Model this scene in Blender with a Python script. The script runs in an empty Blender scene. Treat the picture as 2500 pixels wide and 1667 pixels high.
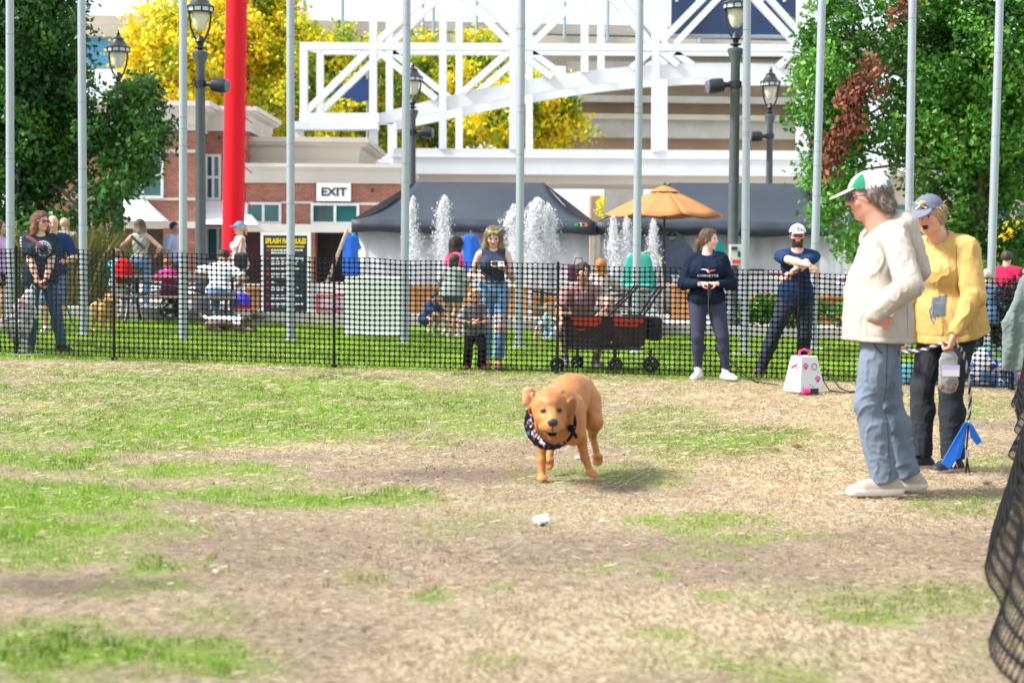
import bpy, bmesh, math, random
import numpy as np
from mathutils import Vector, Matrix
rng = np.random.default_rng(7); random.seed(7)
R_ = math.radians
scene = bpy.context.scene
COL = scene.collection
# ------------------------------------------------------------------ camera
F_PX, CAMH, ROLL = 4000.0, 1.23, 0.007
PITCH = math.atan(195.5 / F_PX)
_F = np.array([0, math.cos(PITCH), -math.sin(PITCH)])
_r0 = np.array([1.0, 0, 0]); _u0 = np.array([0, math.sin(PITCH), math.cos(PITCH)])
_R = _r0 * math.cos(ROLL) + _u0 * math.sin(ROLL)
_U = _u0 * math.cos(ROLL) - _r0 * math.sin(ROLL)
CAM = np.array([0, 0, CAMH])
cam_d = bpy.data.cameras.new('camera'); cam = bpy.data.objects.new('camera', cam_d); COL.objects.link(cam)
cam.matrix_world = Matrix(((_R[0], _U[0], -_F[0], 0), (_R[1], _U[1], -_F[1], 0), (_R[2], _U[2], -_F[2], CAMH), (0, 0, 0, 1)))
cam_d.sensor_width = 36; cam_d.sensor_fit = 'HORIZONTAL'; cam_d.lens = F_PX / 2500 * 36
cam_d.clip_start = 0.1; cam_d.clip_end = 3000
cam_d.dof.use_dof = True; cam_d.dof.focus_distance = 14.0; cam_d.dof.aperture_fstop = 2.8
scene.camera = cam
# ------------------------------------------------------------------ sky and sun
SUN_EL, SUN_AZ = 47, 12         # elevation; degrees towards the camera from straight left
w = bpy.data.worlds.new('World'); scene.world = w; w.use_nodes = True
nt = w.node_tree; bg = nt.nodes['Background']
sky = nt.nodes.new('ShaderNodeTexSky'); sky.sky_type = 'NISHITA'; sky.sun_disc = False
sdir = np.array([-math.cos(R_(SUN_EL)) * math.cos(R_(SUN_AZ)), -math.cos(R_(SUN_EL)) * math.sin(R_(SUN_AZ)), math.sin(R_(SUN_EL))])
sky.sun_elevation = R_(SUN_EL); sky.sun_rotation = math.atan2(sdir[0], sdir[1])
sky.air_density = 1.0; sky.dust_density = 3.0; sky.ozone_density = 1.0
# thin bright cloud veil all over the sky
wtc = nt.nodes.new('ShaderNodeTexCoord'); wn = nt.nodes.new('ShaderNodeTexNoise'); wn.inputs['Scale'].default_value = 2.2; wn.inputs['Detail'].default_value = 6
nt.links.new(wtc.outputs['Generated'], wn.inputs['Vector'])
wr = nt.nodes.new('ShaderNodeMapRange'); wr.inputs[1].default_value = .3; wr.inputs[2].default_value = .7; wr.inputs[3].default_value = .62; wr.inputs[4].default_value = .95
nt.links.new(wn.outputs[0], wr.inputs[0]); wm = nt.nodes.new('ShaderNodeMix'); wm.data_type = 'RGBA'; wm.inputs[7].default_value = (4.9, 5.3, 5.6, 1)
nt.links.new(wr.outputs[0], wm.inputs[0]); nt.links.new(sky.outputs[0], wm.inputs[6])
nt.links.new(wm.outputs[2], bg.inputs[0]); bg.inputs[1].default_value = 0.118
sun_d = bpy.data.lights.new('sun', 'SUN'); sun = bpy.data.objects.new('sun', sun_d); COL.objects.link(sun)
sun_d.energy = 3.5; sun_d.angle = R_(10); sun_d.color = (1, 0.975, 0.93)
sun.rotation_euler = Vector((-sdir[0], -sdir[1], -sdir[2])).to_track_quat('-Z', 'Y').to_euler()
scene.view_settings.view_transform = 'Standard'; scene.view_settings.look = 'None'
scene.view_settings.exposure = 1.2; scene.view_settings.gamma = 1
# ------------------------------------------------------------------ pixels of the photograph -> places
def ray(px, py):
    return _F + _R * (px - 1250) / F_PX - _U * (py - 833.5) / F_PX
def P(px, py, Y):                       # the point of that line of sight at distance Y
    d = ray(px, py); return CAM + d * (Y / d[1])
TILT = 0.022
def gz(x): return -TILT * np.clip(x, -14, 14)
PLAZA_Y, PLAZA_H = 29.6, 0.16
def gnd(x, y): return float(gz(x)) + (PLAZA_H if y > PLAZA_Y else 0)
def G(px, py):                          # where it meets the sloping lawn
    d = ray(px, py); t = -CAMH / (d[2] + TILT * d[0]); return CAM + d * t
def at(px, Y):                          # ground point under column px at distance Y
    d = ray(px, 640); x = d[0] / d[1] * Y; return np.array([x, Y, gnd(x, Y)])
def project(p):
    q = p - CAM; z = q @ _F
    return 1250 + F_PX * (q @ _R) / z, 833.5 - F_PX * (q @ _U) / z
D = 2500 / 2352.0
# ------------------------------------------------------------------ materials
MATS = {}
def mat(name, col=(.5, .5, .5), rough=.6, var=.12, scale=6, bump=0, bscale=60, metal=0, attr=False, spec=.5, emit=0, trans=0, coat=0, sss=0, detail=4, translucent=0):
    if name in MATS: return MATS[name]
    m = bpy.data.materials.new(name); m.use_nodes = True; t = m.node_tree; n = t.nodes; b = n['Principled BSDF']
    tc = n.new('ShaderNodeTexCoord')
    no = n.new('ShaderNodeTexNoise'); no.inputs['Scale'].default_value = scale; no.inputs['Detail'].default_value = detail
    t.links.new(tc.outputs['Object'], no.inputs['Vector'])
    mr = n.new('ShaderNodeMapRange'); mr.inputs[1].default_value = .25; mr.inputs[2].default_value = .75
    mr.inputs[3].default_value = 1 - var; mr.inputs[4].default_value = 1 + var
    t.links.new(no.outputs[0], mr.inputs[0])
    mx = n.new('ShaderNodeMix'); mx.data_type = 'RGBA'; mx.blend_type = 'MULTIPLY'; mx.inputs[0].default_value = 1
    if attr:
        a = n.new('ShaderNodeAttribute'); a.attribute_name = 'Col'; t.links.new(a.outputs[0], mx.inputs[6])
    else: mx.inputs[6].default_value = (*col, 1)
    cb = n.new('ShaderNodeCombineColor')
    for i in range(3): t.links.new(mr.outputs[0], cb.inputs[i])
    t.links.new(cb.outputs[0], mx.inputs[7]); t.links.new(mx.outputs[2], b.inputs['Base Color'])
    b.inputs['Roughness'].default_value = rough; b.inputs['Metallic'].default_value = metal
    b.inputs['Specular IOR Level'].default_value = spec
    if trans: b.inputs['Transmission Weight'].default_value = trans
    if coat: b.inputs['Coat Weight'].default_value = coat
    if emit: b.inputs['Emission Color'].default_value = (*col, 1); b.inputs['Emission Strength'].default_value = emit
    if bump:
        n2 = n.new('ShaderNodeTexNoise'); n2.inputs['Scale'].default_value = bscale; n2.inputs['Detail'].default_value = 3
        t.links.new(tc.outputs['Object'], n2.inputs['Vector'])
        bp = n.new('ShaderNodeBump'); bp.inputs['Strength'].default_value = bump; bp.inputs['Distance'].default_value = .01
        t.links.new(n2.outputs[0], bp.inputs['Height']); t.links.new(bp.outputs[0], b.inputs['Normal'])
    if translucent:
        tr = n.new('ShaderNodeBsdfTranslucent'); ms = n.new('ShaderNodeMixShader'); ms.inputs[0].default_value = translucent
        t.links.new(mx.outputs[2], tr.inputs[0]); t.links.new(b.outputs[0], ms.inputs[1]); t.links.new(tr.outputs[0], ms.inputs[2])
        t.links.new(ms.outputs[0], n['Material Output'].inputs[0])
    MATS[name] = m; return m
def brick_mat(name, c1, c2, mortar, bw, bh):
    m = bpy.data.materials.new(name); m.use_nodes = True; t = m.node_tree; n = t.nodes; b = n['Principled BSDF']
    tc = n.new('ShaderNodeTexCoord'); sp = n.new('ShaderNodeSeparateXYZ'); ad = n.new('ShaderNodeMath'); cb = n.new('ShaderNodeCombineXYZ')
    t.links.new(tc.outputs['Object'], sp.inputs[0]); t.links.new(sp.outputs[0], ad.inputs[0]); t.links.new(sp.outputs[1], ad.inputs[1])
    t.links.new(ad.outputs[0], cb.inputs[0]); t.links.new(sp.outputs[2], cb.inputs[1])
    br = n.new('ShaderNodeTexBrick'); t.links.new(cb.outputs[0], br.inputs['Vector'])
    br.inputs['Color1'].default_value = (*c1, 1); br.inputs['Color2'].default_value = (*c2, 1); br.inputs['Mortar'].default_value = (*mortar, 1)
    br.inputs['Scale'].default_value = 1; br.inputs['Brick Width'].default_value = bw; br.inputs['Row Height'].default_value = bh
    br.inputs['Mortar Size'].default_value = bh * .08; br.inputs['Bias'].default_value = -.1
    no = n.new('ShaderNodeTexNoise'); no.inputs['Scale'].default_value = 1.3; no.inputs['Detail'].default_value = 6
    t.links.new(tc.outputs['Object'], no.inputs['Vector'])
    mx = n.new('ShaderNodeMix'); mx.data_type = 'RGBA'; mx.blend_type = 'OVERLAY'; mx.inputs[0].default_value = .35
    t.links.new(br.outputs[0], mx.inputs[6]); t.links.new(no.outputs[0], mx.inputs[7]); t.links.new(mx.outputs[2], b.inputs['Base Color'])
    bp = n.new('ShaderNodeBump'); bp.inputs['Strength'].default_value = .5; bp.inputs['Distance'].default_value = .01; bp.invert = True
    t.links.new(br.outputs['Fac'], bp.inputs['Height']); t.links.new(bp.outputs[0], b.inputs['Normal'])
    b.inputs['Roughness'].default_value = .85; MATS[name] = m; return m
# ------------------------------------------------------------------ objects
def tag(o, label=None, cat=None, group=None, kind=None):
    for k, v in (('label', label), ('category', cat), ('group', group), ('kind', kind)):
        if v: o[k] = v
    return o
def empty(name, loc=(0, 0, 0), label=None, cat=None, group=None, rz=0):
    o = bpy.data.objects.new(name, None); COL.objects.link(o); o.location = [float(v) for v in loc]; o.rotation_euler = (0, 0, rz)
    o.empty_display_size = .1
    return tag(o, label, cat, group)
def mkmesh(name, v, f, m, parent=None, smooth=False, col=None, rel=True, loops=None):
    """v (n,3); f list of faces or int array (m,k)"""
    v = np.asarray(v, dtype=np.float32)
    if parent is not None and rel: v = v - np.array(parent.location, dtype=np.float32)
    me = bpy.data.meshes.new(name)
    if isinstance(f, np.ndarray):
        k = f.shape[1]
        me.vertices.add(len(v)); me.vertices.foreach_set('co', v.ravel())
        me.loops.add(f.size); me.loops.foreach_set('vertex_index', f.ravel().astype(np.int32))
        me.polygons.add(len(f)); me.polygons.foreach_set('loop_start', np.arange(0, f.size, k, dtype=np.int32))
        me.update(calc_edges=True)
    else: me.from_pydata([tuple(map(float, p)) for p in v], [], f)
    if col is not None:
        a = me.attributes.new('Col', 'FLOAT_COLOR', 'POINT')
        c = np.ones((len(v), 4), dtype=np.float32); c[:, :3] = col; a.data.foreach_set('color', c.ravel())
    if smooth: me.polygons.foreach_set('use_smooth', np.ones(len(me.polygons), dtype=bool))
    for mm in (m if isinstance(m, (list, tuple)) else [m]): me.materials.append(mm)
    o = bpy.data.objects.new(name, me); COL.objects.link(o)
    if parent is not None: o.parent = parent
    return o
def nrm(v): v = np.asarray(v, float); return v / (np.linalg.norm(v) + 1e-12)
class MB:
    def __init__(s): s.v = []; s.f = []
    def add(s, v, f):
        o = len(s.v); s.v += [tuple(map(float, p)) for p in v]; s.f += [tuple(i + o for i in q) for q in f]; return s
    def box(s, x0, x1, y0, y1, z0, z1):
        return s.add([(x0, y0, z0), (x1, y0, z0), (x1, y1, z0), (x0, y1, z0), (x0, y0, z1), (x1, y0, z1), (x1, y1, z1), (x0, y1, z1)],
                     [(0, 3, 2, 1), (4, 5, 6, 7), (0, 1, 5, 4), (1, 2, 6, 5), (2, 3, 7, 6), (3, 0, 4, 7)])
    def bar(s, a, b, w, h, up=(0, 1, 0)):          # a square bar from a to b; h across `up`
        a = np.asarray(a, float); b = np.asarray(b, float); d = nrm(b - a); u = np.asarray(up, float); u = u - d * (u @ d)
        if np.linalg.norm(u) < 1e-5: u = np.array([1.0, 0, 0]) - d * d[0]
        u = nrm(u); r = np.cross(d, u); q = []
        for p in (a, b):
            for i, j in ((-1, -1), (1, -1), (1, 1), (-1, 1)): q.append(p + r * i * w / 2 + u * j * h / 2)
        return s.add(q, [(0, 1, 2, 3), (7, 6, 5, 4), (0, 4, 5, 1), (1, 5, 6, 2), (2, 6, 7, 3), (3, 7, 4, 0)])
    def tube(s, pts, r, n=8, cap=True):
        pts = [np.asarray(p, float) for p in pts]; rs = r if hasattr(r, '__len__') else [r] * len(pts); v = []; f = []; ref = None
        for i, p in enumerate(pts):
            d = nrm(pts[min(i + 1, len(pts) - 1)] - pts[max(i - 1, 0)])
            if ref is None: ref = np.array([0, 0, 1.0]) if abs(d[2]) < .9 else np.array([1.0, 0, 0])
            a = nrm(np.cross(ref, d)); c = np.cross(d, a); ref = np.cross(d, a) if abs(d @ ref) < .99 else ref
            for k in range(n):
                t = 2 * math.pi * k / n; v.append(p + (a * math.cos(t) + c * math.sin(t)) * rs[i])
        for i in range(len(pts) - 1):
            for k in range(n): f.append((i * n + k, i * n + (k + 1) % n, (i + 1) * n + (k + 1) % n, (i + 1) * n + k))
        if cap: f.append(tuple(range(n - 1, -1, -1))); f.append(tuple(range((len(pts) - 1) * n, len(pts) * n)))
        return s.add(v, f)
    def lathe(s, c, prof, n=16):                    # prof: (r, z) pairs
        c = np.asarray(c, float); v = []; f = []
        for r, z in prof:
            for k in range(n): t = 2 * math.pi * k / n; v.append(c + np.array([r * math.cos(t), r * math.sin(t), z]))
        for i in range(len(prof) - 1):
            for k in range(n): f.append((i * n + k, i * n + (k + 1) % n, (i + 1) * n + (k + 1) % n, (i + 1) * n + k))
        f.append(tuple(range(n - 1, -1, -1))); f.append(tuple(range((len(prof) - 1) * n, len(prof) * n)))
        return s.add(v, f)
    def prism(s, poly, d):                          # polygon (3-D points) extruded by vector d
        n = len(poly); d = np.asarray(d, float); v = [np.asarray(p, float) for p in poly]; v += [p + d for p in v]
        return s.add(v, [tuple(range(n)), tuple(range(2 * n - 1, n - 1, -1))] + [(i, i + n, (i + 1) % n + n, (i + 1) % n) for i in range(n)])
    def build(s, name, m, parent=None, smooth=False, bevel=0, rel=True):
        o = mkmesh(name, np.array(s.v), s.f, m, parent, smooth, rel=rel)
        bm = bmesh.new(); bm.from_mesh(o.data); bmesh.ops.recalc_face_normals(bm, faces=bm.faces); bm.to_mesh(o.data); bm.free()
        if bevel:
            b = o.modifiers.new('bevel', 'BEVEL'); b.width = bevel; b.segments = 2; b.limit_method = 'ANGLE'
        if smooth: shade(o)
        return o
def shade(o, ang=35):
    me = o.data
    try: me.set_sharp_from_angle(angle=R_(ang))
    except Exception: pass
def text_mesh(name, s, size, m, loc, rx=90, rz=0, parent=None, ext=.002, align='CENTER', shear=0, sx=1, bold=0):
    c = bpy.data.curves.new(name, 'FONT'); c.body = s; c.size = size; c.extrude = ext; c.align_x = align; c.align_y = 'CENTER'; c.shear = shear; c.offset = bold
    c.resolution_u = 2
    o = bpy.data.objects.new(name, c); COL.objects.link(o); bpy.context.view_layer.update()
    me = bpy.data.meshes.new_from_object(o.evaluated_get(bpy.context.evaluated_depsgraph_get())); bpy.data.objects.remove(o)
    me.materials.clear(); me.materials.append(m)
    o = bpy.data.objects.new(name, me); COL.objects.link(o); o.rotation_euler = (R_(rx), 0, R_(rz)); o.scale = (sx, 1, 1)
    p = np.asarray(loc, float)
    if parent is not None: o.parent = parent; p = p - np.array(parent.location)
    o.location = [float(q) for q in p]; return o
def pbox(mb, x0, y0, x1, y1, Y, dy):                # box whose front face fills that pixel rectangle at distance Y
    a = P(x0, (y0 + y1) / 2, Y)[0]; b = P(x1, (y0 + y1) / 2, Y)[0]; t = P((x0 + x1) / 2, y0, Y)[2]; u = P((x0 + x1) / 2, y1, Y)[2]
    return mb.box(a, b, Y, Y + dy, u, t)
# ------------------------------------------------------------------ noise
_lat = rng.random((32, 32, 32)).astype(np.float32) * 2 - 1
def noise3(p):
    p = np.asarray(p, np.float32); i = np.floor(p).astype(np.int32); f = p - i; f = f * f * (3 - 2 * f); i &= 31; j = (i + 1) & 31
    x0, y0, z0 = i[..., 0], i[..., 1], i[..., 2]; x1, y1, z1 = j[..., 0], j[..., 1], j[..., 2]; fx, fy, fz = f[..., 0], f[..., 1], f[..., 2]
    a = _lat[x0, y0, z0] * (1 - fx) + _lat[x1, y0, z0] * fx; b = _lat[x0, y1, z0] * (1 - fx) + _lat[x1, y1, z0] * fx
    c = _lat[x0, y0, z1] * (1 - fx) + _lat[x1, y0, z1] * fx; d = _lat[x0, y1, z1] * (1 - fx) + _lat[x1, y1, z1] * fx
    a = a * (1 - fy) + b * fy; c = c * (1 - fy) + d * fy; return a * (1 - fz) + c * fz
def fbm(p, o=4):
    s = 0; a = .5
    for k in range(o): s = s + a * noise3(p * 2 ** k + 7.3 * k); a *= .55
    return s
# ------------------------------------------------------------------ smooth solids
class S:
    """a solid blended from round cones and ellipsoids, turned into one continuous mesh"""
    def __init__(s, res=.01): s.res = res; s.ops = []
    def rc(s, a, b, r1, r2=None, k=.02, n=None, sq=1., cap=(0, 0), op='u'):
        s.ops.append(('rc', np.asarray(a, float), np.asarray(b, float), r1, r1 if r2 is None else r2, k, None if n is None else nrm(n), sq, cap, op)); return s
    def el(s, c, r, R=None, k=.02, op='u'):
        r = np.full(3, r, float) if np.isscalar(r) else np.asarray(r, float)
        s.ops.append(('el', np.asarray(c, float), r, R, k, op)); return s
    def pl(s, c, n): s.ops.append(('pl', np.asarray(c, float), nrm(n))); return s
    def field(s):
        lo = np.full(3, 1e9); hi = -lo
        for o in s.ops:
            if o[-1] is None: continue
            if o[0] == 'rc' and o[-1] == 'u':
                m = max(o[3], o[4]) * max(1, o[7]) + .01; lo = np.minimum(lo, np.minimum(o[1], o[2]) - m); hi = np.maximum(hi, np.maximum(o[1], o[2]) + m)
            elif o[0] == 'el' and o[-1] == 'u':
                m = o[2].max() if o[3] is not None else o[2]; lo = np.minimum(lo, o[1] - m); hi = np.maximum(hi, o[1] + m)
        e = s.res; lo = lo - 3 * e; n = np.ceil((hi - lo) / e).astype(int) + 4; s.lo = lo
        Fd = np.ones(n, np.float32); ax = [(lo[i] + np.arange(n[i]) * e).astype(np.float32) for i in range(3)]
        for o in s.ops:
            if o[0] == 'pl':
                c, nn = o[1], o[2]
                d = (ax[0] - c[0])[:, None, None] * nn[0] + (ax[1] - c[1])[None, :, None] * nn[1] + (ax[2] - c[2])[None, None, :] * nn[2]
                Fd = np.maximum(Fd, d.astype(np.float32)); continue
            if o[0] == 'rc':
                k = o[5]; m = max(o[3], o[4]) * max(1, o[7]) + k + 2.5 * e; b0 = np.minimum(o[1], o[2]) - m; b1 = np.maximum(o[1], o[2]) + m
            else:
                k = o[4]; m = (o[2].max() if o[3] is not None else o[2]) + k + 2.5 * e; b0 = o[1] - m; b1 = o[1] + m
            i0 = np.clip(np.floor((b0 - lo) / e).astype(int), 0, n - 1); i1 = np.clip(np.ceil((b1 - lo) / e).astype(int) + 1, 1, n)
            if (i1 <= i0).any(): continue
            sl = tuple(slice(i0[q], i1[q]) for q in range(3))
            X = ax[0][sl[0]][:, None, None]; Y = ax[1][sl[1]][None, :, None]; Z = ax[2][sl[2]][None, None, :]
            if o[0] == 'rc':
                _, a, b, r1, r2, k, nn, sq, cap, op = o; ab = b - a; L2 = ab @ ab + 1e-9
                x, y, z = X - a[0], Y - a[1], Z - a[2]
                tt = (x * ab[0] + y * ab[1] + z * ab[2]) / L2; h = np.clip(tt, 0, 1)
                x = x - h * ab[0]; y = y - h * ab[1]; z = z - h * ab[2]; q2 = x * x + y * y + z * z
                if nn is not None:
                    qn = x * nn[0] + y * nn[1] + z * nn[2]; q2 = q2 + qn * qn * (1 / sq ** 2 - 1)
                d = np.sqrt(np.maximum(q2, 0)) - (r1 + (r2 - r1) * h); L = math.sqrt(L2)
                if cap[0]: d = np.maximum(d, -tt * L)
                if cap[1]: d = np.maximum(d, (tt - 1) * L)
            else:
                _, c, r, R, k, op = o; x, y, z = X - c[0], Y - c[1], Z - c[2]
                if R is not None: x, y, z = (x * R[0][0] + y * R[0][1] + z * R[0][2], x * R[1][0] + y * R[1][1] + z * R[1][2], x * R[2][0] + y * R[2][1] + z * R[2][2])
                x, y, z = x / r[0], y / r[1], z / r[2]; k0 = np.sqrt(x * x + y * y + z * z); k1 = np.sqrt((x / r[0]) ** 2 + (y / r[1]) ** 2 + (z / r[2]) ** 2)
                d = k0 * (k0 - 1) / np.maximum(k1, 1e-6)
            A = Fd[sl]; d = d.astype(np.float32)
            if op == 'u':
                h = np.clip(.5 + .5 * (A - d) / k, 0, 1); Fd[sl] = A + (d - A) * h - k * h * (1 - h)
            else:
                d = -d; h = np.clip(.5 - .5 * (A - d) / k, 0, 1); Fd[sl] = A + (d - A) * h + k * h * (1 - h)
        for q in range(3):
            ix = [slice(None)] * 3; ix[q] = 0; Fd[tuple(ix)] = np.maximum(Fd[tuple(ix)], 1e-3); ix[q] = -1; Fd[tuple(ix)] = np.maximum(Fd[tuple(ix)], 1e-3)
        return Fd
    def surface(s, smooth=1):
        Fd = s.field(); sg = Fd < 0; c = np.zeros(np.array(Fd.shape) - 1, np.int8); m = [slice(0, -1), slice(1, None)]
        for i in (0, 1):
            for j in (0, 1):
                for k in (0, 1): c += sg[m[i], m[j], m[k]]
        act = (c > 0) & (c < 8); ii = np.argwhere(act); idx = np.full(act.shape, -1, np.int32); idx[act] = np.arange(len(ii))
        acc = np.zeros((len(ii), 3), np.float32); cnt = np.zeros(len(ii), np.float32)
        for q in range(3):
            for i in (0, 1):
                for j in (0, 1):
                    c0 = np.zeros(3, int); o = [t for t in range(3) if t != q]; c0[o[0]] = i; c0[o[1]] = j; c1 = c0.copy(); c1[q] = 1
                    f0 = Fd[tuple((ii + c0).T)]; f1 = Fd[tuple((ii + c1).T)]; mk = (f0 < 0) != (f1 < 0); t = f0[mk] / (f0[mk] - f1[mk])
                    acc[mk] += c0; acc[mk, q] += t; cnt[mk] += 1
        v = s.lo + s.res * (ii + acc / cnt[:, None]); fs = []
        for q in range(3):
            a, b = (q + 1) % 3, (q + 2) % 3; s0 = [slice(None)] * 3; s1 = [slice(None)] * 3; s0[q] = slice(0, -1); s1[q] = slice(1, None)
            df = sg[tuple(s0)] != sg[tuple(s1)]; e = np.argwhere(df); e = e[(e[:, a] > 0) & (e[:, b] > 0) & (e[:, a] < Fd.shape[a] - 1) & (e[:, b] < Fd.shape[b] - 1)]
            ins = sg[tuple(e.T)]; qd = []
            for da, db in ((-1, -1), (0, -1), (0, 0), (-1, 0)):
                w_ = e.copy(); w_[:, a] += da; w_[:, b] += db; qd.append(idx[tuple(w_.T)])
            qd = np.stack(qd, 1); qd[~ins] = qd[~ins][:, ::-1]; fs.append(qd)
        f = np.concatenate(fs); f = f[(f >= 0).all(1)]
        for _ in range(smooth):
            sm = np.zeros_like(v); ct = np.zeros(len(v))
            for i in range(4):
                u, t = f[:, i], f[:, (i + 1) % 4]
                for q in range(3): sm[:, q] += np.bincount(u, v[t, q], len(v)) + np.bincount(t, v[u, q], len(v))
                ct += np.bincount(u, minlength=len(v)) + np.bincount(t, minlength=len(v))
            v = .45 * v + .55 * sm / np.maximum(ct, 1)[:, None]
        return v, f
    def build(s, name, m, parent=None, col=(.5, .5, .5), disp=None, smooth=1, rel=False):
        v, f = s.surface(smooth)
        if len(v) == 0: return None
        if disp is not None:
            nr = np.zeros_like(v); a = v[f[:, 2]] - v[f[:, 0]]; b = v[f[:, 3]] - v[f[:, 1]]; fn = np.cross(a, b)
            for i in range(4):
                for q in range(3): nr[:, q] += np.bincount(f[:, i], fn[:, q], len(v))
            nr /= np.linalg.norm(nr, axis=1)[:, None] + 1e-12; v2 = v + nr * disp(v)[:, None]
        else: v2 = v
        c = col(v) if callable(col) else np.broadcast_to(np.asarray(col, np.float32), (len(v), 3))
        return mkmesh(name, v2, f, m, parent, True, col=c, rel=rel)
# ================================================================== GROUND
def ss(a, b, x): t = np.clip((x - a) / (b - a), 0, 1); return t * t * (3 - 2 * t)
def blobs(lst, px, py, wob):
    o = np.zeros_like(px)
    for cx, cy, rx, ry, s in lst:
        d = ((px - cx) / rx) ** 2 + ((py - cy) / ry) ** 2
        o = np.maximum(o, s * ss(1.5, .35, np.sqrt(d) + wob))
    return o
GREEN = [(560, 985, 700, 75, .85), (350, 1050, 480, 45, .9), (760, 1030, 450, 45, .85), (1150, 990, 300, 75, .65), (120, 1120, 190, 26, .9), (420, 1140, 260, 20, .75),
         (130, 1240, 330, 75, .95), (720, 1212, 260, 20, .95), (560, 1195, 200, 22, .8), (60, 1330, 240, 50, .7), (160, 1590, 330, 75, 1.), (480, 1600, 200, 60, .85), (520, 1500, 130, 30, .4),
         (1790, 1068, 190, 36, 1.), (1620, 1055, 160, 60, .6), (1500, 1160, 190, 24, .55), (2260, 1454, 320, 50, .5), (1712, 1265, 170, 18, .5), (1130, 1275, 190, 30, .25),
         (1617, 1531, 70, 14, .5), (1740, 1440, 40, 8, .7), (1615, 1395, 40, 9, .6), (2000, 905, 700, 26, .45), (2350, 985, 160, 26, .5), (2400, 1120, 120, 24, .45), (1400, 910, 500, 24, .55), (380, 905, 700, 18, .5),
         (900, 1400, 60, 18, .3), (1060, 1440, 40, 14, .5), (370, 1375, 60, 18, .6), (1200, 1590, 60, 20, .4), (1800, 1600, 300, 40, .22)]
DARK = [(150, 1183, 260, 18, .8), (1110, 1158, 270, 18, .62), (230, 1425, 240, 26, .75), (1860, 1022, 130, 20, .85), (1690, 1010, 190, 14, .5), (640, 1330, 300, 60, .35), (1500, 1340, 400, 40, .35),
        (2330, 1215, 200, 22, .45), (1850, 1400, 300, 40, .3), (1250, 1640, 200, 40, .3), (330, 1190, 120, 16, .6)]
STRAW = [(2050, 1080, 420, 120, .9), (2000, 965, 600, 34, .8), (600, 895, 900, 16, .8), (150, 985, 160, 20, .7), (250, 960, 220, 20, .5), (760, 1090, 260, 14, .6), (1900, 1230, 600, 60, .55), (1900, 1560, 700, 120, .6), (1500, 940, 300, 26, .6), (1250, 1600, 300, 90, .5)]
def cover(x, y):
    q = np.stack([x, y, gz(x)], -1); px, py = project(q)
    n1 = fbm(np.stack([x * 1.3, y * 1.3, x * 0 + .5], -1), 4); n2 = fbm(np.stack([x * 5, y * 5, x * 0 + 3.5], -1), 3)
    wob = n1 * 1.15 + n2 * .75
    g = blobs(GREEN, px, py, wob); back = ss(17.9, 18.6, y)
    g = np.maximum(g * (1 - back), back * (.93 + .1 * n1))
    d = blobs(DARK, px, py, wob); s = blobs(STRAW, px, py, wob) * (1 - back)
    n4 = fbm(np.stack([x * 2.2, y * 2.2, x * 0 + 13.5], -1), 4); g = np.clip(g + .12 * n2 + .05 * n1 + .45 * ss(.16, .42, n4) * (1 - back), 0, 1)
    return g, np.clip(d + .25 * ss(.05, .35, n1) * (1 - g), 0, 1), s
def axis(lo, hi, d, far): 
    a = list(np.arange(lo, hi, d)); g = d; x = hi; up = []
    while x < far: up.append(x); g *= 1.5; x += g
    up.append(far); return a + up
ys = np.array([-60, -20, -6, 0, 2, 3] + axis(3.6, 30, .06, 1500)); xp = np.array(axis(0, 6.6, .055, 1200)); xs = np.concatenate([-xp[:0:-1], xp])
GX, GY = np.meshgrid(xs, ys, indexing='xy'); g_, d_, s_ = cover(GX, GY)
bumpy = fbm(np.stack([GX * 3, GY * 3, GX * 0], -1), 4) * .018 + fbm(np.stack([GX * .6, GY * .6, GX * 0 + 9], -1), 3) * .03
near = (np.abs(GX) < 8) & (GY < 30)
GZ = gz(GX) + np.where(near, bumpy - .012, -.05)
v = np.stack([GX, GY, GZ], -1).reshape(-1, 3); ny_, nx_ = GX.shape
ii = np.arange(ny_ * nx_).reshape(ny_, nx_)
f = np.stack([ii[:-1, :-1], ii[:-1, 1:], ii[1:, 1:], ii[1:, :-1]], -1).reshape(-1, 4)
gm = bpy.data.materials.new('lawn_soil'); gm.use_nodes = True; t = gm.node_tree; n = t.nodes; b = n['Principled BSDF']
at_ = n.new('ShaderNodeAttribute'); at_.attribute_name = 'Col'; sp = n.new('ShaderNodeSeparateColor'); t.links.new(at_.outputs[0], sp.inputs[0])
tc = n.new('ShaderNodeTexCoord')
def tn(sc, det=5, stretch=None, ro=.6):
    o = n.new('ShaderNodeTexNoise'); o.inputs['Scale'].default_value = sc; o.inputs['Detail'].default_value = det; o.inputs['Roughness'].default_value = ro
    if stretch:
        mp = n.new('ShaderNodeMapping'); mp.inputs['Scale'].default_value = stretch; mp.inputs['Rotation'].default_value = (0, 0, .4); t.links.new(tc.outputs['Object'], mp.inputs[0]); t.links.new(mp.outputs[0], o.inputs['Vector'])
    else: t.links.new(tc.outputs['Object'], o.inputs['Vector'])
    return o
def ramp(src, stops):
    r = n.new('ShaderNodeValToRGB'); e = r.color_ramp.elements
    while len(e) < len(stops): e.new(.5)
    for q, (p_, c_) in zip(e, stops): q.position = p_; q.color = (*c_, 1)
    t.links.new(src, r.inputs[0]); return r
def mix(fac, a, b_):
    m_ = n.new('ShaderNodeMix'); m_.data_type = 'RGBA'; t.links.new(fac, m_.inputs[0]); t.links.new(a, m_.inputs[6]); t.links.new(b_, m_.inputs[7]); return m_.outputs[2]
dirt = ramp(tn(24, 10, None, .72).outputs[0], [(.36, (.13, .092, .068)), (.46, (.33, .245, .178)), (.56, (.42, .32, .232)), (.68, (.64, .53, .40))])
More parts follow.
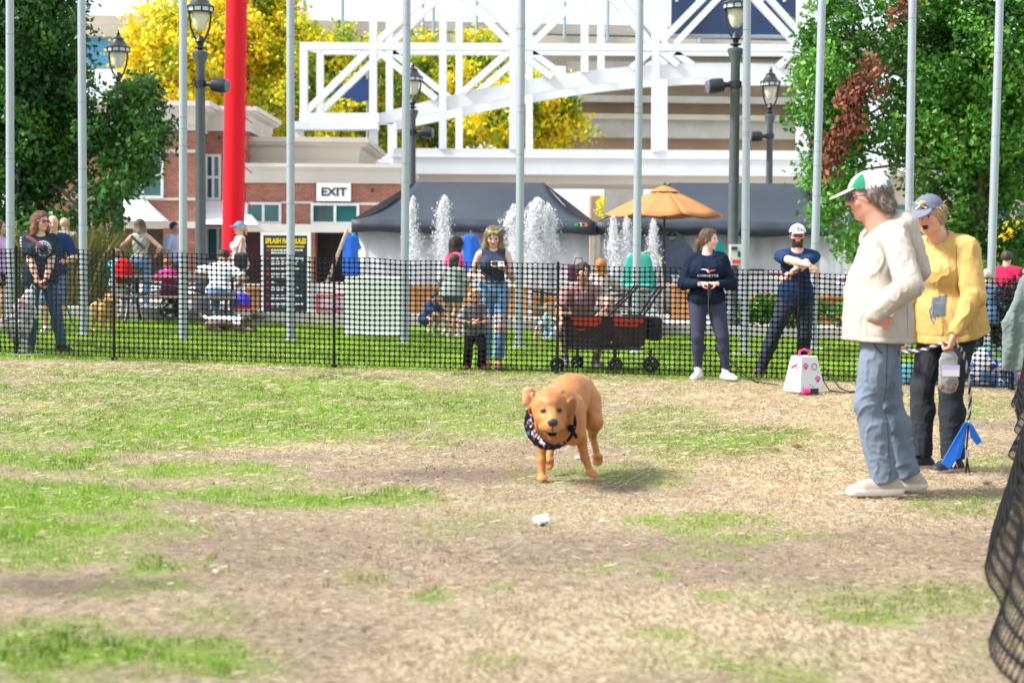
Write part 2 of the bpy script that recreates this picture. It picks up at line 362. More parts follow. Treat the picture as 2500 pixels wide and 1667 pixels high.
dark = ramp(tn(30, 10, None, .72).outputs[0], [(.3, (.075, .055, .045)), (.55, (.16, .115, .09)), (.75, (.27, .20, .15))])
stw = ramp(tn(60, 4, (1, .25, 1)).outputs[0], [(.36, (.22, .155, .095)), (.47, (.51, .385, .25)), (.62, (.78, .66, .47))])
grs = ramp(tn(30, 6).outputs[0], [(.3, (.08, .17, .015)), (.5, (.17, .29, .03)), (.72, (.32, .37, .08))])
c = mix(sp.outputs[1], dirt.outputs[0], dark.outputs[0]); c = mix(sp.outputs[2], c, stw.outputs[0]); c = mix(sp.outputs[0], c, grs.outputs[0])
t.links.new(c, b.inputs['Base Color']); b.inputs['Roughness'].default_value = .95; b.inputs['Specular IOR Level'].default_value = .15
bp = n.new('ShaderNodeBump'); bp.inputs['Strength'].default_value = .9; bp.inputs['Distance'].default_value = .03; t.links.new(tn(45, 8, None, .75).outputs[0], bp.inputs['Height']); t.links.new(bp.outputs[0], b.inputs['Normal'])
tag(mkmesh('ground', v, f, gm, None, True, col=np.stack([g_, d_, s_], -1).reshape(-1, 3)), kind='structure')
# ---- blades and straw
def ground_z(x, y):
    return gz(x) + fbm(np.stack([x * 3, y * 3, x * 0], -1), 4) * .018 + fbm(np.stack([x * .6, y * .6, x * 0 + 9], -1), 3) * .03 - .012
def scatter(N, y0, y1):
    y = np.sqrt(rng.random(N) * (y1 ** 2 - y0 ** 2) + y0 ** 2); x = (rng.random(N) * 2 - 1) * y * .345
    return x, y
def blades(name, label, N, y0, y1, hgt, wid, thr, colA, colB, colD, dry=False):
    x, y = scatter(N, y0, y1); g, d, s = cover(x, y)
    if dry: g = np.clip(.75 - g * .6 - d * .55 + .35 * s, 0, 1)
    tuft = fbm(np.stack([x * 9, y * 9, x * 0 + 5], -1), 2)
    keep = rng.random(N) < np.clip((g - thr) * 1.5, 0, 1) * np.clip(.62 + 2.2 * tuft, .05, 1)
    x, y, g, tuft = x[keep], y[keep], g[keep], tuft[keep]; N = len(x)
    h = hgt * (.45 + .9 * rng.random(N)) * (.6 + .6 * g) * (1 + .8 * np.clip(tuft, 0, 1)); a = rng.random(N) * 6.283; b_ = rng.random(N) * 6.283; ln = h * (.15 + .9 * rng.random(N) ** 1.5)
    z = ground_z(x, y) - .004; w_ = wid * (.6 + .8 * rng.random(N))
    v = np.zeros((N, 5, 3), np.float32); dx, dy = np.cos(a) * w_ / 2, np.sin(a) * w_ / 2
    mx, my = x + np.cos(b_) * ln * .3, y + np.sin(b_) * ln * .3
    v[:, 0] = np.stack([x - dx, y - dy, z], -1); v[:, 1] = np.stack([x + dx, y + dy, z], -1)
    v[:, 2] = np.stack([mx + dx * .8, my + dy * .8, z + h * .6], -1); v[:, 3] = np.stack([mx - dx * .8, my - dy * .8, z + h * .6], -1)
    v[:, 4] = np.stack([x + np.cos(b_) * ln, y + np.sin(b_) * ln, z + h * (1 - .25 * (ln / h))], -1)
    base = np.arange(N)[:, None] * 5; f = np.concatenate([base + np.array([[0, 1, 2]]), base + np.array([[0, 2, 3]]), base + np.array([[3, 2, 4]])])
    r = rng.random(N)[:, None]; c = np.array(colA) * r + np.array(colB) * (1 - r); dr = (rng.random(N) < .25 * (1.25 - g))[:, None]; c = np.where(dr, np.array(colD) * (.7 + .6 * r), c)
    big = (.80 + .75 * fbm(np.stack([x * 1.6, y * 1.6, x * 0 + 2], -1), 4))[:, None]; c = c * np.clip(big, .35, 1.5) * (1 - .25 * np.clip(tuft, 0, 1))[:, None]
    o = mkmesh(name, v.reshape(-1, 3), f.astype(np.int32), mat('grass_blade', rough=.55, var=.05, attr=True, translucent=.35, spec=.3), None, col=np.repeat(c, 5, 0))
    tag(o, label, 'grass', kind='stuff')
blades('grass', 'patchy bright green grass growing on the worn run', 380000, 4.4, 18.3, .027, .0040, .10, (.10, .32, .012), (.34, .52, .03), (.62, .52, .27))
blades('grass', 'even green lawn beyond the black mesh fence', 160000, 17.8, 29.6, .045, .010, .1, (.19, .41, .02), (.40, .56, .03), (.45, .46, .12))
blades('dry_grass', 'short dead tan grass between the green patches', 200000, 4.4, 18.3, .020, .003, .12, (.64, .50, .31), (.26, .18, .10), (.30, .30, .10), True)
N = 260000; x, y = scatter(N, 4.4, 18.2); g, d, s = cover(x, y); keep = rng.random(N) < np.clip(.13 + .8 * s + .10 * (1 - g) - .3 * d + .18 * g, .03, 1); x, y = x[keep], y[keep]; N = len(x)
L = (.006 + .075 * rng.random(N) ** 3.2) * np.clip(y / 11, .55, 1); a = rng.random(N) * 3.1416; w_ = (.0005 + .0008 * rng.random(N)) * np.clip(y / 11, .6, 1); tl = (rng.random(N) - .3) * .35
z = ground_z(x, y) + .004 + (.010 + .022 * g[keep]) * rng.random(N); dx, dy = np.cos(a) * L / 2, np.sin(a) * L / 2; ex, ey = -np.sin(a) * w_, np.cos(a) * w_; dz = np.abs(tl) * L * .5
v = np.zeros((N, 4, 3), np.float32)
for i, (sa, sb) in enumerate(((-1, -1), (1, -1), (1, 1), (-1, 1))): v[:, i] = np.stack([x + sa * dx + sb * ex, y + sa * dy + sb * ey, z + sa * dz + .0015 * sb], -1)
r = rng.random(N)[:, None]; c = np.array((.84, .72, .49)) * r + np.array((.36, .25, .13)) * (1 - r)
tag(mkmesh('straw', v.reshape(-1, 3), np.arange(N * 4, dtype=np.int32).reshape(-1, 4), mat('straw', rough=.6, var=.1, attr=True, spec=.3), None, col=np.repeat(c, 4, 0)), 'loose dry straw and clippings scattered over the worn run', 'straw', kind='stuff')
# clods of soil on the bare patches
N = 14000; x, y = scatter(N, 4.6, 17); g, d, s = cover(x, y); keep = rng.random(N) < (.12 + d * .8) * (1 - g); x, y = x[keep], y[keep]; N = len(x)
o8 = np.array([(1, 0, 0), (-1, 0, 0), (0, 1, 0), (0, -1, 0), (0, 0, 1), (0, 0, -1)], np.float32); f8 = np.array([(0, 2, 4), (2, 1, 4), (1, 3, 4), (3, 0, 4), (2, 0, 5), (1, 2, 5), (3, 1, 5), (0, 3, 5)])
r = (.0015 + .008 * rng.random(N) ** 6)[:, None, None]
v = o8[None] * r * (.6 + .8 * rng.random((N, 6, 1))) + np.stack([x, y, ground_z(x, y) + r[:, 0, 0] * .4], -1)[:, None]
tag(mkmesh('soil_crumbs', v.reshape(-1, 3), (f8[None] + np.arange(N)[:, None, None] * 6).reshape(-1, 3).astype(np.int32), mat('soil_crumb', (.13, .095, .07), .95, .3, 30)), 'dark crumbs of soil on the bare patches', 'soil', kind='stuff')
# ================================================================== PLAZA
conc = mat('concrete', (.42, .40, .37), .85, .18, 3, .25, 40); pave = mat('paving', (.36, .34, .32), .85, .15, 1.2, .2, 30)
xe = np.linspace(-70, 70, 29); v = []; f = []
for i, x in enumerate(xe):
    z = gz(x) + PLAZA_H; v += [(x, PLAZA_Y + .001, z - .5), (x, PLAZA_Y + .001, z), (x, 140, z)]
    if i: f += [(3 * i - 3, 3 * i, 3 * i + 1, 3 * i - 2), (3 * i - 2, 3 * i + 1, 3 * i + 2, 3 * i - 1)]
tag(mkmesh('pavement', v, f, pave), kind='structure')
kb = MB()
for i in range(24):
    x0 = -14.4 + 1.2 * i; x1 = x0 + 1.19
    z = float(gz((x0 + x1) / 2)); kb.box(x0, x1, PLAZA_Y - .34, PLAZA_Y - .004, z - .1, z + .2)
tag(kb.build('kerb', conc, bevel=.012), kind='structure')
# ================================================================== OVERPASS
tan_c = mat('overpass_concrete', (.46, .41, .34), .85, .2, .25, .2, 2); rust = mat('weathering_steel', (.33, .225, .15), .75, .25, .5); grey_c = mat('pier_concrete', (.46, .44, .40), .85, .22, .6)
dk = mat('dark_rail', (.03, .04, .055), .5); gal = mat('galvanised_steel', (.30, .36, .42), .45, .1, 3, metal=.4); bluep = mat('blue_girder_paint', (.10, .33, .58), .5, .1, .4)
OV = 96
ov = empty('overpass', at(1500, OV), 'tan concrete road overpass behind the white truss', 'overpass')
m = MB()
def slant(m, x0, ya, yb, x1, yc, yd, Y, dy):     # band from (x0: ya..yb) to (x1: yc..yd)
    m.prism([P(x0, ya, Y), P(x1, yc, Y), P(x1, yd, Y), P(x0, yb, Y)], (0, dy, 0))
slant(m, 150, 36, 58, 2700, 92, 118, OV, .4); m.build('parapet', tan_c, ov)
m = MB(); slant(m, 150, 58.5, 86, 2700, 119, 150, OV - .5, 9); m.build('deck', tan_c, ov)
m = MB(); slant(m, 1020, 76, 89, 2700, 112, 126, OV - .3, .25); m.build('guard_rail', dk, ov)
m = MB(); slant(m, 1000, 51, 56, 2700, 88, 93, OV + .1, .12); m.build('hand_rail', gal, ov)
m = MB(); slant(m, 150, 87, 158, 520, 95, 165, OV + .3, 2); m.build('girder', bluep, ov)['label'] = 'blue painted girder'
for ya, yb, yc, yd, mt, dy, nm in ((150, 176, 156, 184, grey_c, 0, 'pier_cap'), (204, 231, 212, 239, rust, 1.2, 'girder'), (231.5, 248, 240, 257, grey_c, .6, 'pier_cap'), (249, 275, 258, 284, rust, 1.4, 'girder'), (276, 289, 285, 298, tan_c, .5, 'pier_cap'), (290, 334, 299, 342, grey_c, .9, 'pier_cap'), (335, 372, 343, 380, rust, 1.6, 'girder')):
    m = MB(); slant(m, 1385, ya, yb, 2100, yc, yd, OV + dy, 3); m.build(nm, mt, ov)
for i, x in enumerate((361, 651, 743, 836, 1032, 1058, 1163, 1378, 1483, 1708)):
    m = MB(); a = P(x, 66 + i * 4.5, OV - .65); m.tube([a, a + np.array([0, 0, 9])], .11, 6); m.build('light_post', gal, ov)
for x in (1480, 2250): m = MB(); pbox(m, x, 380, x + 90, 690, OV + 2, 2.5); m.build('pier', grey_c, ov)
# ================================================================== WHITE TRUSS
wht = mat('white_paint', (.66, .68, .70), .5, .07, .6, .08, 3); TY = 70
tr = empty('truss_bridge', at(1300, TY), 'white painted steel truss with a shallow arch over the tents', 'bridge')
S1 = TY / F_PX
def mem(nm, x0, y0, x1, y1, wpx=18, Y=TY, dep=.33):
    m = MB(); m.bar(P(x0, y0, Y), P(x1, y1, Y), wpx * Y / F_PX, dep); return m.build(nm, wht, tr)
BK = TY + 5.2
def both(nm, x0, y0, x1, y1, wpx=18, bdx=40):
    mem(nm, x0, y0, x1, y1, wpx, TY); mem(nm, x0 + bdx, y0 + (4 if y0 < 300 else 0), x1 + bdx, y1, wpx * .93, BK)
mem('top_chord', 733, 113, 2020, 119, 17, TY, .36); mem('top_chord', 775, 127, 2050, 131, 14, BK)
for x, yb, yt in ((742, 290, 106), (911, 282, -60), (1081, 365, -60), (1252, 366, -60), (1427, 178, -60), (1600, 372, -60), (1954, 376, -60)):
    mem('post', x, yb, x + (112 - yt) * .004, yt, 18, TY - .003, .35); mem('post', x + 40 - (20 if x > 1500 else 0) * 1, yb, x + 40 - (20 if x > 1500 else 0), yt if yt < 0 else 128, 17, BK, .34)
for x0, y0, x1, y1 in ((902, 121, 748, 273), (921, 124, 1066, 243), (1243, 126, 1130, 226), (1262, 126, 1348, 190), (1590, 126, 1540, 168), (1612, 126, 1655, 160), (1944, 124, 1896, 164),
                       (921, 103, 1040, -8), (1243, 105, 1128, -8), (1262, 105, 1382, -8), (1590, 108, 1488, -8), (1612, 104, 1722, -8), (1944, 108, 1836, -8)):
    both('diagonal', x0, y0, x1, y1, 16, 36)
mem('bottom_chord', 732, 288, 926, 288, 22, TY, .4); mem('ledge_beam', 719, 308, 924, 308, 19, TY - .06, .7)
mem('bottom_chord', 770, 300, 960, 296, 16, BK); mem('cross_beam', 742, 115, 784, 127, 12); 
for x in (731, 912): mem('column', x, 317, x, 420, 20, TY, .4)
mem('column', 958, 300, 958, 380, 22, BK); mem('ledge_beam', 925, 388, 980, 388, 22, BK - 1, .4)
ax_ = np.array([915, 1000, 1100, 1240, 1417, 1595, 1770, 1990]); ay = np.array([280, 258, 232, 205, 175, 158, 155, 163.]); th = np.array([26, 31, 34, 36, 36, 35, 35, 36.])
for Yq, dx, dy in ((TY - .05, 0, 0), (BK, 34, 14)):
    m = MB(); xx = np.linspace(915, 1990, 22); c_ = np.polyfit(ax_, ay, 4); top = np.polyval(c_, xx); tt = np.interp(xx, ax_, th)
    for i in range(21): m.prism([P(xx[i] + dx, top[i] + dy, Yq), P(xx[i + 1] + dx, top[i + 1] + dy, Yq), P(xx[i + 1] + dx, top[i + 1] + tt[i + 1] + dy, Yq), P(xx[i] + dx, top[i] + tt[i] + dy, Yq)], (0, .5, 0))
    bm_ = m.build('arch_rib', wht, tr); 
    bm = bmesh.new(); bm.from_mesh(bm_.data); bmesh.ops.remove_doubles(bm, verts=bm.verts, dist=.002); bm.to_mesh(bm_.data); bm.free()
m = MB(); slant(m, 960, 362, 424, 2020, 369, 431, TY - .1, 6.2); m.build('deck_beam', wht, tr)
m = MB(); slant(m, 955, 380, 384, 2022, 387, 391, TY - .16, .3); m.build('flange', wht, tr)
m = MB(); slant(m, 968, 425, 447, 2020, 432, 452, TY + .5, 5); m.build('soffit_beam', mat('soffit', (.62, .56, .48), .7, .08, .5), tr)
m = MB(); m.bar(P(1622, 200, TY + 2), P(1610, 366, TY + 2), .10, .1); m.bar(P(1606, 200, TY + 3), P(1626, 366, TY + 3), .10, .1); m.build('brace', wht, tr)
for x in (985, 2010):
    m = MB(); pbox(m, x, 440, x + 60, 760, TY + 2, 1.2); m.build('pier', wht, tr)
nb = empty('billboard', P(1790, 85, TY + 5.6), 'dark navy billboard mounted high behind the white truss', 'billboard')
m = MB(); pbox(m, 1640, -70, 1946, 84, TY + 5.65, .35); m.build('panel', mat('navy_panel', (.012, .035, .10), .35, .2, .5), nb)
m = MB(); pbox(m, 1634, 84.5, 1952, 91, TY + 5.6, .5); m.build('lower_rail', gal, nb)
for x in (1652, 1703, 1753, 1812, 1862, 1915):
    m = MB(); a = P(x, 2, TY + 5.4); m.lathe(a, [(.02, -.06), (.07, -.05), (.07, .05), (.02, .06)], 8); m.build('lamp', wht, nb)
# blue banner in the yellow trees
bnn = empty('banner_sign', at(875, 77.5), 'torn looking navy blue banner hung on a pole among the yellow trees', 'banner')
m = MB(); m.tube([P(897, 660, 77.5), P(897, 168, 77.5)], .06, 8); m.build('pole', gal, bnn)
m = MB(); m.prism([P(*q, 77.4) for q in ((818, 215), (862, 205), (868, 180), (884, 182), (890, 196), (921, 185), (926, 200), (898, 246), (872, 252), (858, 240), (826, 240), (813, 230))], (0, .05, 0)); m.build('cloth', mat('navy_cloth', (.01, .045, .17), .7), bnn)
# ================================================================== BRICK PAVILION
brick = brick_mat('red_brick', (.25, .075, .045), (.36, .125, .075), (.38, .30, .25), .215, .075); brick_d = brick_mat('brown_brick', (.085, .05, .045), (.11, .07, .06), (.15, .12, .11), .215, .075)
cream = mat('cream_stone', (.56, .525, .475), .7, .08, .6); creamd = mat('cornice_paint', (.47, .43, .37), .7, .08, .6); glass = mat('teal_glass', (.02, .10, .10), .06, .5, .35, spec=.8); frame = mat('window_frame', (.60, .64, .66), .4)
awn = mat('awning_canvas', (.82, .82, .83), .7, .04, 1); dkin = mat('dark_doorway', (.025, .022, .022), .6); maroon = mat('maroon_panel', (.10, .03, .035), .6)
BY = 58
bd = empty('pavilion', at(480, BY), 'red brick pavilion with cream cornices and white awnings', 'building')
def B(nm, x0, y0, x1, y1, dyf, dep, mt): m = MB(); pbox(m, x0, y0, x1, y1, BY + dyf, dep); return m.build(nm, mt, bd)
B('wall', 60, 310, 481, 545, 0, 8, brick)
B('wall', 481.3, 312, 600, 545, 1.6, 6, brick)                   # receding side bay
def cornice(x0, x1, yt, h, dyf, mt, dep=8, out=.55):
    lo = P(x0, yt + h, BY + dyf); hi = P(x1, yt, BY + dyf); m = MB(); H_ = hi[2] - lo[2]; y0 = BY + dyf; y1 = BY + dyf + dep
    prof = [(0, 0), (.16, .0), (.16, .14), (.1, .16), (.3, .62), (.78, .72), (.78, .80), (1, .82), (1, 1), (-.6, 1)]
    L_, R2 = lo[0], hi[0]; n_ = len(prof); v = []
    for p_, q_ in prof:
        o_ = p_ * out; z = lo[2] + q_ * H_; v += [(L_ - o_, y1 + o_, z), (L_ - o_, y0 - o_, z), (R2 + o_, y0 - o_, z), (R2 + o_, y1 + o_, z)]
    f = []
    for i in range(n_ - 1):
        for k in range(4): f.append((4 * i + k, 4 * i + (k + 1) % 4, 4 * i + 4 + (k + 1) % 4, 4 * i + 4 + k))
    f.append(tuple(range(4 * n_ - 4, 4 * n_))); f.append((3, 2, 1, 0)); m.add(v, f); return m.build('cornice', mt, bd)
cornice(60, 481, 250, 66, -.01, cream); cornice(481.5, 604, 262, 58, 1.6, cream, 5.5, .4)
cornice(590, 872, 338, 62, 2.6, creamd, 7, .45)
B('wall', 600.5, 444, 974, 548, .6, 8, brick); B('wall', 600.8, 400, 868, 443.8, 2.7, 6.5, brick); cornice(600, 974, 402, 44, .55, cream, 8, .25)
for x0, y0, x1, y1, d0 in ((60, 364, 481, 372, -.06), (60, 482, 481, 488, -.06), (60, 540, 482, 556, -.09), (686, 492, 764, 497, .54), (876, 495, 974, 501, .54), (601, 548, 975, 567, -.1), (395, 664, 482, 672, -.05)):
    B('stone_band', x0, y0, x1, y1, d0, .35, cream)
B('brick_pier', 398, 556.5, 481, 700, .02, .9, brick); B('brick_pier', 686, 567.5, 768, 720, .66, .8, brick); B('brick_pier', 905, 567.5, 972, 720, .66, .8, brick)
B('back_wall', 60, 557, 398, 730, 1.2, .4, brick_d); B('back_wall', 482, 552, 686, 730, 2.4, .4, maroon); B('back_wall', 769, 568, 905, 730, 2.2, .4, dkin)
def window(x0, y0, x1, y1, dyf, nx, ny=1):
    a = P(x0, (y0 + y1) / 2, BY + dyf)[0]; b_ = P(x1, (y0 + y1) / 2, BY + dyf)[0]; t = P((x0 + x1) / 2, y0, BY + dyf)[2]; u = P((x0 + x1) / 2, y1, BY + dyf)[2]; y = BY + dyf; w_ = .09
    m = MB()
    for i in range(nx + 1): xx = a + (b_ - a) * i / nx; m.box(xx - w_ / 2, xx + w_ / 2, y - .05, y + .05, u, t)
    for j in range(ny + 1): zz = u + (t - u) * j / ny; m.box(a - w_ / 2, b_ + w_ / 2, y - .053, y + .053, zz - w_ / 2, zz + w_ / 2)
    fr = m.build('window', frame, bd)
    for i in range(nx):
        for j in range(ny):
            m = MB(); m.box(a + (b_ - a) * i / nx, a + (b_ - a) * (i + 1) / nx, y - .01, y + .01, u + (t - u) * j / ny, u + (t - u) * (j + 1) / ny); o = m.build('pane', glass, None, rel=False); o.data.transform(Matrix.Translation(-Vector(bd.location))); o.parent = fr
window(300, 374, 396, 481, -.055, 2, 2); window(504, 380, 537, 486, 1.53, 2, 2); window(762, 499, 874, 545, .53, 2); window(602, 497, 684, 544, .53, 2); window(505, 556, 560, 640, 2.3, 2)
for x, y in ((433, 319), (538, 334), (910, 462)):
    m = MB(); a = P(x, y, BY + (.5 if x > 600 else (-.1 if x < 481 else 1.5))); m.tube([a, a + np.array([0, -.2, -.05])], [.05, .07], 8); m.build('wall_light', dk, bd)
def awning(x0, x1, yt, yb, dyf, out=1.1):
    t = P(x0, yt, BY + dyf); b_ = P(x1, yb, BY + dyf - out); l = P(x0, yb, BY + dyf - out); r = P(x1, yt, BY + dyf); y = BY + dyf; m = MB()
    v = [(t[0], y, t[2]), (r[0] - .6, y, t[2]), (b_[0], y - out, b_[2]), (l[0], y - out, b_[2]), (b_[0], y, b_[2]), (l[0], y, b_[2])]
    m.add(v, [(0, 1, 2, 3), (1, 4, 2), (0, 3, 5), (3, 2, 4, 5), (0, 5, 4, 1)]); m.build('awning', awn, bd)
awning(285, 398, 488, 539, -.1); awning(500, 630, 490, 548, 1.5, 1.7)
ex = empty('exit_sign', P(815, 491, BY + .5), 'white EXIT sign with black letters on the brick wall', 'sign')
m = MB(); pbox(m, 773, 447, 856, 491, BY + .45, .12); m.build('board', mat('sign_white', (.82, .83, .84), .5, .03), ex)
text_mesh('lettering', 'EXIT', .40, mat('sign_black', (.012, .015, .02), .5), P(815, 469.5, BY + .44), parent=ex, ext=.008, sx=1.12, bold=.012)
# far brick tower beyond the tents, seen between them
fb = empty('tower_block', at(1475, 190), 'distant red brown brick tower seen between the tents', 'building')
m = MB(); pbox(m, 1482, 448, 1512, 690, 190, 6); pbox(m, 1442, 478, 1470, 690, 186, 5); m.build('wall', brick_mat('far_brick', (.28, .15, .12), (.36, .2, .15), (.4, .3, .25), .4, .2), fb)
m = MB(); pbox(m, 1478, 444, 1516, 449, 189.6, 7); m.build('parapet', cream, fb)
for i in range(4):
    for x in (1487, 1500): m = MB(); pbox(m, x, 458 + 20 * i, x + 7, 468 + 20 * i, 189.9, .2); m.build('window', glass, fb)
far = empty('low_building', at(2350, 120), 'pale low building far beyond the right hand tree', 'building')
m = MB(); pbox(m, 1990, 430, 2700, 720, 120, 10); m.build('wall', mat('tan_wall', (.50, .42, .34), .8, .1, .2), far)
m = MB(); pbox(m, 1985, 420, 2700, 430.5, 119.6, 11); m.build('parapet', cream, far)
for i in range(9): m = MB(); pbox(m, 2010 + 60 * i, 500, 2045 + 60 * i, 560, 119.9, .3); m.build('window', glass, far)
# ================================================================== RED COLUMN
rd = empty('red_column', at(570, 47), 'tall thick red tubular column with thin red rungs on one side', 'column')
redm = mat('red_paint', (.60, .001, .010), .5, .05, 1, spec=.25)
b0 = at(567, 47); t0 = P(578, -40, 47); m = MB(); m.tube([b0, b0 + (t0 - b0) * 1.25], [.315, .30], 32, True); m.build('shaft', redm, rd, smooth=True)
for i in range(13):
    y = 2 + i * 40.2; a = P(597 - y * .012, y, 47); e_ = P(619 - y * .008, y + 19, 47); m = MB(); m.tube([a, e_ + np.array([0, -.06, 0])], .018, 6); m.build('rung', redm, rd)
# ================================================================== LAMP POSTS
lgrey = mat('lamp_post_grey', (.075, .088, .10), .5, .12, 6, .1, 200); lblk = mat('lamp_black', (.012, .016, .024), .4); globe = mat('lamp_globe', (.62, .58, .46), .35, .05, 3); bandg = mat('lamp_band_glass', (.62, .66, .70), .3)
def lamp_post(label, px, Y, globe_py, dia, spk=0, loc=None):
    b0 = at(px, Y); r = empty('lamp_post', b0, label, 'lamp post', 'ornate lamp posts around the lawn')
    gc = P(px, globe_py, Y); zg = gc[2]; x, y = b0[0], b0[1]; top = zg - .58; rad = dia / 2; base = b0[2]
    m = MB(); m.lathe((x, y, 0), [(rad * 1.7, base), (rad * 1.7, base + .22), (rad * 1.2, base + .3), (rad * 1.04, base + .4), (rad * .86, top - .22), (rad * 1.5, top - .06), (rad * 1.5, top), (rad, top + .02)], 12); m.build('post', lgrey, r, smooth=True)
    m = MB(); m.lathe((x, y, top), [(.055, .0), (.045, .05), (.11, .07), (.11, .085), (.05, .11), (.06, .16), (.10, .2), (.06, .28), (.03, .31)], 12); m.build('collar', lblk, r, smooth=True)
    for s_ in (-1, 1):
        m = MB(); m.tube([(x + s_ * a_, y, zg + b_) for a_, b_ in ((.07, -.36), (.12, -.28), (.175, -.12), (.2, .06), (.2, .2), (.185, .3))], .022, 8); m.build('yoke_arm', lblk, r, smooth=True)
    m = MB(); m.lathe((x, y, zg), [(.03, -.19), (.08, -.17), (.12, -.09), (.15, .03), (.16, .15), (.15, .17)], 20); m.build('globe', globe, r, smooth=True)
    m = MB(); m.lathe((x, y, zg), [(.24, .17), (.24, .25)], 20); m.build('glass_band', bandg, r, smooth=True)
    m = MB(); m.lathe((x, y, zg), [(.17, .15), (.255, .155), (.255, .172), (.24, .173)], 20); m.lathe((x, y, zg), [(.24, .247), (.27, .25), (.27, .268), (.2, .31), (.14, .40), (.12, .43), (.13, .45), (.06, .5), (.035, .53), (.05, .56), (.02, .62), (.006, .66)], 20)
    for k in range(10): a_ = k * .628; m.box(x + .243 * math.cos(a_) - .012, x + .243 * math.cos(a_) + .012, y + .243 * math.sin(a_) - .012, y + .243 * math.sin(a_) + .012, zg + .165, zg + .255)
    m.build('roof', lblk, r, smooth=True)
    if spk:
        zs = P(px, spk[1], Y)[2]; sx = spk[0]
        m = MB(); m.lathe((x, y, zs), [(rad * 1.22, -.06), (rad * 1.22, .06)], 12); m.build('clamp', lblk, r)
        m = MB(); a_ = np.array([x + sx * rad * 1.1, y - .03, zs]); e_ = np.array([x + sx * (rad + .42), y - .12, zs - .03 - .03 * spk[2]])
        m.tube([a_, a_ + (e_ - a_) * .3, a_ + (e_ - a_) * .34, a_ + (e_ - a_) * .8, e_], [.045, .06, .135, .145, .12], 14); m.build('speaker', lblk, r, smooth=True)
        m = MB(); m.tube([e_, e_ + (e_ - a_) * .05], [.125, .115], 14); m.build('speaker_grille', mat('grille', (.10, .12, .15), .6), r, smooth=True)
    return r
lamp_post('grey lamp post with black lantern just left of the red column', 490, 31, 52, .205, (1, 205, 1))
lamp_post('grey lamp post with lantern half hidden by the dark left tree', 291, 36, 146, .205)
lamp_post('tall grey lamp post with drum speaker, right of the tan parasol', 1789, 31, 44, .205, (-1, 207, 1))
lamp_post('slim lamp post with black lantern standing against the truss, beside the right tree', 1875, 42, 226, .19, (-1, 333, 0))
lamp_post('slim lamp post half hidden behind the middle flagpole left of the tents', 1006, 42, 214, .19, (1, 323, 0))
# meter box on the big lamp post
mb_ = empty('meter_box', P(1797, 640, 30.8), 'pale grey electrical box strapped to the lamp post', 'electrical box')
m = MB(); pbox(m, 1782, 597, 1816, 648, 30.75, .14); m.build('case', mat('pale_grey_box', (.52, .54, .50), .5), mb_, bevel=.006)
m = MB(); pbox(m, 1788, 634, 1808, 643, 30.738, .01); m.build('red_label', mat('label_red', (.6, .03, .03), .5), mb_)
m = MB(); pbox(m, 1786, 602, 1800, 611, 30.738, .01); pbox(m, 1801, 614, 1808, 627, 30.735, .02); m.build('display', dk, mb_)
# ================================================================== FLAGPOLES
pol = mat('brushed_aluminium', (.34, .38, .43), .45, .06, 2, .05, 30, metal=.25); scuff = mat('pole_ring', (.16, .17, .18), .6)
POLES = [(25.5, 812, 24, 'flagpole nearest the left edge, behind the woman with the white bag'), (204, 818, 199, 'flagpole in front of the dark left tree'), (447, 830, 447, 'flagpole left of the lamp post and red column'),
         (710, 832, 709, 'flagpole standing in front of the splash pad rules board'), (987, 838, 993, 'flagpole just right of the white barrier panel'), (1267, 847, 1273, 'flagpole just right of the woman reading her phone'),
         (1552, 862, 1562, 'flagpole passing through the tan parasol'), (1818, 866, 1824, 'flagpole between the woman in navy and the man on the fence'), (1983, 856, 2007, 'flagpole between the fence leaner and the man in beige'),
         (2214, 858, 2228, 'flagpole rising behind the woman in yellow'), (2414, 858, 2441, 'flagpole nearest the right edge')]
for bx_, by_, tx_, lab in POLES:
    b0 = G(bx_, by_); Y = b0[1]; t0 = P(tx_, 0, Y); r = empty('flagpole', b0, lab, 'flagpole', 'aluminium flagpoles around the lawn'); d_ = t0 - b0; rad = 10.2 * Y / F_PX
    m = MB(); m.tube([b0 - d_ * .02, b0 + d_ * 1.5], [rad, rad * .9], 20); m.build('shaft', pol, r, smooth=True)
    m = MB(); m.lathe(b0, [(rad * 1.7, -.03), (rad * 1.7, .015), (rad * 1.15, .03)], 16); m.build('base_flange', pol, r)
    for h_ in (rng.random(5) * .9 + .1):
        p_ = b0 + d_ * h_; m = MB(); m.tube([p_, p_ + nrm(d_) * .006], rad * (1.004 - .03 * h_), 20); m.build('scuff_ring', scuff, r)
    if bx_ in (1818, 2214, 1983):
        m = MB(); m.box(b0[0] - .16, b0[0] + .16, b0[1] - .16, b0[1] + .16, b0[2] - .05, b0[2] + .045); m.build('footing', conc, r, bevel=.01)
# ================================================================== TREES
def leaves_mesh(name, c, size, colfn, m, parent, fold=.25, droop=.4):
    """c (N,3) leaf centres: each a small folded leaf of four triangles"""
    N = len(c); d = rng.normal(size=(N, 3)); d[:, 2] -= droop; d /= np.linalg.norm(d, axis=1)[:, None]
    u = rng.normal(size=(N, 3)); u -= d * (u * d).sum(1)[:, None]; u /= np.linalg.norm(u, axis=1)[:, None] + 1e-9; w_ = np.cross(d, u)
    s = size * (.45 + 1.1 * rng.random(N))[:, None]
    v = np.zeros((N, 4, 3), np.float32); v[:, 0] = c - d * s * .5; v[:, 1] = c + u * s * .32 + w_ * s * fold * .3; v[:, 2] = c + d * s * .5; v[:, 3] = c - u * s * .32 + w_ * s * fold * .3
    b_ = np.arange(N)[:, None] * 4; f = np.concatenate([b_ + np.array([[0, 1, 2]]), b_ + np.array([[0, 2, 3]])]).astype(np.int32)
    return mkmesh(name, v.reshape(-1, 3), f, m, parent, col=np.repeat(colfn(c), 4, 0))
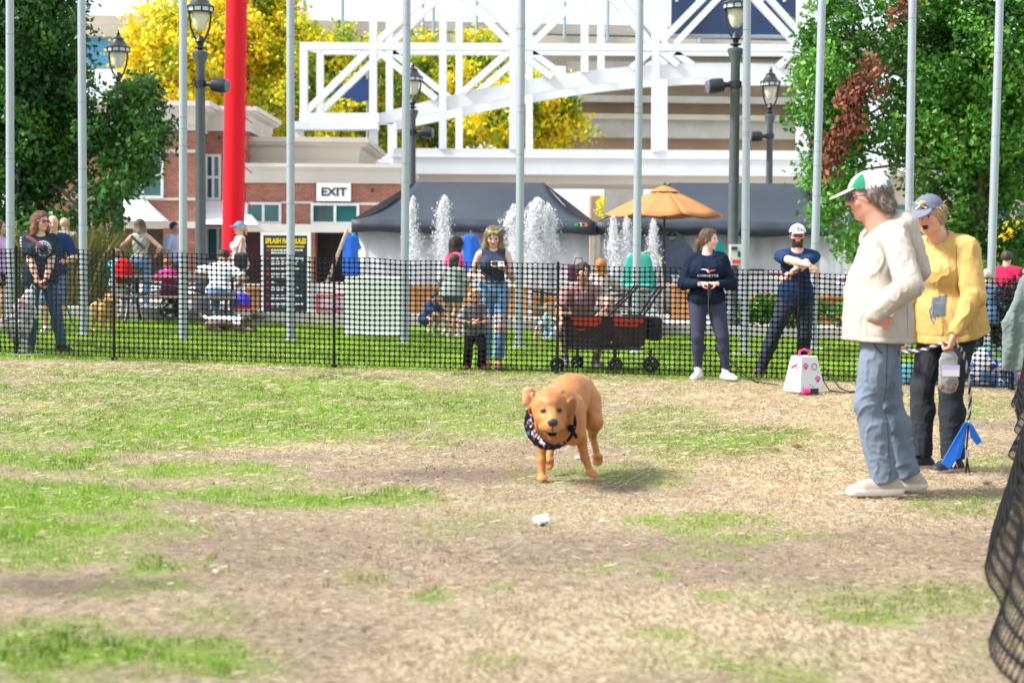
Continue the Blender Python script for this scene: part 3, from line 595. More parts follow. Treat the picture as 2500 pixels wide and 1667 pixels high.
def crown_points(n, clumps, spread, dens=None):
    """points gathered round twig clumps"""
    k = rng.integers(0, len(clumps), n); p = clumps[k] + rng.normal(size=(n, 3)) * spread
    return p
def clump_centres(n, c, r, fill=.55, lump=.25, f=1.6):
    o = []
    while len(o) < n:
        d = rng.normal(size=(n, 3)); d /= np.linalg.norm(d, axis=1)[:, None]; t = (fill + (1 - fill) * rng.random(n)) if True else 1
        q = d * (t * (1 + lump * 2 * fbm(d * f + c[0], 3)))[:, None]; o += list(np.asarray(c) + q * np.asarray(r))
    return np.array(o[:n])
bark = mat('bark', (.13, .10, .08), .9, .3, 8, .6, 30)
def limbs(base, top, r0, tips, parent):
    m = MB(); m.tube([base, base + (top - base) * .35 + np.array([.04, .03, 0]), base + (top - base) * .7, top], [r0, r0 * .8, r0 * .6, r0 * .25], 10)
    for q in tips:
        h = .25 + .6 * random.random(); s = base + (top - base) * h; mid = s * .45 + q * .55 + np.array([0, 0, .15]); m.tube([s, mid, q], [r0 * .38 * (1.1 - h * .6), r0 * .2, r0 * .06], 6)
    m.build('trunk', bark, parent, smooth=True)
leafm = mat('leaf', rough=.42, var=.06, attr=True, translucent=.3, spec=.45)
def tree(label, base, c, r, nclump, nleaf, size, spread, cols, group=None, r0=.16, fill=.5, lump=.28, extra=None, cut=None, name='tree'):
    base = np.asarray(base, float); c = np.asarray(c, float); e = empty(name, base, label, 'tree', group)
    cl = clump_centres(nclump, c, r, fill, lump)
    if extra is not None: cl = np.concatenate([cl, extra])
    limbs(base - np.array([0, 0, .1]), c + np.array([0, 0, r[2] * .6]), r0, cl[rng.choice(len(cl), min(46, len(cl)), replace=False)], e)
    p = crown_points(nleaf, cl, np.asarray(spread))
    if cut is not None: p = p[cut(p)]
    cols = np.asarray(cols); hue = rng.random(len(cl))
    def cf(q):
        n_ = fbm(q * 1.1 + 3, 3); k = np.clip((n_ + .45) * len(cols) * 1.05 + rng.normal(size=len(q)) * .55, 0, len(cols) - 1.001); i = k.astype(int); f_ = (k - i)[:, None]
        return (cols[i] * (1 - f_) + cols[i + 1] * f_) * (.75 + .5 * rng.random(len(q)))[:, None]
    o = leaves_mesh('crown', p, size, cf, leafm, e); o['kind'] = 'stuff'
    return e, cl
# left tree, close: its shade is put into darkened leaf greens
GRN_SHADE = [(.015, .055, .012), (.022, .085, .015), (.035, .125, .02), (.07, .19, .03)]
GRN = [(.030, .11, .012), (.055, .19, .02), (.09, .27, .03), (.16, .36, .05)]
Lc = P(60, 190, 32.4)
ex = np.array([P(x, y, 32.2 + random.uniform(-.7, .5)) for x, y in ((335, 235), (250, 300), (290, 330), (365, 300), (350, 360), (330, 430), (290, 470), (240, 520), (180, 540), (120, 555), (60, 560), (20, 570), (375, 335), (340, 260), (260, 260), (300, 385), (310, 400), (215, 330), (0, 540), (-60, 520), (200, 500), (300, 455))])
ex = np.repeat(ex, 5, 0) + rng.normal(size=(len(ex) * 5, 3)) * np.array([.2, .4, .2])
tree('dark leafy green tree at the left, lamp post half hidden in it', at(60, 32.5), Lc, (1.38, 1.5, 3.2), 520, 75000, .105, (.16, .16, .16), GRN_SHADE, 'round leafy trees framing the lawn', extra=ex, fill=.2)
Rc = P(2400, 210, 31.0)
ex = np.array([P(x + 32, y, 31.0 + random.uniform(-.9, .5)) for x, y in ((1985, 60), (1965, 110), (1960, 170), (1985, 230), (1950, 285), (2000, 330), (1975, 390), (1985, 430), (2020, 20), (2040, 480), (2010, 520), (2060, 590), (2085, 600), (2250, 640), (2330, 660), (2420, 640), (2480, 600), (2160, 600), (2010, 280), (1960, 130), (2000, 180), (2030, 350), (2040, 430), (2050, 100))])
ex = np.repeat(ex, 5, 0) + rng.normal(size=(len(ex) * 5, 3)) * np.array([.17, .35, .19])
e_r, clr = tree('bright green leafy tree on the right with one withered brown branch', at(2380, 31.1), Rc, (2.3, 1.6, 3.2), 560, 95000, .10, (.16, .16, .16), GRN, 'round leafy trees framing the lawn', extra=ex, fill=.2)
pb = []
for x0, y0, x1, y1, n_ in ((2015, 415, 2085, 280, 560), (2065, 255, 2135, 155, 420), (2020, 360, 2100, 295, 260), (2100, 245, 2145, 205, 120), (2180, 40, 2230, 10, 120), (2080, 240, 2060, 230, 150)):
    t = rng.random(n_); pb += [P(x0 + (x1 - x0) * q + rng.normal() * 15, y0 + (y1 - y0) * q + rng.normal() * 15, 29.35 + rng.normal() * .15) for q in t]
o = leaves_mesh('withered_branch', np.array(pb), .11, lambda q: np.array((.20, .06, .03)) * (.35 + 1.1 * rng.random(len(q)))[:, None], mat('dead_leaf', rough=.8, var=.1, attr=True), e_r, droop=1.6); o['label'] = 'withered brown leaves'; o['kind'] = 'stuff'
# yellow trees behind
YEL = [(.14, .26, .02), (.30, .42, .02), (.56, .54, .02), (.80, .66, .015), (.88, .72, .02), (.86, .66, .02)]
YG = [(.13, .24, .02), (.26, .38, .03), (.50, .52, .02), (.82, .68, .02)]
for lab, px, Y, cx, cy, rr, n_, cols in (('golden yellow tree rising behind the red column', 600, 84, 600, 150, (4.6, 3, 4.6), 46000, YEL), ('yellow green tree behind the left end of the truss', 840, 82, 840, 230, (4.4, 3, 3.6), 38000, YG),
                                    ('yellow green tree behind the middle of the truss', 1080, 84, 1080, 235, (4.4, 3, 3.5), 35000, YG), ('yellow tree branch spreading below the truss arch', 1290, 80, 1290, 285, (2.9, 2.2, 2.0), 24000, YEL), ('golden tree between the dark left tree and lamp post', 430, 80, 430, 185, (2.9, 2.5, 3.2), 26000, YEL[1:])):
    tree(lab, at(px, Y), P(cx, cy, Y), rr, 240, n_, .24, (.33, .33, .26), cols, 'yellow autumn trees behind the plaza', r0=.25, fill=.3)
tree('small yellow tree far behind, between the two dark tents', at(1500, 150), P(1505, 505, 150), (1.7, 1.6, 1.0), 60, 2600, .3, (.3, .3, .3), YEL[1:], 'yellow autumn trees behind the plaza', r0=.2)
tree('small yellow leaved tree low at the right edge behind the fence', at(2480, 60), P(2480, 590, 60), (.8, .8, .6), 60, 4000, .16, (.16, .16, .16), YEL[1:], 'yellow autumn trees behind the plaza', r0=.08)
# shrubs and ornamental grass
def shrub(label, px, Y, w_, h_, d_, n_, cols, size=.06, nm='shrub'):
    b0 = at(px, Y); e = empty(nm, b0, label, 'shrub', 'planting behind the lawn'); c = b0 + np.array([0, 0, h_ * .5]); cl = clump_centres(90, c, (w_ / 2, d_ / 2, h_ * .5), .2, .2); cl[:, 2] = np.maximum(cl[:, 2], b0[2] + .05)
    m = MB()
    for q in cl[:14]: m.tube([b0, (b0 + q) / 2 + np.array([0, 0, .05]), q], [.012, .008, .003], 5)
    m.build('stem', bark, e); p = crown_points(n_, cl, np.array([.05, .05, .05])); p[:, 2] = np.maximum(p[:, 2], b0[2] + .02); cols = np.asarray(cols)
    leaves_mesh('foliage', p, size, lambda q: cols[rng.integers(0, len(cols), len(q))] * (.6 + .8 * rng.random(len(q)))[:, None], leafm, e)['kind'] = 'stuff'
shrub('low clipped green hedge behind the fence leaner', 1940, 30.3, 2.2, .62, .6, 6000, GRN); shrub('low green hedge beneath the orange bench, right of the navy woman', 1860, 30.6, .9, .55, .5, 2500, GRN[1:])
shrub('low green hedge behind the man in beige', 2120, 30.4, 1.6, .6, .6, 4000, GRN); shrub('dark purple leaved bush at the right edge behind the fence', 2480, 25.5, .8, 1.2, .6, 3500, [(.02, .015, .02), (.04, .02, .03), (.03, .03, .02)])
shrub('green hedge low on the right behind the yellow woman', 2370, 30.2, 1.8, .5, .6, 3500, GRN)
def reeds(label, px, Y, w_, h_, n_, col, plume):
    b0 = at(px, Y); e = empty('ornamental_grass', b0, label, 'plant', 'ornamental grasses at the left'); v = []; f = []
    x = rng.normal(size=n_) * w_ * .22; y = rng.normal(size=n_) * .25; a = x / w_ * 1.1 + rng.normal(size=n_) * .12; hh = h_ * (.55 + .5 * rng.random(n_)); w2 = .012
    V = np.zeros((n_, 5, 3)); V[:, 0] = np.stack([b0[0] + x - w2, b0[1] + y, b0[2] + 0 * x], -1); V[:, 1] = np.stack([b0[0] + x + w2, b0[1] + y, b0[2] + 0 * x], -1)
    mx = b0[0] + x + a * hh * .45; V[:, 2] = np.stack([mx + w2, b0[1] + y, b0[2] + hh * .62], -1); V[:, 3] = np.stack([mx - w2, b0[1] + y, b0[2] + hh * .62], -1); V[:, 4] = np.stack([b0[0] + x + a * hh, b0[1] + y, b0[2] + hh], -1)
    b_ = np.arange(n_)[:, None] * 5; F = np.concatenate([b_ + np.array([[0, 1, 2]]), b_ + np.array([[0, 2, 3]]), b_ + np.array([[3, 2, 4]])]).astype(np.int32)
    c = np.asarray(col)[rng.integers(0, len(col), n_)] * (.7 + .6 * rng.random(n_))[:, None]
    mkmesh('blades', V.reshape(-1, 3), F, leafm, e, col=np.repeat(c, 5, 0))['kind'] = 'stuff'
    k = rng.choice(n_, plume); q = V[k, 4]; pts = np.repeat(q, 14, 0) + rng.normal(size=(plume * 14, 3)) * np.array([.012, .012, .07])
    leaves_mesh('plumes', pts, .035, lambda z: np.array((.42, .30, .14)) * (.7 + .5 * rng.random(len(z)))[:, None], leafm, e, droop=-1.5)['kind'] = 'stuff'
reeds('tall tawny ornamental grass behind the woman with the white bag', 180, 30.2, 1.25, 1.45, 2200, [(.24, .18, .05), (.13, .14, .03), (.06, .10, .02)], 60)
reeds('dark ornamental grass at the left edge behind the crowd', 50, 30.6, 1.4, 1.3, 1500, [(.05, .08, .02), (.08, .10, .03)], 14)
# ================================================================== MESH FENCE
netm = mat('black_net', (.004, .005, .007), .65, .15, 20, spec=.18); postm = mat('fence_post', (.006, .007, .009), .6, spec=.2)
def net(path, h0, pu=.0555, nv=21, lift=.02, wob=.012, lean=0, seed=0, hs=.0038, vs=.0025, thick=.004):
    """strands with rounded openings along a ground path; returns verts, faces"""
    path = [np.asarray(p, float) for p in path]; seg = [np.linalg.norm((b_ - a)[:2]) for a, b_ in zip(path, path[1:])]; Lt = sum(seg); nu = int(Lt / pu); pu = Lt / nu; pv = (h0 - lift) / nv
    hu, hv = pu / 2, pv / 2; iu, iv = hu - vs, hv - hs; c = .75
    outer = [(-hu, -hv), (0, -hv), (hu, -hv), (hu, 0), (hu, hv), (0, hv), (-hu, hv), (-hu, 0)]; inner = [(-iu * (1 - c * .35), -iv * (1 - c * .35)), (0, -iv), (iu * (1 - c * .35), -iv * (1 - c * .35)), (iu, 0), (iu * (1 - c * .35), iv * (1 - c * .35)), (0, iv), (-iu * (1 - c * .35), iv * (1 - c * .35)), (-iu, 0)]
    loc = np.array(outer + inner); I, Jv = np.meshgrid(np.arange(nu), np.arange(nv), indexing='ij'); cu = (I.ravel() + .5) * pu; cv = lift + (Jv.ravel() + .5) * pv
    U = cu[:, None] + loc[None, :, 0]; V = cv[:, None] + loc[None, :, 1]; U = U.ravel(); V = V.ravel()
    cum = np.concatenate([[0], np.cumsum(seg)]); PA = np.array(path); X = np.interp(U, cum, PA[:, 0]); Y = np.interp(U, cum, PA[:, 1]); Z = np.interp(U, cum, PA[:, 2])
    q = np.stack([U * 1.1, V * 1.6, U * 0 + seed], -1); n1 = noise3(q); n2 = noise3(q * 2.3 + 5)
    sag = wob * (n2 * .8) * (V / h0); d = nrm(PA[-1] - PA[0]); nx, ny = -d[1], d[0]; off = wob * 1.6 * n1 + lean * V
    v = np.stack([X + nx * off, Y + ny * off, Z + V + sag], -1); k = np.arange(len(cu))[:, None] * 16; f = []
    for i in range(8): j = (i + 1) % 8; f.append(k + np.array([[i, j, j + 8, i + 8]]))
    return v, np.concatenate(f).astype(np.int32)
def fence_net(root, path, h0, **k):
    v, f = net(path, h0, **k); o = mkmesh('net', v, f, netm, root); o['kind'] = 'stuff'
    md = o.modifiers.new('thickness', 'SOLIDIFY'); md.thickness = .003; md.offset = 0; return o
def fpost(root, b0, h, r=.016):
    m = MB(); m.tube([b0 + A_(0, 0, -.1), b0 + A_(0, 0, h)], r, 10); m.lathe(b0, [(r * 2.2, -.01), (r * 2.2, .018), (r, .03)], 10); m.build('post', postm, root, smooth=True)
    for z in (.12, h * .5, h - .06):
        m = MB(); m.lathe(b0 + A_(0, 0, z), [(r * 1.3, -.012), (r * 1.3, .012)], 10); m.build('clip', postm, root)
A_ = lambda *v: np.array(v, float)
FP = [at(-150, 18.9), at(38 * D, 18.75), at(262 * D, 18.45), at(768 * D, 18.3), at(1282 * D, 18.2), at(1836 * D, 18.1), at(2330 * D, 17.7), at(2470, 17.4)]
fn = empty('mesh_fence', FP[3], 'black plastic mesh fence on thin posts across the lawn', 'fence')
for i in range(len(FP) - 1):
    fence_net(fn, [FP[i], FP[i + 1]], 1.215 + (.0 if i != 5 else -.02), seed=i * 3.3, wob=.024 if i > 1 else .035)
for i, p in enumerate(FP[1:-1]): fpost(fn, p + A_(0, -.02, 0), 1.24)
m = MB(); p = FP[1]; m.tube([p + A_(-.1, -.1, .004), p + A_(.2, -.14, .004), p + A_(.5, -.06, .02)], .006, 6); m.build('tie_cord', mat('grey_cord', (.3, .33, .36), .6), fn)
NP = [A_(*at(2475, 17.35)), A_(*G(2492, 1060)), A_(*G(2462, 1180)), A_(*G(2428, 1330)), A_(*G(2404, 1430)), A_(*G(2432, 1540)), A_(*G(2495, 1640)), A_(*G(2620, 1800))]
f2 = empty('mesh_fence', NP[3], 'slack black mesh fence running past the right edge towards the camera', 'fence')
fence_net(f2, NP, 1.2, seed=40, wob=.05, lean=.36, lift=.0, hs=.0022, vs=.0010)
fpost(f2, NP[2] + A_(.35, 0, 0), 1.24); 
# ================================================================== TENTS
tentm = mat('tent_canvas', (.027, .036, .053), .6, .1, 1.5, .15, 6); tentw = mat('tent_wall', (.88, .89, .90), .75, .04, .8, .2, 2, translucent=.55); steel = mat('tent_steel', (.55, .57, .58), .35, .05, 4, metal=.6)
def tent(label, x0, x1, xr0, xr1, yr, ye, yv, Y, dep, wall=True):
    a = P(x0, ye, Y); b_ = P(x1, ye, Y); z = (a[2] + b_[2]) / 2; zr = P((xr0 + xr1) / 2, yr, Y + dep / 2)[2]; zv = P((x0 + x1) / 2, yv, Y)[2]; r0 = P(xr0, yr, Y + dep / 2)[0]; r1 = P(xr1, yr, Y + dep / 2)[0]; xa, xb = a[0], b_[0]
    e = empty('canopy_tent', at((x0 + x1) / 2, Y), label, 'tent', 'dark canopy tents on the plaza')
    # roof with a slight belly in the cloth
    def pt(u, v_):   # u 0..1 along width, v 0 front eave 1 ridge
        ex = xa + (xb - xa) * u; rx = r0 + (r1 - r0) * u; sag = -.16 * math.sin(v_ * math.pi) * (1 + .3 * math.sin(u * 9)); return ex + (rx - ex) * v_, z + (zr - z) * v_ + sag
    for sgn in (0, 1):
        v = []; f = []; n_, k_ = 18, 8
        for j in range(k_ + 1):
            for i in range(n_ + 1):
                x, zz = pt(i / n_, j / k_); yy = Y + dep / 2 * (j / k_) if not sgn else Y + dep - dep / 2 * (j / k_); v.append((x, yy, zz))
        for j in range(k_):
            for i in range(n_): q = j * (n_ + 1) + i; f.append((q, q + 1, q + n_ + 2, q + n_ + 1))
        o = mkmesh('roof_panel', v, f, tentm, e, True); o.modifiers.new('thickness', 'SOLIDIFY').thickness = .01
    for s_, xe_, rx in ((0, xa, r0), (1, xb, r1)):
        v = [(xe_, Y, z), (xe_, Y + dep, z), (rx, Y + dep / 2, zr), (xe_ * .5 + rx * .5, Y + dep * .5, z * .5 + zr * .5 - .12)]
        o = mkmesh('roof_panel', v, [(0, 1, 3), (1, 2, 3), (2, 0, 3)], tentm, e); o.modifiers.new('thickness', 'SOLIDIFY').thickness = .01
    # valance: scalloped cloth under the eave
    n_ = 24; v = []; f = []
    for i in range(n_ + 1):
        x = xa + (xb - xa) * i / n_; w_ = .03 * math.sin(i * 1.9); v += [(x, Y - .01 + w_ * .3, z + .02), (x, Y - .03 + w_, zv + .03 * math.sin(i * .7))]
        if i: f.append((2 * i - 2, 2 * i, 2 * i + 1, 2 * i - 1))
    o = mkmesh('valance', v, f, tentm, e, True); o.modifiers.new('thickness', 'SOLIDIFY').thickness = .01
    for xe_ in (xa, xb):
        v = [(xe_, Y - .02, z), (xe_, Y + dep, z), (xe_, Y + dep, zv), (xe_, Y - .02, zv)]; o = mkmesh('valance', v, [(0, 1, 2, 3)], tentm, e); o.modifiers.new('thickness', 'SOLIDIFY').thickness = .012
    for xe_ in (xa + .04, xb - .04):
        for yy in (Y + .06, Y + dep - .06):
            m = MB(); g0 = gnd(xe_, yy); m.box(xe_ - .03, xe_ + .03, yy - .03, yy + .03, g0, z); m.box(xe_ - .07, xe_ + .07, yy - .07, yy + .07, g0, g0 + .02); m.build('leg', steel, e)
    if wall:
        n_ = 30; v = []; f = []
        for i in range(n_ + 1):
            x = xa + .1 + (xb - xa - .2) * i / n_; yy = Y + .5 + .06 * math.sin(i * 1.3) + .04 * math.sin(i * 2.9); v += [(x, yy, z - .05), (x, yy + .05 * math.sin(i), gnd(x, yy) + .02)]
            if i: f.append((2 * i - 2, 2 * i, 2 * i + 1, 2 * i - 1))
        o = mkmesh('side_wall', v, f, tentw, e, True); o.modifiers.new('thickness', 'SOLIDIFY').thickness = .008
    return e
t1 = tent('dark navy canopy tent on the left, behind the fountain jets', 858, 1452, 1015, 1330, 446, 540, 570, 38, 3.4); t2 = tent('dark navy canopy tent on the right, behind the tan parasol', 1458, 2062, 1640, 1958, 448, 545, 576, 38.4, 3.4)
for x in (1418, 2028):
    for dx, c in ((-9, (.05, .35, .08)), (0, (.60, .62, .62)), (9, (.65, .14, .05))):
        m = MB(); a = P(x + dx, 549, 37.9); m.prism([a + A_(-.06, 0, -.03), a + A_(.06, 0, -.035), a + A_(.085, 0, .01), a + A_(.02, 0, .05), a + A_(-.06, 0, .04)], (0, -.012, 0)); m.build('logo_patch', mat('logo%d' % dx, c, .6), t1 if x == 1418 else t2)
# merchandise: shirts on hangers, tables with folded goods
def shirt(label, px, py, Y, w_, h_, c):
    a = P(px, py, Y); e = empty('hanging_shirt', a - A_(0, 0, h_), label, 'shirt', 'shirts hung for sale under the tents'); s = S(.018); z = a[2]
    b0 = np.array(e.location)
    C = lambda x, zz: A_(x * w_, 0, h_ + zz * h_)
    s.rc(C(-.18, -.12), C(-.24, -1), .22 * w_, .25 * w_, .03, (0, 1, 0), .3, (0, 1)); s.rc(C(.18, -.12), C(.24, -1), .22 * w_, .25 * w_, .03, (0, 1, 0), .3, (0, 1)); s.rc(C(0, -.1), C(0, -1), .3 * w_, .3 * w_, .03, (0, 1, 0), .25, (0, 1))
    for q in (-1, 1): s.rc(C(.25 * q, -.08), C(.52 * q, -.38), .1 * w_, .12 * w_, .03, (0, 1, 0), .45, (0, 1))
    s.el(C(0, .04), (.14 * w_, .2, .1 * h_), None, .01, 's'); s.build('cloth', cloth_m0, e, c, lambda v: .012 * noise3(v * np.array([9, 4, 2.])))
    m = MB(); m.tube([C(-.3, -.09), C(0, .0), C(.3, -.09)], .008, 5); m.tube([C(0, 0), C(0, .06), C(.03, .1)], .005, 5); m.build('hanger', steel, e, rel=False)
cloth_m0 = mat('fabric', rough=.85, var=.09, scale=9, attr=True, bump=.25, bscale=180, spec=.12)
for lab, px, py, w_, h_, c, Y in (('blue shirt hanging at the left post of the left tent', 857, 570, .42, .95, (.03, .14, .55), 37), ('blue shirt hanging behind the two girls', 1149, 572, .40, .85, (.03, .14, .55), 37), ('slate grey tee hanging right of the parasol pole', 1640, 580, .85, 1.0, (.13, .16, .24), 37.2), ('teal shirt hanging behind the navy woman', 1742, 583, .5, .9, (.02, .42, .40), 37.2), ('slate blue tee hanging left of the parasol pole', 1582, 585, .7, .9, (.14, .17, .26), 37.4)):
    shirt(lab, px, py, Y, w_, h_, c)
woodm = mat('orange_wood', (.52, .25, .085), .65, .25, 5, .3, 30); whtp = mat('white_plastic', (.72, .73, .72), .5, .04, 3)
def plank_box(label, x0, x1, y0, y1, Y, n_, dep=.7, cat='planter', name='plank_planter'):
    a = P(x0, y1, Y); b_ = P(x1, y0, Y); e = empty(name, (a[0] / 2 + b_[0] / 2, Y, a[2]), label, cat, 'orange wooden plank planters and counters'); W_ = (b_[0] - a[0]) / n_; gz0 = min(a[2], gnd(a[0], Y))
    for i in range(n_):
        m = MB(); m.box(a[0] + i * W_ + .006, a[0] + (i + 1) * W_ - .006, Y - .02 + .006 * random.random(), Y + .015, gz0, b_[2] - .05); m.build('plank', woodm, e)
    m = MB(); m.box(a[0] - .03, b_[0] + .03, Y - .05, Y + dep, b_[2] - .048, b_[2]); m.build('top', woodm, e, bevel=.006)
    m = MB(); m.box(a[0] + .02, b_[0] - .02, Y + .02, Y + dep - .04, gz0, b_[2] - .06); m.build('core', mat('dark_wood', (.16, .08, .03), .8), e)
plank_box('orange plank counter left of the rules board', 602, 632, 700, 800, 31.5, 3, name='plank_counter', cat='counter'); plank_box('orange plank counter under the rules board', 640, 760, 760, 808, 31.6, 8, name='plank_counter', cat='counter')
plank_box('orange plank counter behind the two girls', 985, 1290, 700, 806, 32, 18, name='plank_counter', cat='counter'); plank_box('orange plank counter behind the wagon', 1300, 1500, 722, 800, 32.2, 12, name='plank_counter', cat='counter'); plank_box('orange plank bench behind the fence leaner', 1845, 2080, 722, 775, 32.4, 10, name='plank_bench', cat='bench'); plank_box('orange plank counter behind the navy woman', 1640, 1720, 695, 800, 32.6, 5, name='plank_counter', cat='counter')
plank_box('orange plank bench far right behind the yellow woman', 2260, 2500, 745, 790, 32.4, 10, name='plank_bench', cat='bench')
def merch_table(label, x0, x1, yt, Y, cols):
    a = P(x0, yt, Y); b_ = P(x1, yt, Y); e = empty('merchandise_table', at((x0 + x1) / 2, Y), label, 'table', 'merchandise tables under the tents'); g0 = gnd(a[0], Y)
    m = MB(); m.box(a[0], b_[0], Y, Y + .75, a[2] - .04, a[2]); m.build('top', whtp, e)
    m = MB(); m.box(a[0] + .02, b_[0] - .02, Y - .01, Y, a[2] - .5, a[2] - .04); m.build('skirt', tentw, e)
    for x in (a[0] + .06, b_[0] - .06):
        for y in (Y + .06, Y + .69): m = MB(); m.tube([A_(x, y, g0), A_(x, y, a[2] - .04)], .018, 6); m.build('leg', steel, e)
    return a, b_
tb = merch_table('white merchandise table in the left tent', 1090, 1430, 664, 36.4, None); tb2 = merch_table('white merchandise table in the right tent behind the navy woman', 1640, 1960, 672, 36.6, None); tb0 = merch_table('white merchandise table left of the barrier panel', 752, 900, 690, 33.5, None); tb3 = merch_table('white table far right behind the man in beige', 2060, 2330, 690, 34, None)
def goods(px, py, Y, cols, lab, w_=.34):
    a = P(px, py, Y); e = empty('folded_stack', a, lab, 'clothing stack', 'folded clothes for sale'); z = 0
    for i, c in enumerate(cols):
        m = MB(); o_ = random.uniform(-.02, .02); m.box(a[0] - w_ / 2 + o_, a[0] + w_ / 2 + o_, a[1] + .1, a[1] + .4, a[2] + z, a[2] + z + .045); m.build('folded_garment', mat('goods%.2f%.2f%.2f' % c, c, .85, .1, 12, .3, 60), e, bevel=.018); z += .047
for i, (px, cols) in enumerate(((1110, [(.5, .1, .15), (.6, .6, .6), (.1, .2, .4)]), (1180, [(.6, .5, .45), (.1, .12, .16)]), (1230, [(.55, .56, .58)] * 5), (1300, [(.12, .3, .34), (.6, .6, .62), (.5, .5, .5)]), (1390, [(.6, .6, .6), (.4, .05, .1)]))): goods(px, 664, 36.4, cols, 'folded clothes on the left tent table, pile %s' % ('nearest the girls', 'behind the phone woman', 'of grey tops by the flagpole', 'with a teal garment', 'at the right end')[i])
for i, (px, cols) in enumerate(((1680, [(.1, .2, .45), (.6, .6, .6)]), (1850, [(.5, .25, .2), (.7, .7, .7), (.02, .02, .05)]), (1900, [(.3, .02, .05), (.4, .4, .45)]), (1945, [(.6, .3, .3), (.05, .12, .4)]))): goods(px, 672, 36.6, cols, 'folded clothes on the right tent table, pile %s' % ('behind the navy woman', 'left of the fence leaner', 'behind the fence leaner', 'at the far right end')[i])
for i, (px, cols) in enumerate(((2075, [(.05, .15, .5), (.6, .3, .3), (.6, .62, .66)]), (2130, [(.5, .05, .1), (.1, .2, .5)]))): goods(px, 690, 34, cols, 'folded clothes on the table behind the man in beige, pile %s' % ('at the left', 'at the right')[i])
# tan parasol
pa = empty('parasol', at(1622, 37), 'tan market parasol with wooden pole in front of the tents', 'parasol'); canv = mat('tan_canvas', (.44, .185, .058), .8, .07, 3, .15, 20); pc = P(1622, 500, 37); pt_ = P(1622, 464, 37); rr = 150 * 37 / F_PX
m = MB(); b0 = at(1622, 37); m.tube([b0, A_(pc[0], 37, pt_[2])], .028, 10); m.build('pole', mat('dark_pole', (.03, .025, .02), .4), pa, smooth=True)
m = MB(); m.lathe(b0, [(.3, 0), (.3, .06), (.06, .1), (.05, .3)], 16); m.build('base', dk, pa)
zb, zt = P(1622, 526, 37)[2], pt_[2]
for i in range(8):
    a0, a1 = i * math.pi / 4 + .2, (i + 1) * math.pi / 4 + .2; v = []; f = []
    for j in range(7):
        t = j / 6; 
        for q in range(5):
            s_ = q / 4; p0 = A_(math.cos(a0), math.sin(a0), 0) * (1 - s_) + A_(math.cos(a1), math.sin(a1), 0) * s_; r_ = rr * (.06 + .94 * t); drop = (zt - .0) - (zt - zb) * (t ** 1.25) - .06 * math.sin(s_ * math.pi) * t; v.append((pc[0] + p0[0] * r_, 37 + p0[1] * r_, drop))
    for j in range(6):
        for q in range(4): k = j * 5 + q; f.append((k, k + 1, k + 6, k + 5))
    o = mkmesh('canopy_panel', v, f, canv, pa, True); o.modifiers.new('thickness', 'SOLIDIFY').thickness = .008
    m = MB(); m.tube([A_(pc[0], 37, zb + .12), A_(pc[0] + math.cos(a0) * rr * .95, 37 + math.sin(a0) * rr * .95, zb + .03)], .012, 5); m.build('rib', mat('dark_pole', (.03, .025, .02), .4), pa)
m = MB(); m.lathe((pc[0], 37, zt), [(.36, -.045), (.2, .03), (.06, .09), (.02, .10)], 8); m.build('vent_cap', canv, pa); m = MB(); m.lathe((pc[0], 37, zt), [(.03, .09), (.04, .13), (.01, .19)], 8); m.build('finial', dk, pa)
# ================================================================== FOUNTAIN JETS
watm = mat('water_spray', (.93, .95, .97), .2, .02, 3, spec=.5, translucent=.5)
def jet(label, px, ytop, ybot, Y, wpx, n_, plume=1.):
    b0 = at(px, Y); top = P(px, ytop, Y)[2]; g0 = b0[2]; e = empty('water_jet', b0, label, 'fountain jet', 'splash pad fountain jets'); H_ = top - g0; w_ = wpx * Y / F_PX / 2
    n_ = int(n_ * 2.3); t = rng.random(n_) ** .75; z = g0 + H_ * t; rad = w_ * (.45 + .75 * np.sin(np.clip(t * 1.25, 0, 1) * 2.6)) * np.where(t > .86, np.sqrt(np.clip((1 - t) / .14, .02, 1)), 1)
    n_ = n_; a = rng.random(n_) * 6.283; rr_ = np.abs(rng.normal(size=n_)) * .45 * rad * (1 + .5 * noise3(np.stack([np.cos(a) * 2 + px, np.sin(a) * 2, z * 3], -1))); x = b0[0] + np.cos(a) * rr_; y = Y + np.sin(a) * rr_; x += .25 * w_ * noise3(np.stack([x * 0 + px, z * 4, z * 0], -1))
    s_ = (.0022 + .007 * rng.random(n_) ** 2.5)[:, None, None] * plume; c = np.stack([x, y, z], -1)
    v = o8[None] * s_ * (.7 + .8 * rng.random((n_, 6, 1))) * np.array([1, 1, 3.2]) + c[:, None]
    o = mkmesh('droplets', v.reshape(-1, 3), (f8[None] + np.arange(n_)[:, None, None] * 6).reshape(-1, 3).astype(np.int32), watm, e, True); o['kind'] = 'stuff'
    m = MB(); m.lathe(b0, [(.12, 0), (.12, .015), (.03, .02)], 12); m.build('nozzle', steel, e)
jet('narrow fountain jet beside the lamp post, left of the others', 1007, 480, 780, 33.5, 40, 3200); jet('tall narrow fountain jet with pointed top, left of the girls', 1084, 478, 780, 33.5, 52, 4200)
jet('left column of the broad fountain burst behind the phone woman', 1252, 500, 780, 33.5, 60, 4500); jet('widest column of the broad fountain burst, middle', 1302, 484, 780, 33.4, 75, 7000); jet('right column of the broad fountain burst', 1345, 500, 780, 33.6, 55, 4500)
jet('fountain jet left of the parasol pole, beneath the canopy', 1500, 528, 780, 34.5, 46, 2600); jet('fountain jet just left of the flagpole under the parasol', 1532, 530, 780, 34.5, 44, 2600); jet('short fountain jet right beside the parasol pole', 1596, 535, 780, 34.5, 40, 2600)
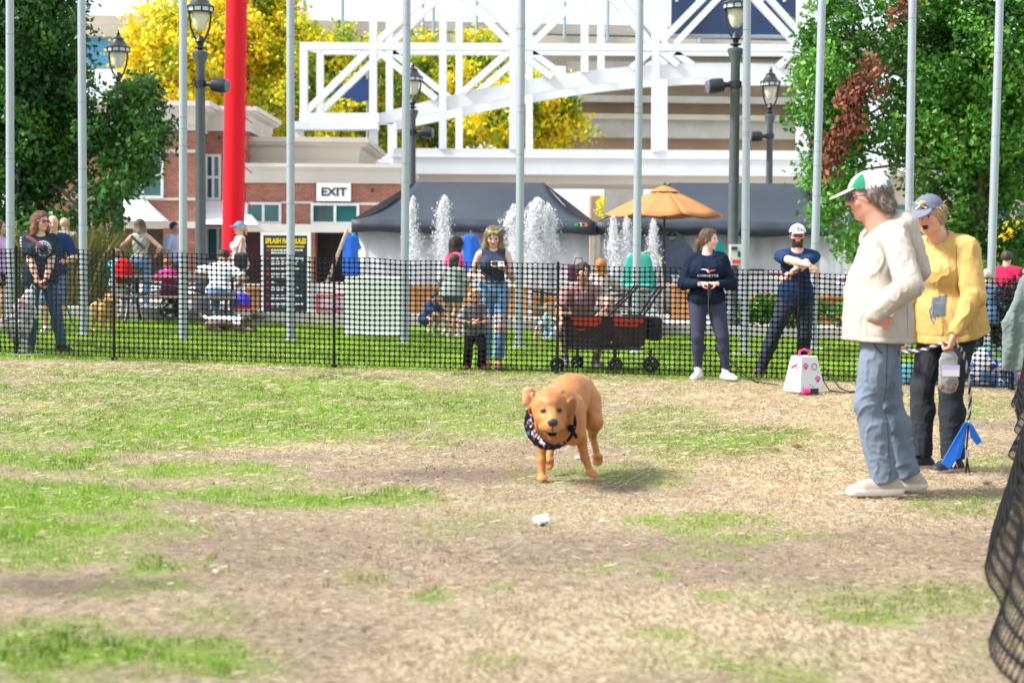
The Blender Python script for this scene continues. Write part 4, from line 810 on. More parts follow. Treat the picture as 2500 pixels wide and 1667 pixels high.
# ================================================================== RULES BOARD, BARRIER, CRATE RACK
sb = empty('rules_board', at(697, 29.9), 'black splash pad rules board with yellow heading in a white frame', 'sign'); Yb = 29.9
navyb = mat('board_black', (.010, .022, .030), .45, .1, 4); ylw = mat('sign_yellow', (.85, .60, .02), .5); wtx = mat('sign_text_white', (.72, .74, .75), .5); rdx = mat('sign_red', (.65, .02, .03), .5)
m = MB(); pbox(m, 642, 574, 751, 772, Yb, .04); m.build('panel', navyb, sb)
for r in ((636, 567, 758, 575), (635, 771, 757, 779), (636, 575.2, 643, 770.8), (750, 575.2, 758, 770.8)): m = MB(); pbox(m, *r, Yb - .02, .08); m.build('frame_bar', whtp, sb)
for x in (648, 746): m = MB(); pbox(m, x - 3, 779, x + 3, 812, Yb, .05); m.build('leg', steel, sb)
text_mesh('heading', 'SPLASH PAD RULES', .132, ylw, P(697, 589, Yb - .005), parent=sb, ext=.003, shear=.12, sx=.66, bold=.006)
m = MB(); pbox(m, 651, 600.5, 743, 603.5, Yb - .006, .005); m.build('heading_rule', ylw, sb)
rows = [(611, 2, 88), (631, 3, 92), (656, 1, 80), (669, 2, 70), (689, 1, 22), (701, 2, 84), (722, 2, 86), (742, 2, 88), (762, 1, 70)]
for y, n_, L_ in rows:
    m = MB(); pbox(m, 651, y - 2.5, 656, y + 2.5, Yb - .006, .005); m.build('bullet', rdx, sb)
    for k in range(n_):
        x = 662.; m = MB(); end = 662 + (L_ - 12) * (1 if k < n_ - 1 or n_ == 1 else random.uniform(.4, .9))
        while x < end: w_ = random.uniform(3, 9); pbox(m, x, y - 2 + k * 6.6, min(x + w_, end + 2), y + 1.9 + k * 6.6, Yb - .006, .005); x += w_ + 1.6
        m.build('text_line', wtx, sb)['kind'] = 'stuff'
bp_ = empty('barrier_panel', G(917, 820), 'plain pale grey free standing barrier panel on the lawn', 'barrier'); Yp = float(bp_.location[1]); m = MB(); pbox(m, 841, 676, 985, 819, Yp, .10); m.build('panel', mat('barrier_white', (.62, .66, .64), .55, .04, 2), bp_, bevel=.02)
m = MB(); pbox(m, 985.5, 678, 994, 819, Yp + .02, .5); m.build('end_panel', mat('barrier_white', (.62, .66, .64)), bp_, bevel=.01)
m = MB(); pbox(m, 838, 816, 996, 821, Yp - .05, .6); m.build('base', mat('barrier_white', (.62, .66, .64)), bp_)
ck = empty('red_rack', at(812, 29.9), 'red framed white bin rack beside the barrier panel', 'rack'); Yc = 29.85
m = MB(); pbox(m, 776, 690, 842, 812, Yc + .06, .5); m.build('bin', mat('bin_white', (.66, .62, .66), .5), ck, bevel=.02)
for x in (772, 814, 841): m = MB(); pbox(m, x, 718, x + 4.5, 812, Yc, .05); m.build('upright', mat('rack_red', (.50, .015, .03), .45), ck)
for y in (720, 753, 794): m = MB(); pbox(m, 772, y, 846, y + 4, Yc - .003, .04); m.build('rail', mat('rack_red', (.50, .015, .03), .45), ck)
stp = empty('wooden_prop', at(790, 33.3), 'slanting wooden pole leaning beside the left tent', 'pole'); m = MB(); m.tube([P(798, 692, 33.3), P(848, 560, 33.3)], [.035, .035], 8); m.build('shaft', mat('pale_wood', (.50, .38, .25), .7, .15, 20), stp); m = MB(); m.lathe(P(798, 692, 33.3), [(.06, -.02), (.06, .05)], 8); m.build('ferrule', mat('pale_wood', (.50, .38, .25)), stp)
tch = empty('plastic_seat', at(1580, 33), 'teal moulded chair with curved steel frame left of the parasol pole', 'chair'); s = S(.02); b0 = np.array(tch.location)
LQ = lambda px, py, Y: P(px, py, Y) - b0
s.rc(LQ(1550, 640, 33), LQ(1545, 690, 33.0), .20, .24, .05, (0, 1, 0), .25); s.rc(LQ(1570, 640, 33), LQ(1575, 690, 33.0), .18, .24, .05, (0, 1, 0), .25); s.rc(LQ(1540, 700, 32.9), LQ(1580, 700, 32.9), .12, None, .05, (0, 0, 1), .4); s.build('shell', mat('teal_plastic', (.03, .33, .27), .4, .05, 3), tch)
m = MB(); m.tube([P(1540, 690, 33.2), P(1565, 618, 33.2), P(1590, 612, 33.2), P(1612, 632, 33.2), P(1618, 690, 33.2), A_(*at(1618, 33.2))], .02, 8); m.tube([P(1540, 690, 33.2), A_(*at(1538, 33.2))], .02, 8); m.build('frame', mat('cream_metal', (.52, .48, .36), .4), tch, smooth=True)
mb2 = empty('maroon_bag', P(1412, 684, 29.2), 'maroon tote bag on the right picnic table', 'bag'); m = MB(); pbox(m, 1388, 647, 1438, 688, 29.3, .2); m.build('bag_body', mat('maroon_cloth', (.085, .012, .035), .8, .1, 9, .2, 40), mb2, bevel=.03)
m = MB(); m.tube([P(1402, 648, 29.35), P(1405, 630, 29.35), P(1420, 630, 29.35), P(1424, 648, 29.35)], .012, 6); m.build('handle', mat('maroon_cloth', (.085, .012, .035)), mb2)
# ================================================================== PICNIC TABLES
tblw = mat('weathered_wood', (.20, .165, .135), .8, .2, 8, .3, 40); tblk = mat('table_steel', (.014, .016, .02), .45)
def picnic(label, px0, px1, Y, seat=True):
    a = at(px0, Y); b_ = at(px1, Y); e = empty('picnic_table', (a + b_) / 2, label, 'picnic table', 'picnic tables at the far edge of the lawn'); g0 = (a[2] + b_[2]) / 2; x0, x1 = a[0], b_[0]
    for i in range(5): m = MB(); y = Y - .38 + i * .155; m.box(x0, x1, y, y + .145, g0 + .76, g0 + .80); m.build('top_plank', tblw, e, bevel=.006)
    for sgn in (-1, 1):
        for i in range(2): m = MB(); y = Y + sgn * .68 - .14 + i * .145; m.box(x0 + .04, x1 - .04, y, y + .135, g0 + .43, g0 + .468); m.build('seat_plank', tblw, e, bevel=.005)
    for x in (x0 + .28, x1 - .28):
        for sgn in (-1, 1): m = MB(); m.tube([A_(x, Y + sgn * .25, g0 + .76), A_(x, Y + sgn * .33, g0 + .42), A_(x, Y + sgn * .42, g0 + .2), A_(x, Y + sgn * .6, g0)], .028, 8); m.build('leg', tblk, e, smooth=True)
        m = MB(); m.bar(A_(x, Y - .82, g0 + .415), A_(x, Y + .82, g0 + .415), .04, .03, (0, 0, 1)); m.build('cross_bar', tblk, e)
    for sgn in (-1, 1):
        m = MB(); m.tube([A_(x0 + .28 if sgn > 0 else x1 - .28, Y - .3, g0 + .45), A_((x0 + x1) / 2, Y - .36, g0 + .62), A_(x1 - .1 if sgn > 0 else x0 + .1, Y - .34, g0 + .74)], .022, 6); m.build('brace', tblk, e, smooth=True)
    return e
picnic('long picnic table with crossed black braces on the left lawn', 285, 600, 28.6); picnic('picnic table with weathered boards behind the wagon', 1285, 1580, 28.9)
# ================================================================== LURE MACHINE
lm0 = G(1962, 958); lm = empty('lure_machine', lm0, 'white tapered lure machine box with pink handle and pink paw prints', 'machine', rz=R_(26)); wm1 = mat('machine_white', (.62, .64, .66), .4, .03, 5); pk = mat('machine_pink', (.75, .03, .22), .45)
bw, tw_, hh_ = .155, .098, .37; v = [(-bw, -bw * .95, .012), (bw, -bw * .95, .012), (bw, bw * .95, .012), (-bw, bw * .95, .012), (-tw_, -tw_ * .9, hh_), (tw_, -tw_ * .9, hh_), (tw_, tw_ * .9, hh_), (-tw_, tw_ * .9, hh_)]
lf_ = MB(); lf_.add(v, [(0, 3, 2, 1), (4, 5, 6, 7), (0, 1, 5, 4), (1, 2, 6, 5), (2, 3, 7, 6), (3, 0, 4, 7)]); lf_.build('housing', wm1, lm, bevel=.008, rel=False)
m = MB(); m.tube([A_(-.06, 0, hh_), A_(-.055, 0, hh_ + .05), A_(0, 0, hh_ + .065), A_(.055, 0, hh_ + .05), A_(.06, 0, hh_)], .012, 8); m.build('handle', pk, lm, smooth=True, rel=False)
def face(fx, x, z):     # point just proud of the front (0) or left (1) side
    t = (z - .012) / (hh_ - .012); d = .95 * bw + (.9 * tw_ - .95 * bw) * t
    if fx == 0: return A_(x, -d - .004, z)
    d = bw + (tw_ - bw) * t; return A_(-d - .004, -x, z)
def disc(c, r, fx, m_, nm, n_=12, sq=1.):
    m = MB(); nn = A_(0, -.004, .0) if fx == 0 else A_(-.004, 0, 0); ux = A_(1, 0, 0) if fx == 0 else A_(0, -1, 0); uz = nrm(A_(0, .24, 1)) if fx == 0 else nrm(A_(.24, 0, 1))
    m.prism([c + ux * r * math.cos(t) + uz * r * sq * math.sin(t) for t in np.linspace(0, 6.283, n_, endpoint=False)], nn); return m.build(nm, m_, lm, rel=False)
mg = mat('decal_magenta', (.55, .015, .22), .5); bkd = mat('decal_black', (.015, .015, .02), .5)
for cx, cz in ((-.06, .265), (.075, .135)):
    disc(face(0, cx, cz - .008), .019, 0, mg, 'paw_print', 10, .8)
    for dx, dz in ((-.024, .012), (-.009, .027), (.009, .027), (.024, .012)): disc(face(0, cx + dx, cz + dz), .0075, 0, mg, 'paw_print', 8, 1.3)
for k in range(18): a_ = k * .349; disc(face(0, .045 + .030 * math.cos(a_), .265 + .030 * math.sin(a_)), .0040, 0, bkd, 'vent_hole', 6)
for dx, dz in ((.008, .07), (.085, .21), (-.11, .06), (.12, .06), (-.02, .09)): disc(face(0, dx, dz), .0045, 0, bkd, 'screw', 6)
m = MB(); m.box(-.09, .07, -bw * .95 - .006, -bw * .9, .0, .05); m.build('slot', bkd, lm, rel=False)
c0 = face(1, 0, .27); m = MB(); sil = [(-.07, -.02), (-.045, -.005), (-.03, .012), (0, .012), (.03, .025), (.05, .04), (.06, .03), (.05, .015), (.035, .005), (.05, -.012), (.07, -.015), (.05, -.022), (.02, -.006), (-.015, -.008), (-.03, -.022), (-.06, -.03)]
m.prism([c0 + A_(0, -x * .75, 0) + nrm(A_(.24, 0, 1)) * z * .85 for x, z in sil], (-.004, 0, 0)); m.build('dog_emblem', mg, lm, rel=False)
for k, (z, L_) in enumerate(((.215, .12), (.195, .12), (.165, .09))):
    m = MB(); x = -L_ / 2
    while x < L_ / 2: w_ = random.uniform(.008, .02); p = face(1, x + w_ / 2, z); m.box(p[0] - .002, p[0] + .003, p[1] - w_ / 2, p[1] + w_ / 2, p[2] - .006, p[2] + .006); x += w_ + .006
    m.build('text_line', mat('decal_pale_pink', (.75, .35, .52), .5), lm, rel=False)['kind'] = 'stuff'
m = MB(); m.prism([A_(bw * .82, -.02, .26), A_(bw + .005, -.02, .06), A_(bw + .03, .0, .02), A_(bw + .06, .02, .03), A_(bw * .95, .02, .26)], (0, .06, 0)); m.build('side_guard', pk, lm, rel=False)
m = MB(); m.tube([A_(-bw + .03, -bw * .95 - .02, .03), A_(-bw + .09, -bw * .95 - .04, .03)], .028, 12); m.build('pulley', pk, lm, rel=False)
# cables
cb1 = empty('power_cable', G(2012, 950), 'black cable curling from the lure machine behind the man in beige', 'cable'); blk = mat('cable_black', (.012, .012, .014), .5)
m = MB(); m.tube([G(2010, 930) + A_(0, 0, .16), G(2025, 938) + A_(0, 0, .10), G(2050, 952) + A_(0, 0, .02), G(2075, 958) + A_(0, 0, .008), G(2110, 955) + A_(0, 0, .008)], .007, 6); m.tube([G(2008, 945) + A_(0, 0, .08), G(2025, 958) + A_(0, 0, .02), G(2060, 960) + A_(0, 0, .008), G(2100, 961) + A_(0, 0, .008)], .007, 6); m.build('cable', blk, cb1, smooth=True)
sg = empty('lure_string', G(1700, 1110), 'thin white lure string lying across the run from the machine', 'string'); m = MB()
pts = [G(1980, 957), G(1900, 1000), G(1800, 1048), G(1600, 1140), G(1460, 1215), G(1250, 1330), G(1060, 1440), G(800, 1560), G(620, 1655)]; pp = []
for a, b_ in zip(pts, pts[1:]):
    for k in range(6): q = a + (b_ - a) * k / 6; pp.append(A_(q[0], q[1], float(ground_z(np.array([q[0]]), np.array([q[1]]))[0]) + .012))
m.tube(pp, .0013, 5); m.build('string', mat('string_white', (.60, .54, .46), .7), sg)
# ================================================================== WAGON
wg0 = at(1418 * D, 18.95); wg = empty('folding_wagon', wg0, 'dark folding wagon stroller with red trim behind the fence', 'wagon'); cloth_b = mat('wagon_cloth', (.060, .042, .042), .8, .12, 6, .25, 60); redc = mat('wagon_red', (.62, .045, .015), .7)
def wz(px): return (px - 1418) * D * 18.95 / F_PX
x0, x1 = wz(1300), wz(1478); m = MB(); m.add([(x0, -.27, .30), (x1, -.27, .30), (x1, .27, .30), (x0, .27, .30), (x0 - .03, -.31, .62), (x1 + .03, -.31, .62), (x1 + .03, .31, .62), (x0 - .03, .31, .62)], [(0, 3, 2, 1), (0, 1, 5, 4), (1, 2, 6, 5), (2, 3, 7, 6), (3, 0, 4, 7)]); o = m.build('tub', cloth_b, wg, rel=False); o.modifiers.new('thickness', 'SOLIDIFY').thickness = .02
for a, b_ in ((x0 + .05, x0 + .40), (x0 + .52, x1 - .02)): m = MB(); m.prism([A_(a, -.316, .625), A_(b_, -.316, .625), A_(b_, -.306, .56), A_(b_ - .08, -.30, .52), A_(a + .03, -.30, .53)], (0, -.012, 0)); m.build('red_trim', redc, wg, rel=False)
m = MB()
for k, (a, b_) in enumerate(((-.04, .03), (-.02, .018), (.005, .018), (.03, .03))): m.box(x0 + .16 + a, x0 + .16 + a + .017, -.302, -.296, .485 - b_ * .8, .485 + b_ * .6)
m.build('red_mark', redc, wg, rel=False)['kind'] = 'stuff'
for a in ((x0 - .03, -.31, .63, x1 + .03, -.31, .63), (x0 - .03, .31, .63, x1 + .03, .31, .63), (x0 - .03, -.31, .63, x0 - .03, .31, .63), (x1 + .03, -.31, .63, x1 + .03, .31, .63), (x0, -.29, .27, x1, -.29, .27), (x0, .29, .27, x1, .29, .27)): m = MB(); m.tube([a[:3], a[3:]], .014, 8); m.build('frame_tube', tblk, wg, rel=False)
for a in ((x0 + .3, -.30, .60, x0 + .62, -.285, .3), (x0 + .62, -.30, .60, x0 + .3, -.285, .3), (x1 - .1, -.3, .6, x0 + .75, -.285, .3)): m = MB(); m.bar(a[:3], a[3:], .022, .012); m.build('fold_brace', tblk, wg, rel=False)
for s_ in (-1, 1):
    m = MB(); m.tube([A_(x1 - .42, s_ * .26, .64), A_(wz(1440), s_ * .26, .86), A_(wz(1462), s_ * .25, .98)], .014, 8); m.tube([A_(x1 - .02, s_ * .26, .64), A_(wz(1505), s_ * .26, .88), A_(wz(1518), s_ * .25, .97)], .014, 8); m.build('handle_strut', tblk, wg, smooth=True, rel=False)
m = MB(); m.tube([A_(wz(1462), -.25, .98), A_(wz(1462), .25, .98)], .016, 8); m.tube([A_(wz(1518), -.25, .97), A_(wz(1518), .25, .97)], .016, 8); m.tube([A_(wz(1462), -.25, .98), A_(wz(1518), -.25, .97)], .012, 8); m.build('push_bar', tblk, wg, rel=False)
m = MB(); m.box(x1 + .04, x1 + .2, -.25, .25, .36, .63); m.build('storage_pouch', mat('pouch_black', (.016, .018, .024), .8, .1, 8, .2, 40), wg, bevel=.03, rel=False)
def wheel(x, y, r):
    m = MB(); n_ = 24; v = []; f = []
    for k in range(n_):
        a = 2 * math.pi * k / n_
        for j in range(8): b_ = 2 * math.pi * j / 8; rr2 = r - .022 + .022 * math.cos(b_); v.append((x + rr2 * math.cos(a), y + .02 * math.sin(b_), r + rr2 * math.sin(a)))
    for k in range(n_):
        for j in range(8): f.append((k * 8 + j, k * 8 + (j + 1) % 8, ((k + 1) % n_) * 8 + (j + 1) % 8, ((k + 1) % n_) * 8 + j))
    w_ = m.add(v, f).build('wheel', mat('tyre', (.014, .014, .016), .8), wg, smooth=True, rel=False)
    for k in range(4):
        a = k * math.pi / 2 + .5; m = MB(); m.bar(A_(x, y, r), A_(x + (r - .02) * math.cos(a), y, r + (r - .02) * math.sin(a)), .03, .022); o = m.build('spoke', tblk, None, rel=False); o.parent = w_
    m = MB(); m.tube([A_(x, y - .03, r), A_(x, y + .03, r)], .026, 10); o = m.build('hub', tblk, None, rel=False); o.parent = w_
for x, y, r in ((wz(1412), -.30, .085), (wz(1492), -.30, .095), (wz(1280), -.28, .085), (wz(1330), .28, .08)):
    wheel(x, y, r); m = MB(); m.tube([A_(x, y + (.04 if y < 0 else -.04), r), A_(x + .0, y + (.05 if y < 0 else -.05), .28)], .018, 8); m.build('fork', tblk, wg, rel=False)
m = MB(); m.tube([A_(wz(1412), -.30, .10), A_(wz(1492), -.30, .11)], .012, 6); m.build('axle_bar', tblk, wg, rel=False)
# ================================================================== BAGS, CLOTHS, LITTER
def lump(name, label, cat, px, py, w_, d_, h_, c, n_=7, m_=None, disp=.02, lift=0):
    b0 = G(px, py); e = empty(name, b0, label, cat); s = S(.012)
    for i in range(n_): x = random.uniform(-.5, .5) * w_ * .75; s.el(A_(x, random.uniform(-.2, .2) * d_, h_ * random.uniform(.2, .5)), (w_ * random.uniform(.18, .32), d_ * .45, h_ * random.uniform(.35, .55)), None, .03)
    s.pl((0, 0, .002), (0, 0, -1)); s.build('bag_body', m_ or cloth_m0, e, c, lambda v: disp * noise3(v * 16) + disp * .4 * noise3(v * 35)); return e
e = lump('carrier_bag', 'crumpled teal carrier bag on the ground behind the fence', 'bag', 2238, 936, .40, .3, .24, (.10, .30, .36)); s = S(.01); s.rc((.1, 0, .18), (.2, 0, .36), .03, .035, .02, (0, 1, 0), .5); s.rc((.2, 0, .36), (.24, 0, .32), .03, .02, .02, (0, 1, 0), .5); s.build('handle', cloth_m0, e, (.5, .58, .6))
def bcol(v): c = np.tile((.62, .64, .68), (len(v), 1)); n_ = noise3(v * 9); c[n_ > .08] = (.12, .22, .45); c[n_ < -.45] = (.05, .08, .2); return c
e = lump('shopping_bag', 'big white and blue shopping bag behind the right end of the fence', 'bag', 2415, 942, .52, .34, .42, bcol, 9); m = MB(); b0 = np.array(e.location); m.tube([b0 + A_(-.1, 0, .36), b0 + A_(-.06, 0, .46), b0 + A_(.06, 0, .45), b0 + A_(.1, 0, .36)], .012, 6); m.build('handle', mat('bag_green', (.03, .3, .12), .6), e)
e = lump('tote_bag', 'dark bag with orange and pink items beneath the hanging jacket', 'bag', 2480, 938, .3, .3, .25, lambda v: np.where((noise3(v * 14) > .15)[:, None], (.6, .12, .06), (.06, .05, .06)), 6)
wb = empty('paper_bag', P(52 * D, 712 * D, 18.98), 'white printed carrier bag held by the woman in dark tee', 'bag'); s = S(.01); s.rc((.10, 0, .22), (.02, 0, 0), .05, .13, .03, (0, 1, 0), .5); s.rc((.02, 0, 0), (-.05, 0, -.24), .13, .14, .03, (0, 1, 0), .5)
s.build('bag_body', cloth_m0, wb, lambda v: np.where((noise3(v * 22) > .5)[:, None], (.6, .25, .2), np.where((noise3(v * 17 + 5) > .4)[:, None], (.25, .35, .5), (.66, .68, .72))), lambda v: .012 * noise3(v * 20))
m = MB(); b0 = np.array(wb.location); m.tube([b0 + A_(.09, 0, .24), b0 + A_(.12, 0, .31), b0 + A_(.15, 0, .24)], .008, 6); m.build('handle', whtp, wb)
jk = empty('hanging_jacket', G(2465, 940), 'grey green jacket hung over the fence at the right edge', 'jacket'); s = S(.012); jl = np.array(jk.location)
JQ = lambda px, py, Y=17.4: P(px, py, Y) - jl
s.rc(JQ(2495, 700), JQ(2475, 790), .05, .12, .04, (0, 1, 0), .5); s.rc(JQ(2475, 790), JQ(2460, 905), .11, .08, .05, (0, 1, 0), .5, (0, 1)); s.rc(JQ(2500, 780), JQ(2500, 905), .10, .09, .04, (0, 1, 0), .5, (0, 1)); s.rc(JQ(2510, 690), JQ(2530, 880), .1, .1, .04, (0, 1, 0), .5); s.build('cloth', cloth_m0, jk, (.17, .22, .21), lambda v: .022 * noise3(v * np.array([16, 10, 5])) + .006 * noise3(v * 40))
m = MB(); m.tube([P(2505, 690, 17.4), P(2500, 672, 17.4)], .01, 6); m.build('hanging_loop', blk, jk)
def litter(label, px, py, r, c, name='paper_scrap', cat='litter', flat=.6):
    b0 = G(px, py); e = empty(name, b0, label, cat); bm = bmesh.new(); bmesh.ops.create_icosphere(bm, subdivisions=3, radius=r)
    for v in bm.verts: q = np.array(v.co); n_ = float(noise3(q[None] / r * 1.9 + px)[0]); n2 = float(noise3(q[None] / r * 4.5 + px)[0]); v.co = Vector(q * (1 + .45 * n_ + .25 * n2)); v.co.z = max(v.co.z * flat + r * .35, -.002)
    me = bpy.data.meshes.new('crumple'); bm.to_mesh(me); bm.free(); me.materials.append(mat('paper%.2f%.2f' % (c[0], c[2]), c, .7)); o = bpy.data.objects.new('crumple', me); COL.objects.link(o); o.parent = e
litter('crumpled white paper on the dirt in front of the dog', 1323, 1276, .042, (.70, .73, .71)); litter('small white scrap on the dirt right of the crumpled paper', 1470, 1272, .010, (.70, .73, .71)); litter('small white scrap on the left dirt', 527, 1396, .010, (.66, .66, .64)); litter('tiny white scrap on the middle left dirt', 796, 1397, .008, (.70, .70, .66))
litter('white scrap on the grass behind the dog', 1410, 1120, .02, (.7, .68, .64)); litter('curled brown leaf on the straw right of the green patch', 1944, 1093, .03, (.15, .06, .03), 'dry_leaf', 'leaf', .5); litter('brown leaf lying near the right edge beyond the man\'s shadow', 2410, 1182, .028, (.12, .06, .03), 'dry_leaf', 'leaf', .3)
# ================================================================== PEOPLE
skin_m = mat('skin', rough=.5, var=.07, scale=22, attr=True, bump=.08, bscale=90, spec=.4); cloth_m = mat('fabric', rough=.85, var=.09, scale=9, attr=True, bump=.25, bscale=180, spec=.12)
hair_m = mat('hair', rough=.5, var=.35, scale=55, attr=True, bump=.6, bscale=120, spec=.4); shoe_m = mat('shoe', rough=.6, var=.08, scale=20, attr=True); lens_m = mat('lens', rough=.08, var=.02, attr=True, spec=.9)
plast = mat('black_plastic', (.015, .015, .018), .4)
def ik(a, c, l1, l2, pole):
    a = np.asarray(a, float); c = np.asarray(c, float); d = c - a; L = np.linalg.norm(d); L2 = min(L, (l1 + l2) * .999); dn = d / (L + 1e-9); c = a + dn * L2
    x = (l1 * l1 - l2 * l2 + L2 * L2) / (2 * L2); h = math.sqrt(max(l1 * l1 - x * x, 0)); p = np.asarray(pole, float); p = nrm(p - dn * (p @ dn)); return a + dn * x + p * h, c
def wrinkle(amp, fr=9, an=(1, 1, 1.7), lim=None, seed=0):
    def f(v):
        q = v * np.array(an) * fr + seed * 3.1; q = q + .7 * np.stack([noise3(q * .6 + 31), noise3(q * .6 + 47), noise3(q * .6 + 63)], -1); n_ = noise3(q * .6); r = 1 - np.abs(noise3(q * 1.7 + 11)) * 2.2; r = np.clip(1 - np.abs(noise3(q * 1.5 + 11)) * 3.2, 0, 1); r2 = np.clip(1 - np.abs(noise3(q * 2.6 + 23)) * 3.5, 0, 1); d = amp * (.9 * n_ + .75 * r * r - .15 + .35 * r2 * r2 + .25 * noise3(q * 4.3))
        return d if lim is None else d * lim(v)
    return f
def person(label, pos, yaw, H, **k):
    """H height; local frame: x = the person's left, -y = forward, z = up"""
    g = k.get; h = H; res = g('res', .012); fem = g('fem', 0)
    root = empty('person', pos, label, 'person', None, R_(yaw))
    A = lambda *v: np.array(v, float)
    Pv = A(g('px', 0), g('py', 0), g('pz', .525) * h); ln = R_(g('lean', 0)); sd = R_(g('side', 0)); tw = R_(g('twist', 0))
    u = nrm([math.sin(sd), -math.sin(ln) * math.cos(sd), math.cos(ln) * math.cos(sd)]); l = A(math.cos(tw), math.sin(tw), 0); l = nrm(l - u * (l @ u)); f = np.cross(l, u); RT = np.array([l, f, u])
    T = lambda x, y, z: Pv + l * x * h + f * y * h + u * z * h
    sw = g('sw', .094 if fem else .108) * h; Nk = T(0, -.005, .288); shz = .258
    SL = T(0, 0, shz) + l * sw; SR = T(0, 0, shz) - l * sw
    if g('shrug'): SL = SL + u * g('shrug') * h; SR = SR + u * g('shrug') * h
    # head frame
    hy = tw + R_(g('hy', 0)); hp = R_(g('hp', 0)); hr = R_(g('hr', 0))
    ff = A(math.sin(hy), -math.cos(hy), 0); hl = A(math.cos(hy), math.sin(hy), 0); hu = A(0, 0, 1.)
    hf = ff * math.cos(hp) - hu * math.sin(hp); hu2 = hu * math.cos(hp) + ff * math.sin(hp); hl2 = hl * math.cos(hr) + hu2 * math.sin(hr); hu2 = np.cross(hl2, hf) * 1.0; hu2 = hu2 if hu2[2] > 0 else -hu2
    RH = np.array([hl2, hf, hu2]); hh = g('head', .134) * h
    Hc = Nk + nrm(u * .55 + hu2 * .45) * .052 * h + hu2 * .052 * h + hf * .014 * h + l * g('hx', 0) * h + f * g('hfw', 0) * h
    HT = lambda x, y, z: Hc + hl2 * x * hh + hf * y * hh + hu2 * z * hh
    hw = g('hipw', .056 if fem else .05); HL = T(hw, 0, -.005); HR = T(-hw, 0, -.005)
    la, lb, lt, ls = .168 * h, .150 * h, .245 * h, .24 * h
    lh = g('lh'); rh = g('rh'); dn = -np.array([0, 0, 1.])
    LW = SL + (dn * .98 + l * .12 + f * .1) * (la + lb) * .97 if lh is None else A(*lh); RW = SR + (dn * .98 - l * .12 + f * .1) * (la + lb) * .97 if rh is None else A(*rh)
    LE, LW = ik(SL, LW, la, lb, g('le', l * .5 - f)); RE, RW = ik(SR, RW, la, lb, g('re', -l * .5 - f))
    az = .046 * h
    lf = g('lf', (.065 * h, 0)); rf = g('rf', (-.065 * h, 0)); LA = A(lf[0], lf[1], lf[2] if len(lf) > 2 else az); RA = A(rf[0], rf[1], rf[2] if len(rf) > 2 else az)
    LK, LA = ik(HL, LA, lt, ls, g('lk', (0.1, -1, 0))); RK, RA = ik(HR, RA, lt, ls, g('rk', (-.1, -1, 0)))
    lfy, rfy = R_(g('lfy', 12)), R_(g('rfy', -12)); FDL = A(math.sin(lfy), -math.cos(lfy), 0); FDR = A(math.sin(rfy), -math.cos(rfy), 0)
    bel, bust, fat = g('belly', 0), g('bust', .03 if fem else 0), g('fat', 1.)
    def torso(s, t, hem=None, k_=.04):
        s.el(T(0, -.004, 0), (.092 * h * fat + t, .068 * h * fat + t, .072 * h + t), RT, k_); s.el(T(0, .006 + bel * .3, .10), (.074 * h * fat + t + bel * .12 * h, .054 * h * fat + t + bel * .5 * h, .10 * h + t), RT, k_)
        s.el(T(0, .004, .195), ((.084 if fem else .092) * h * fat + t, .06 * h * fat + t, .09 * h + t), RT, k_); s.rc(SL - l * .012 * h, SR + l * .012 * h, .029 * h + t * .8, None, k_ * .7)
        s.rc(Nk - u * .01 * h, SL * .7 + Nk * .3, .03 * h + t * .7, .028 * h + t * .7, k_); s.rc(Nk - u * .01 * h, SR * .7 + Nk * .3, .03 * h + t * .7, .028 * h + t * .7, k_)
        if bust:
            for q in (-1, 1): s.el(T(.043 * q, .048, .19), np.full(3, .034 * h + bust * h * .35 + t), RT, k_)
    # ---- body: one continuous surface
    s = S(res); cov = g('covered', 1); sh = -.006 if cov else 0
    torso(s, sh)
    s.rc(HT(0, -.06, -.22), Nk - u * .02 * h, .031 * h * (1.0 if fem else 1.15) * g('neckr', 1.), .034 * h * (1.0 if fem else 1.2) * g('neckr', 1.), .03)
    ar = g('arm', 1.) * (.92 if fem else 1.05)
    for sgn, Sh, E_, W_ in ((1, SL, LE, LW), (-1, SR, RE, RW)):
        s.rc(Sh, E_, .031 * h * ar, .024 * h * ar, .02); s.rc(E_, W_, .0255 * h * ar, .0165 * h * ar, .015); s.el(E_ * .7 + W_ * .3, .0265 * h * ar, None, .02)
    for sgn, Hj, K_, A_, fd in ((1, HL, LK, LA, FDL), (-1, HR, RK, RA, FDR)):
        tf = g('thigh', 1.)
        s.rc(Hj, K_, .052 * h * tf + sh * .5, .032 * h * tf, .03); s.rc(K_, A_, .031 * h * tf, .021 * h, .02); bk = -nrm(np.cross(np.cross(A_ - K_, fd), A_ - K_)) * -1
        s.el(K_ * .68 + A_ * .32 - fd * .012 * h, .034 * h * tf, None, .03)
        s.rc(A_ - fd * .02 * h - A(0, 0, .018 * h), A_ + fd * .085 * h - A(0, 0, .03 * h), .022 * h, .016 * h, .02)
    # hands
    hands = {}
    for nm, E_, W_, sgn in (('l', LE, LW, 1), ('r', RE, RW, -1)):
        d = g(nm + 'hd'); d = nrm(W_ - E_) if d is None else nrm(d); pn = g(nm + 'hn'); pn = nrm(A(-sgn, -.2, 0)) if pn is None else np.asarray(pn, float); pn = nrm(pn - d * (pn @ d)); sx = np.cross(pn, d) * sgn
        cu = g(nm + 'curl', .35); q = h / 1.75 * g('hands', 1.); c0 = W_ + d * .045 * q; hands[nm] = (c0 + d * .04 * q, d, pn)
        s.rc(W_, W_ + d * .03 * q, .021 * q, .024 * q, .012, pn, .75); s.el(c0, (.036 * q, .05 * q, .017 * q), np.array([sx, d, pn]), .012)
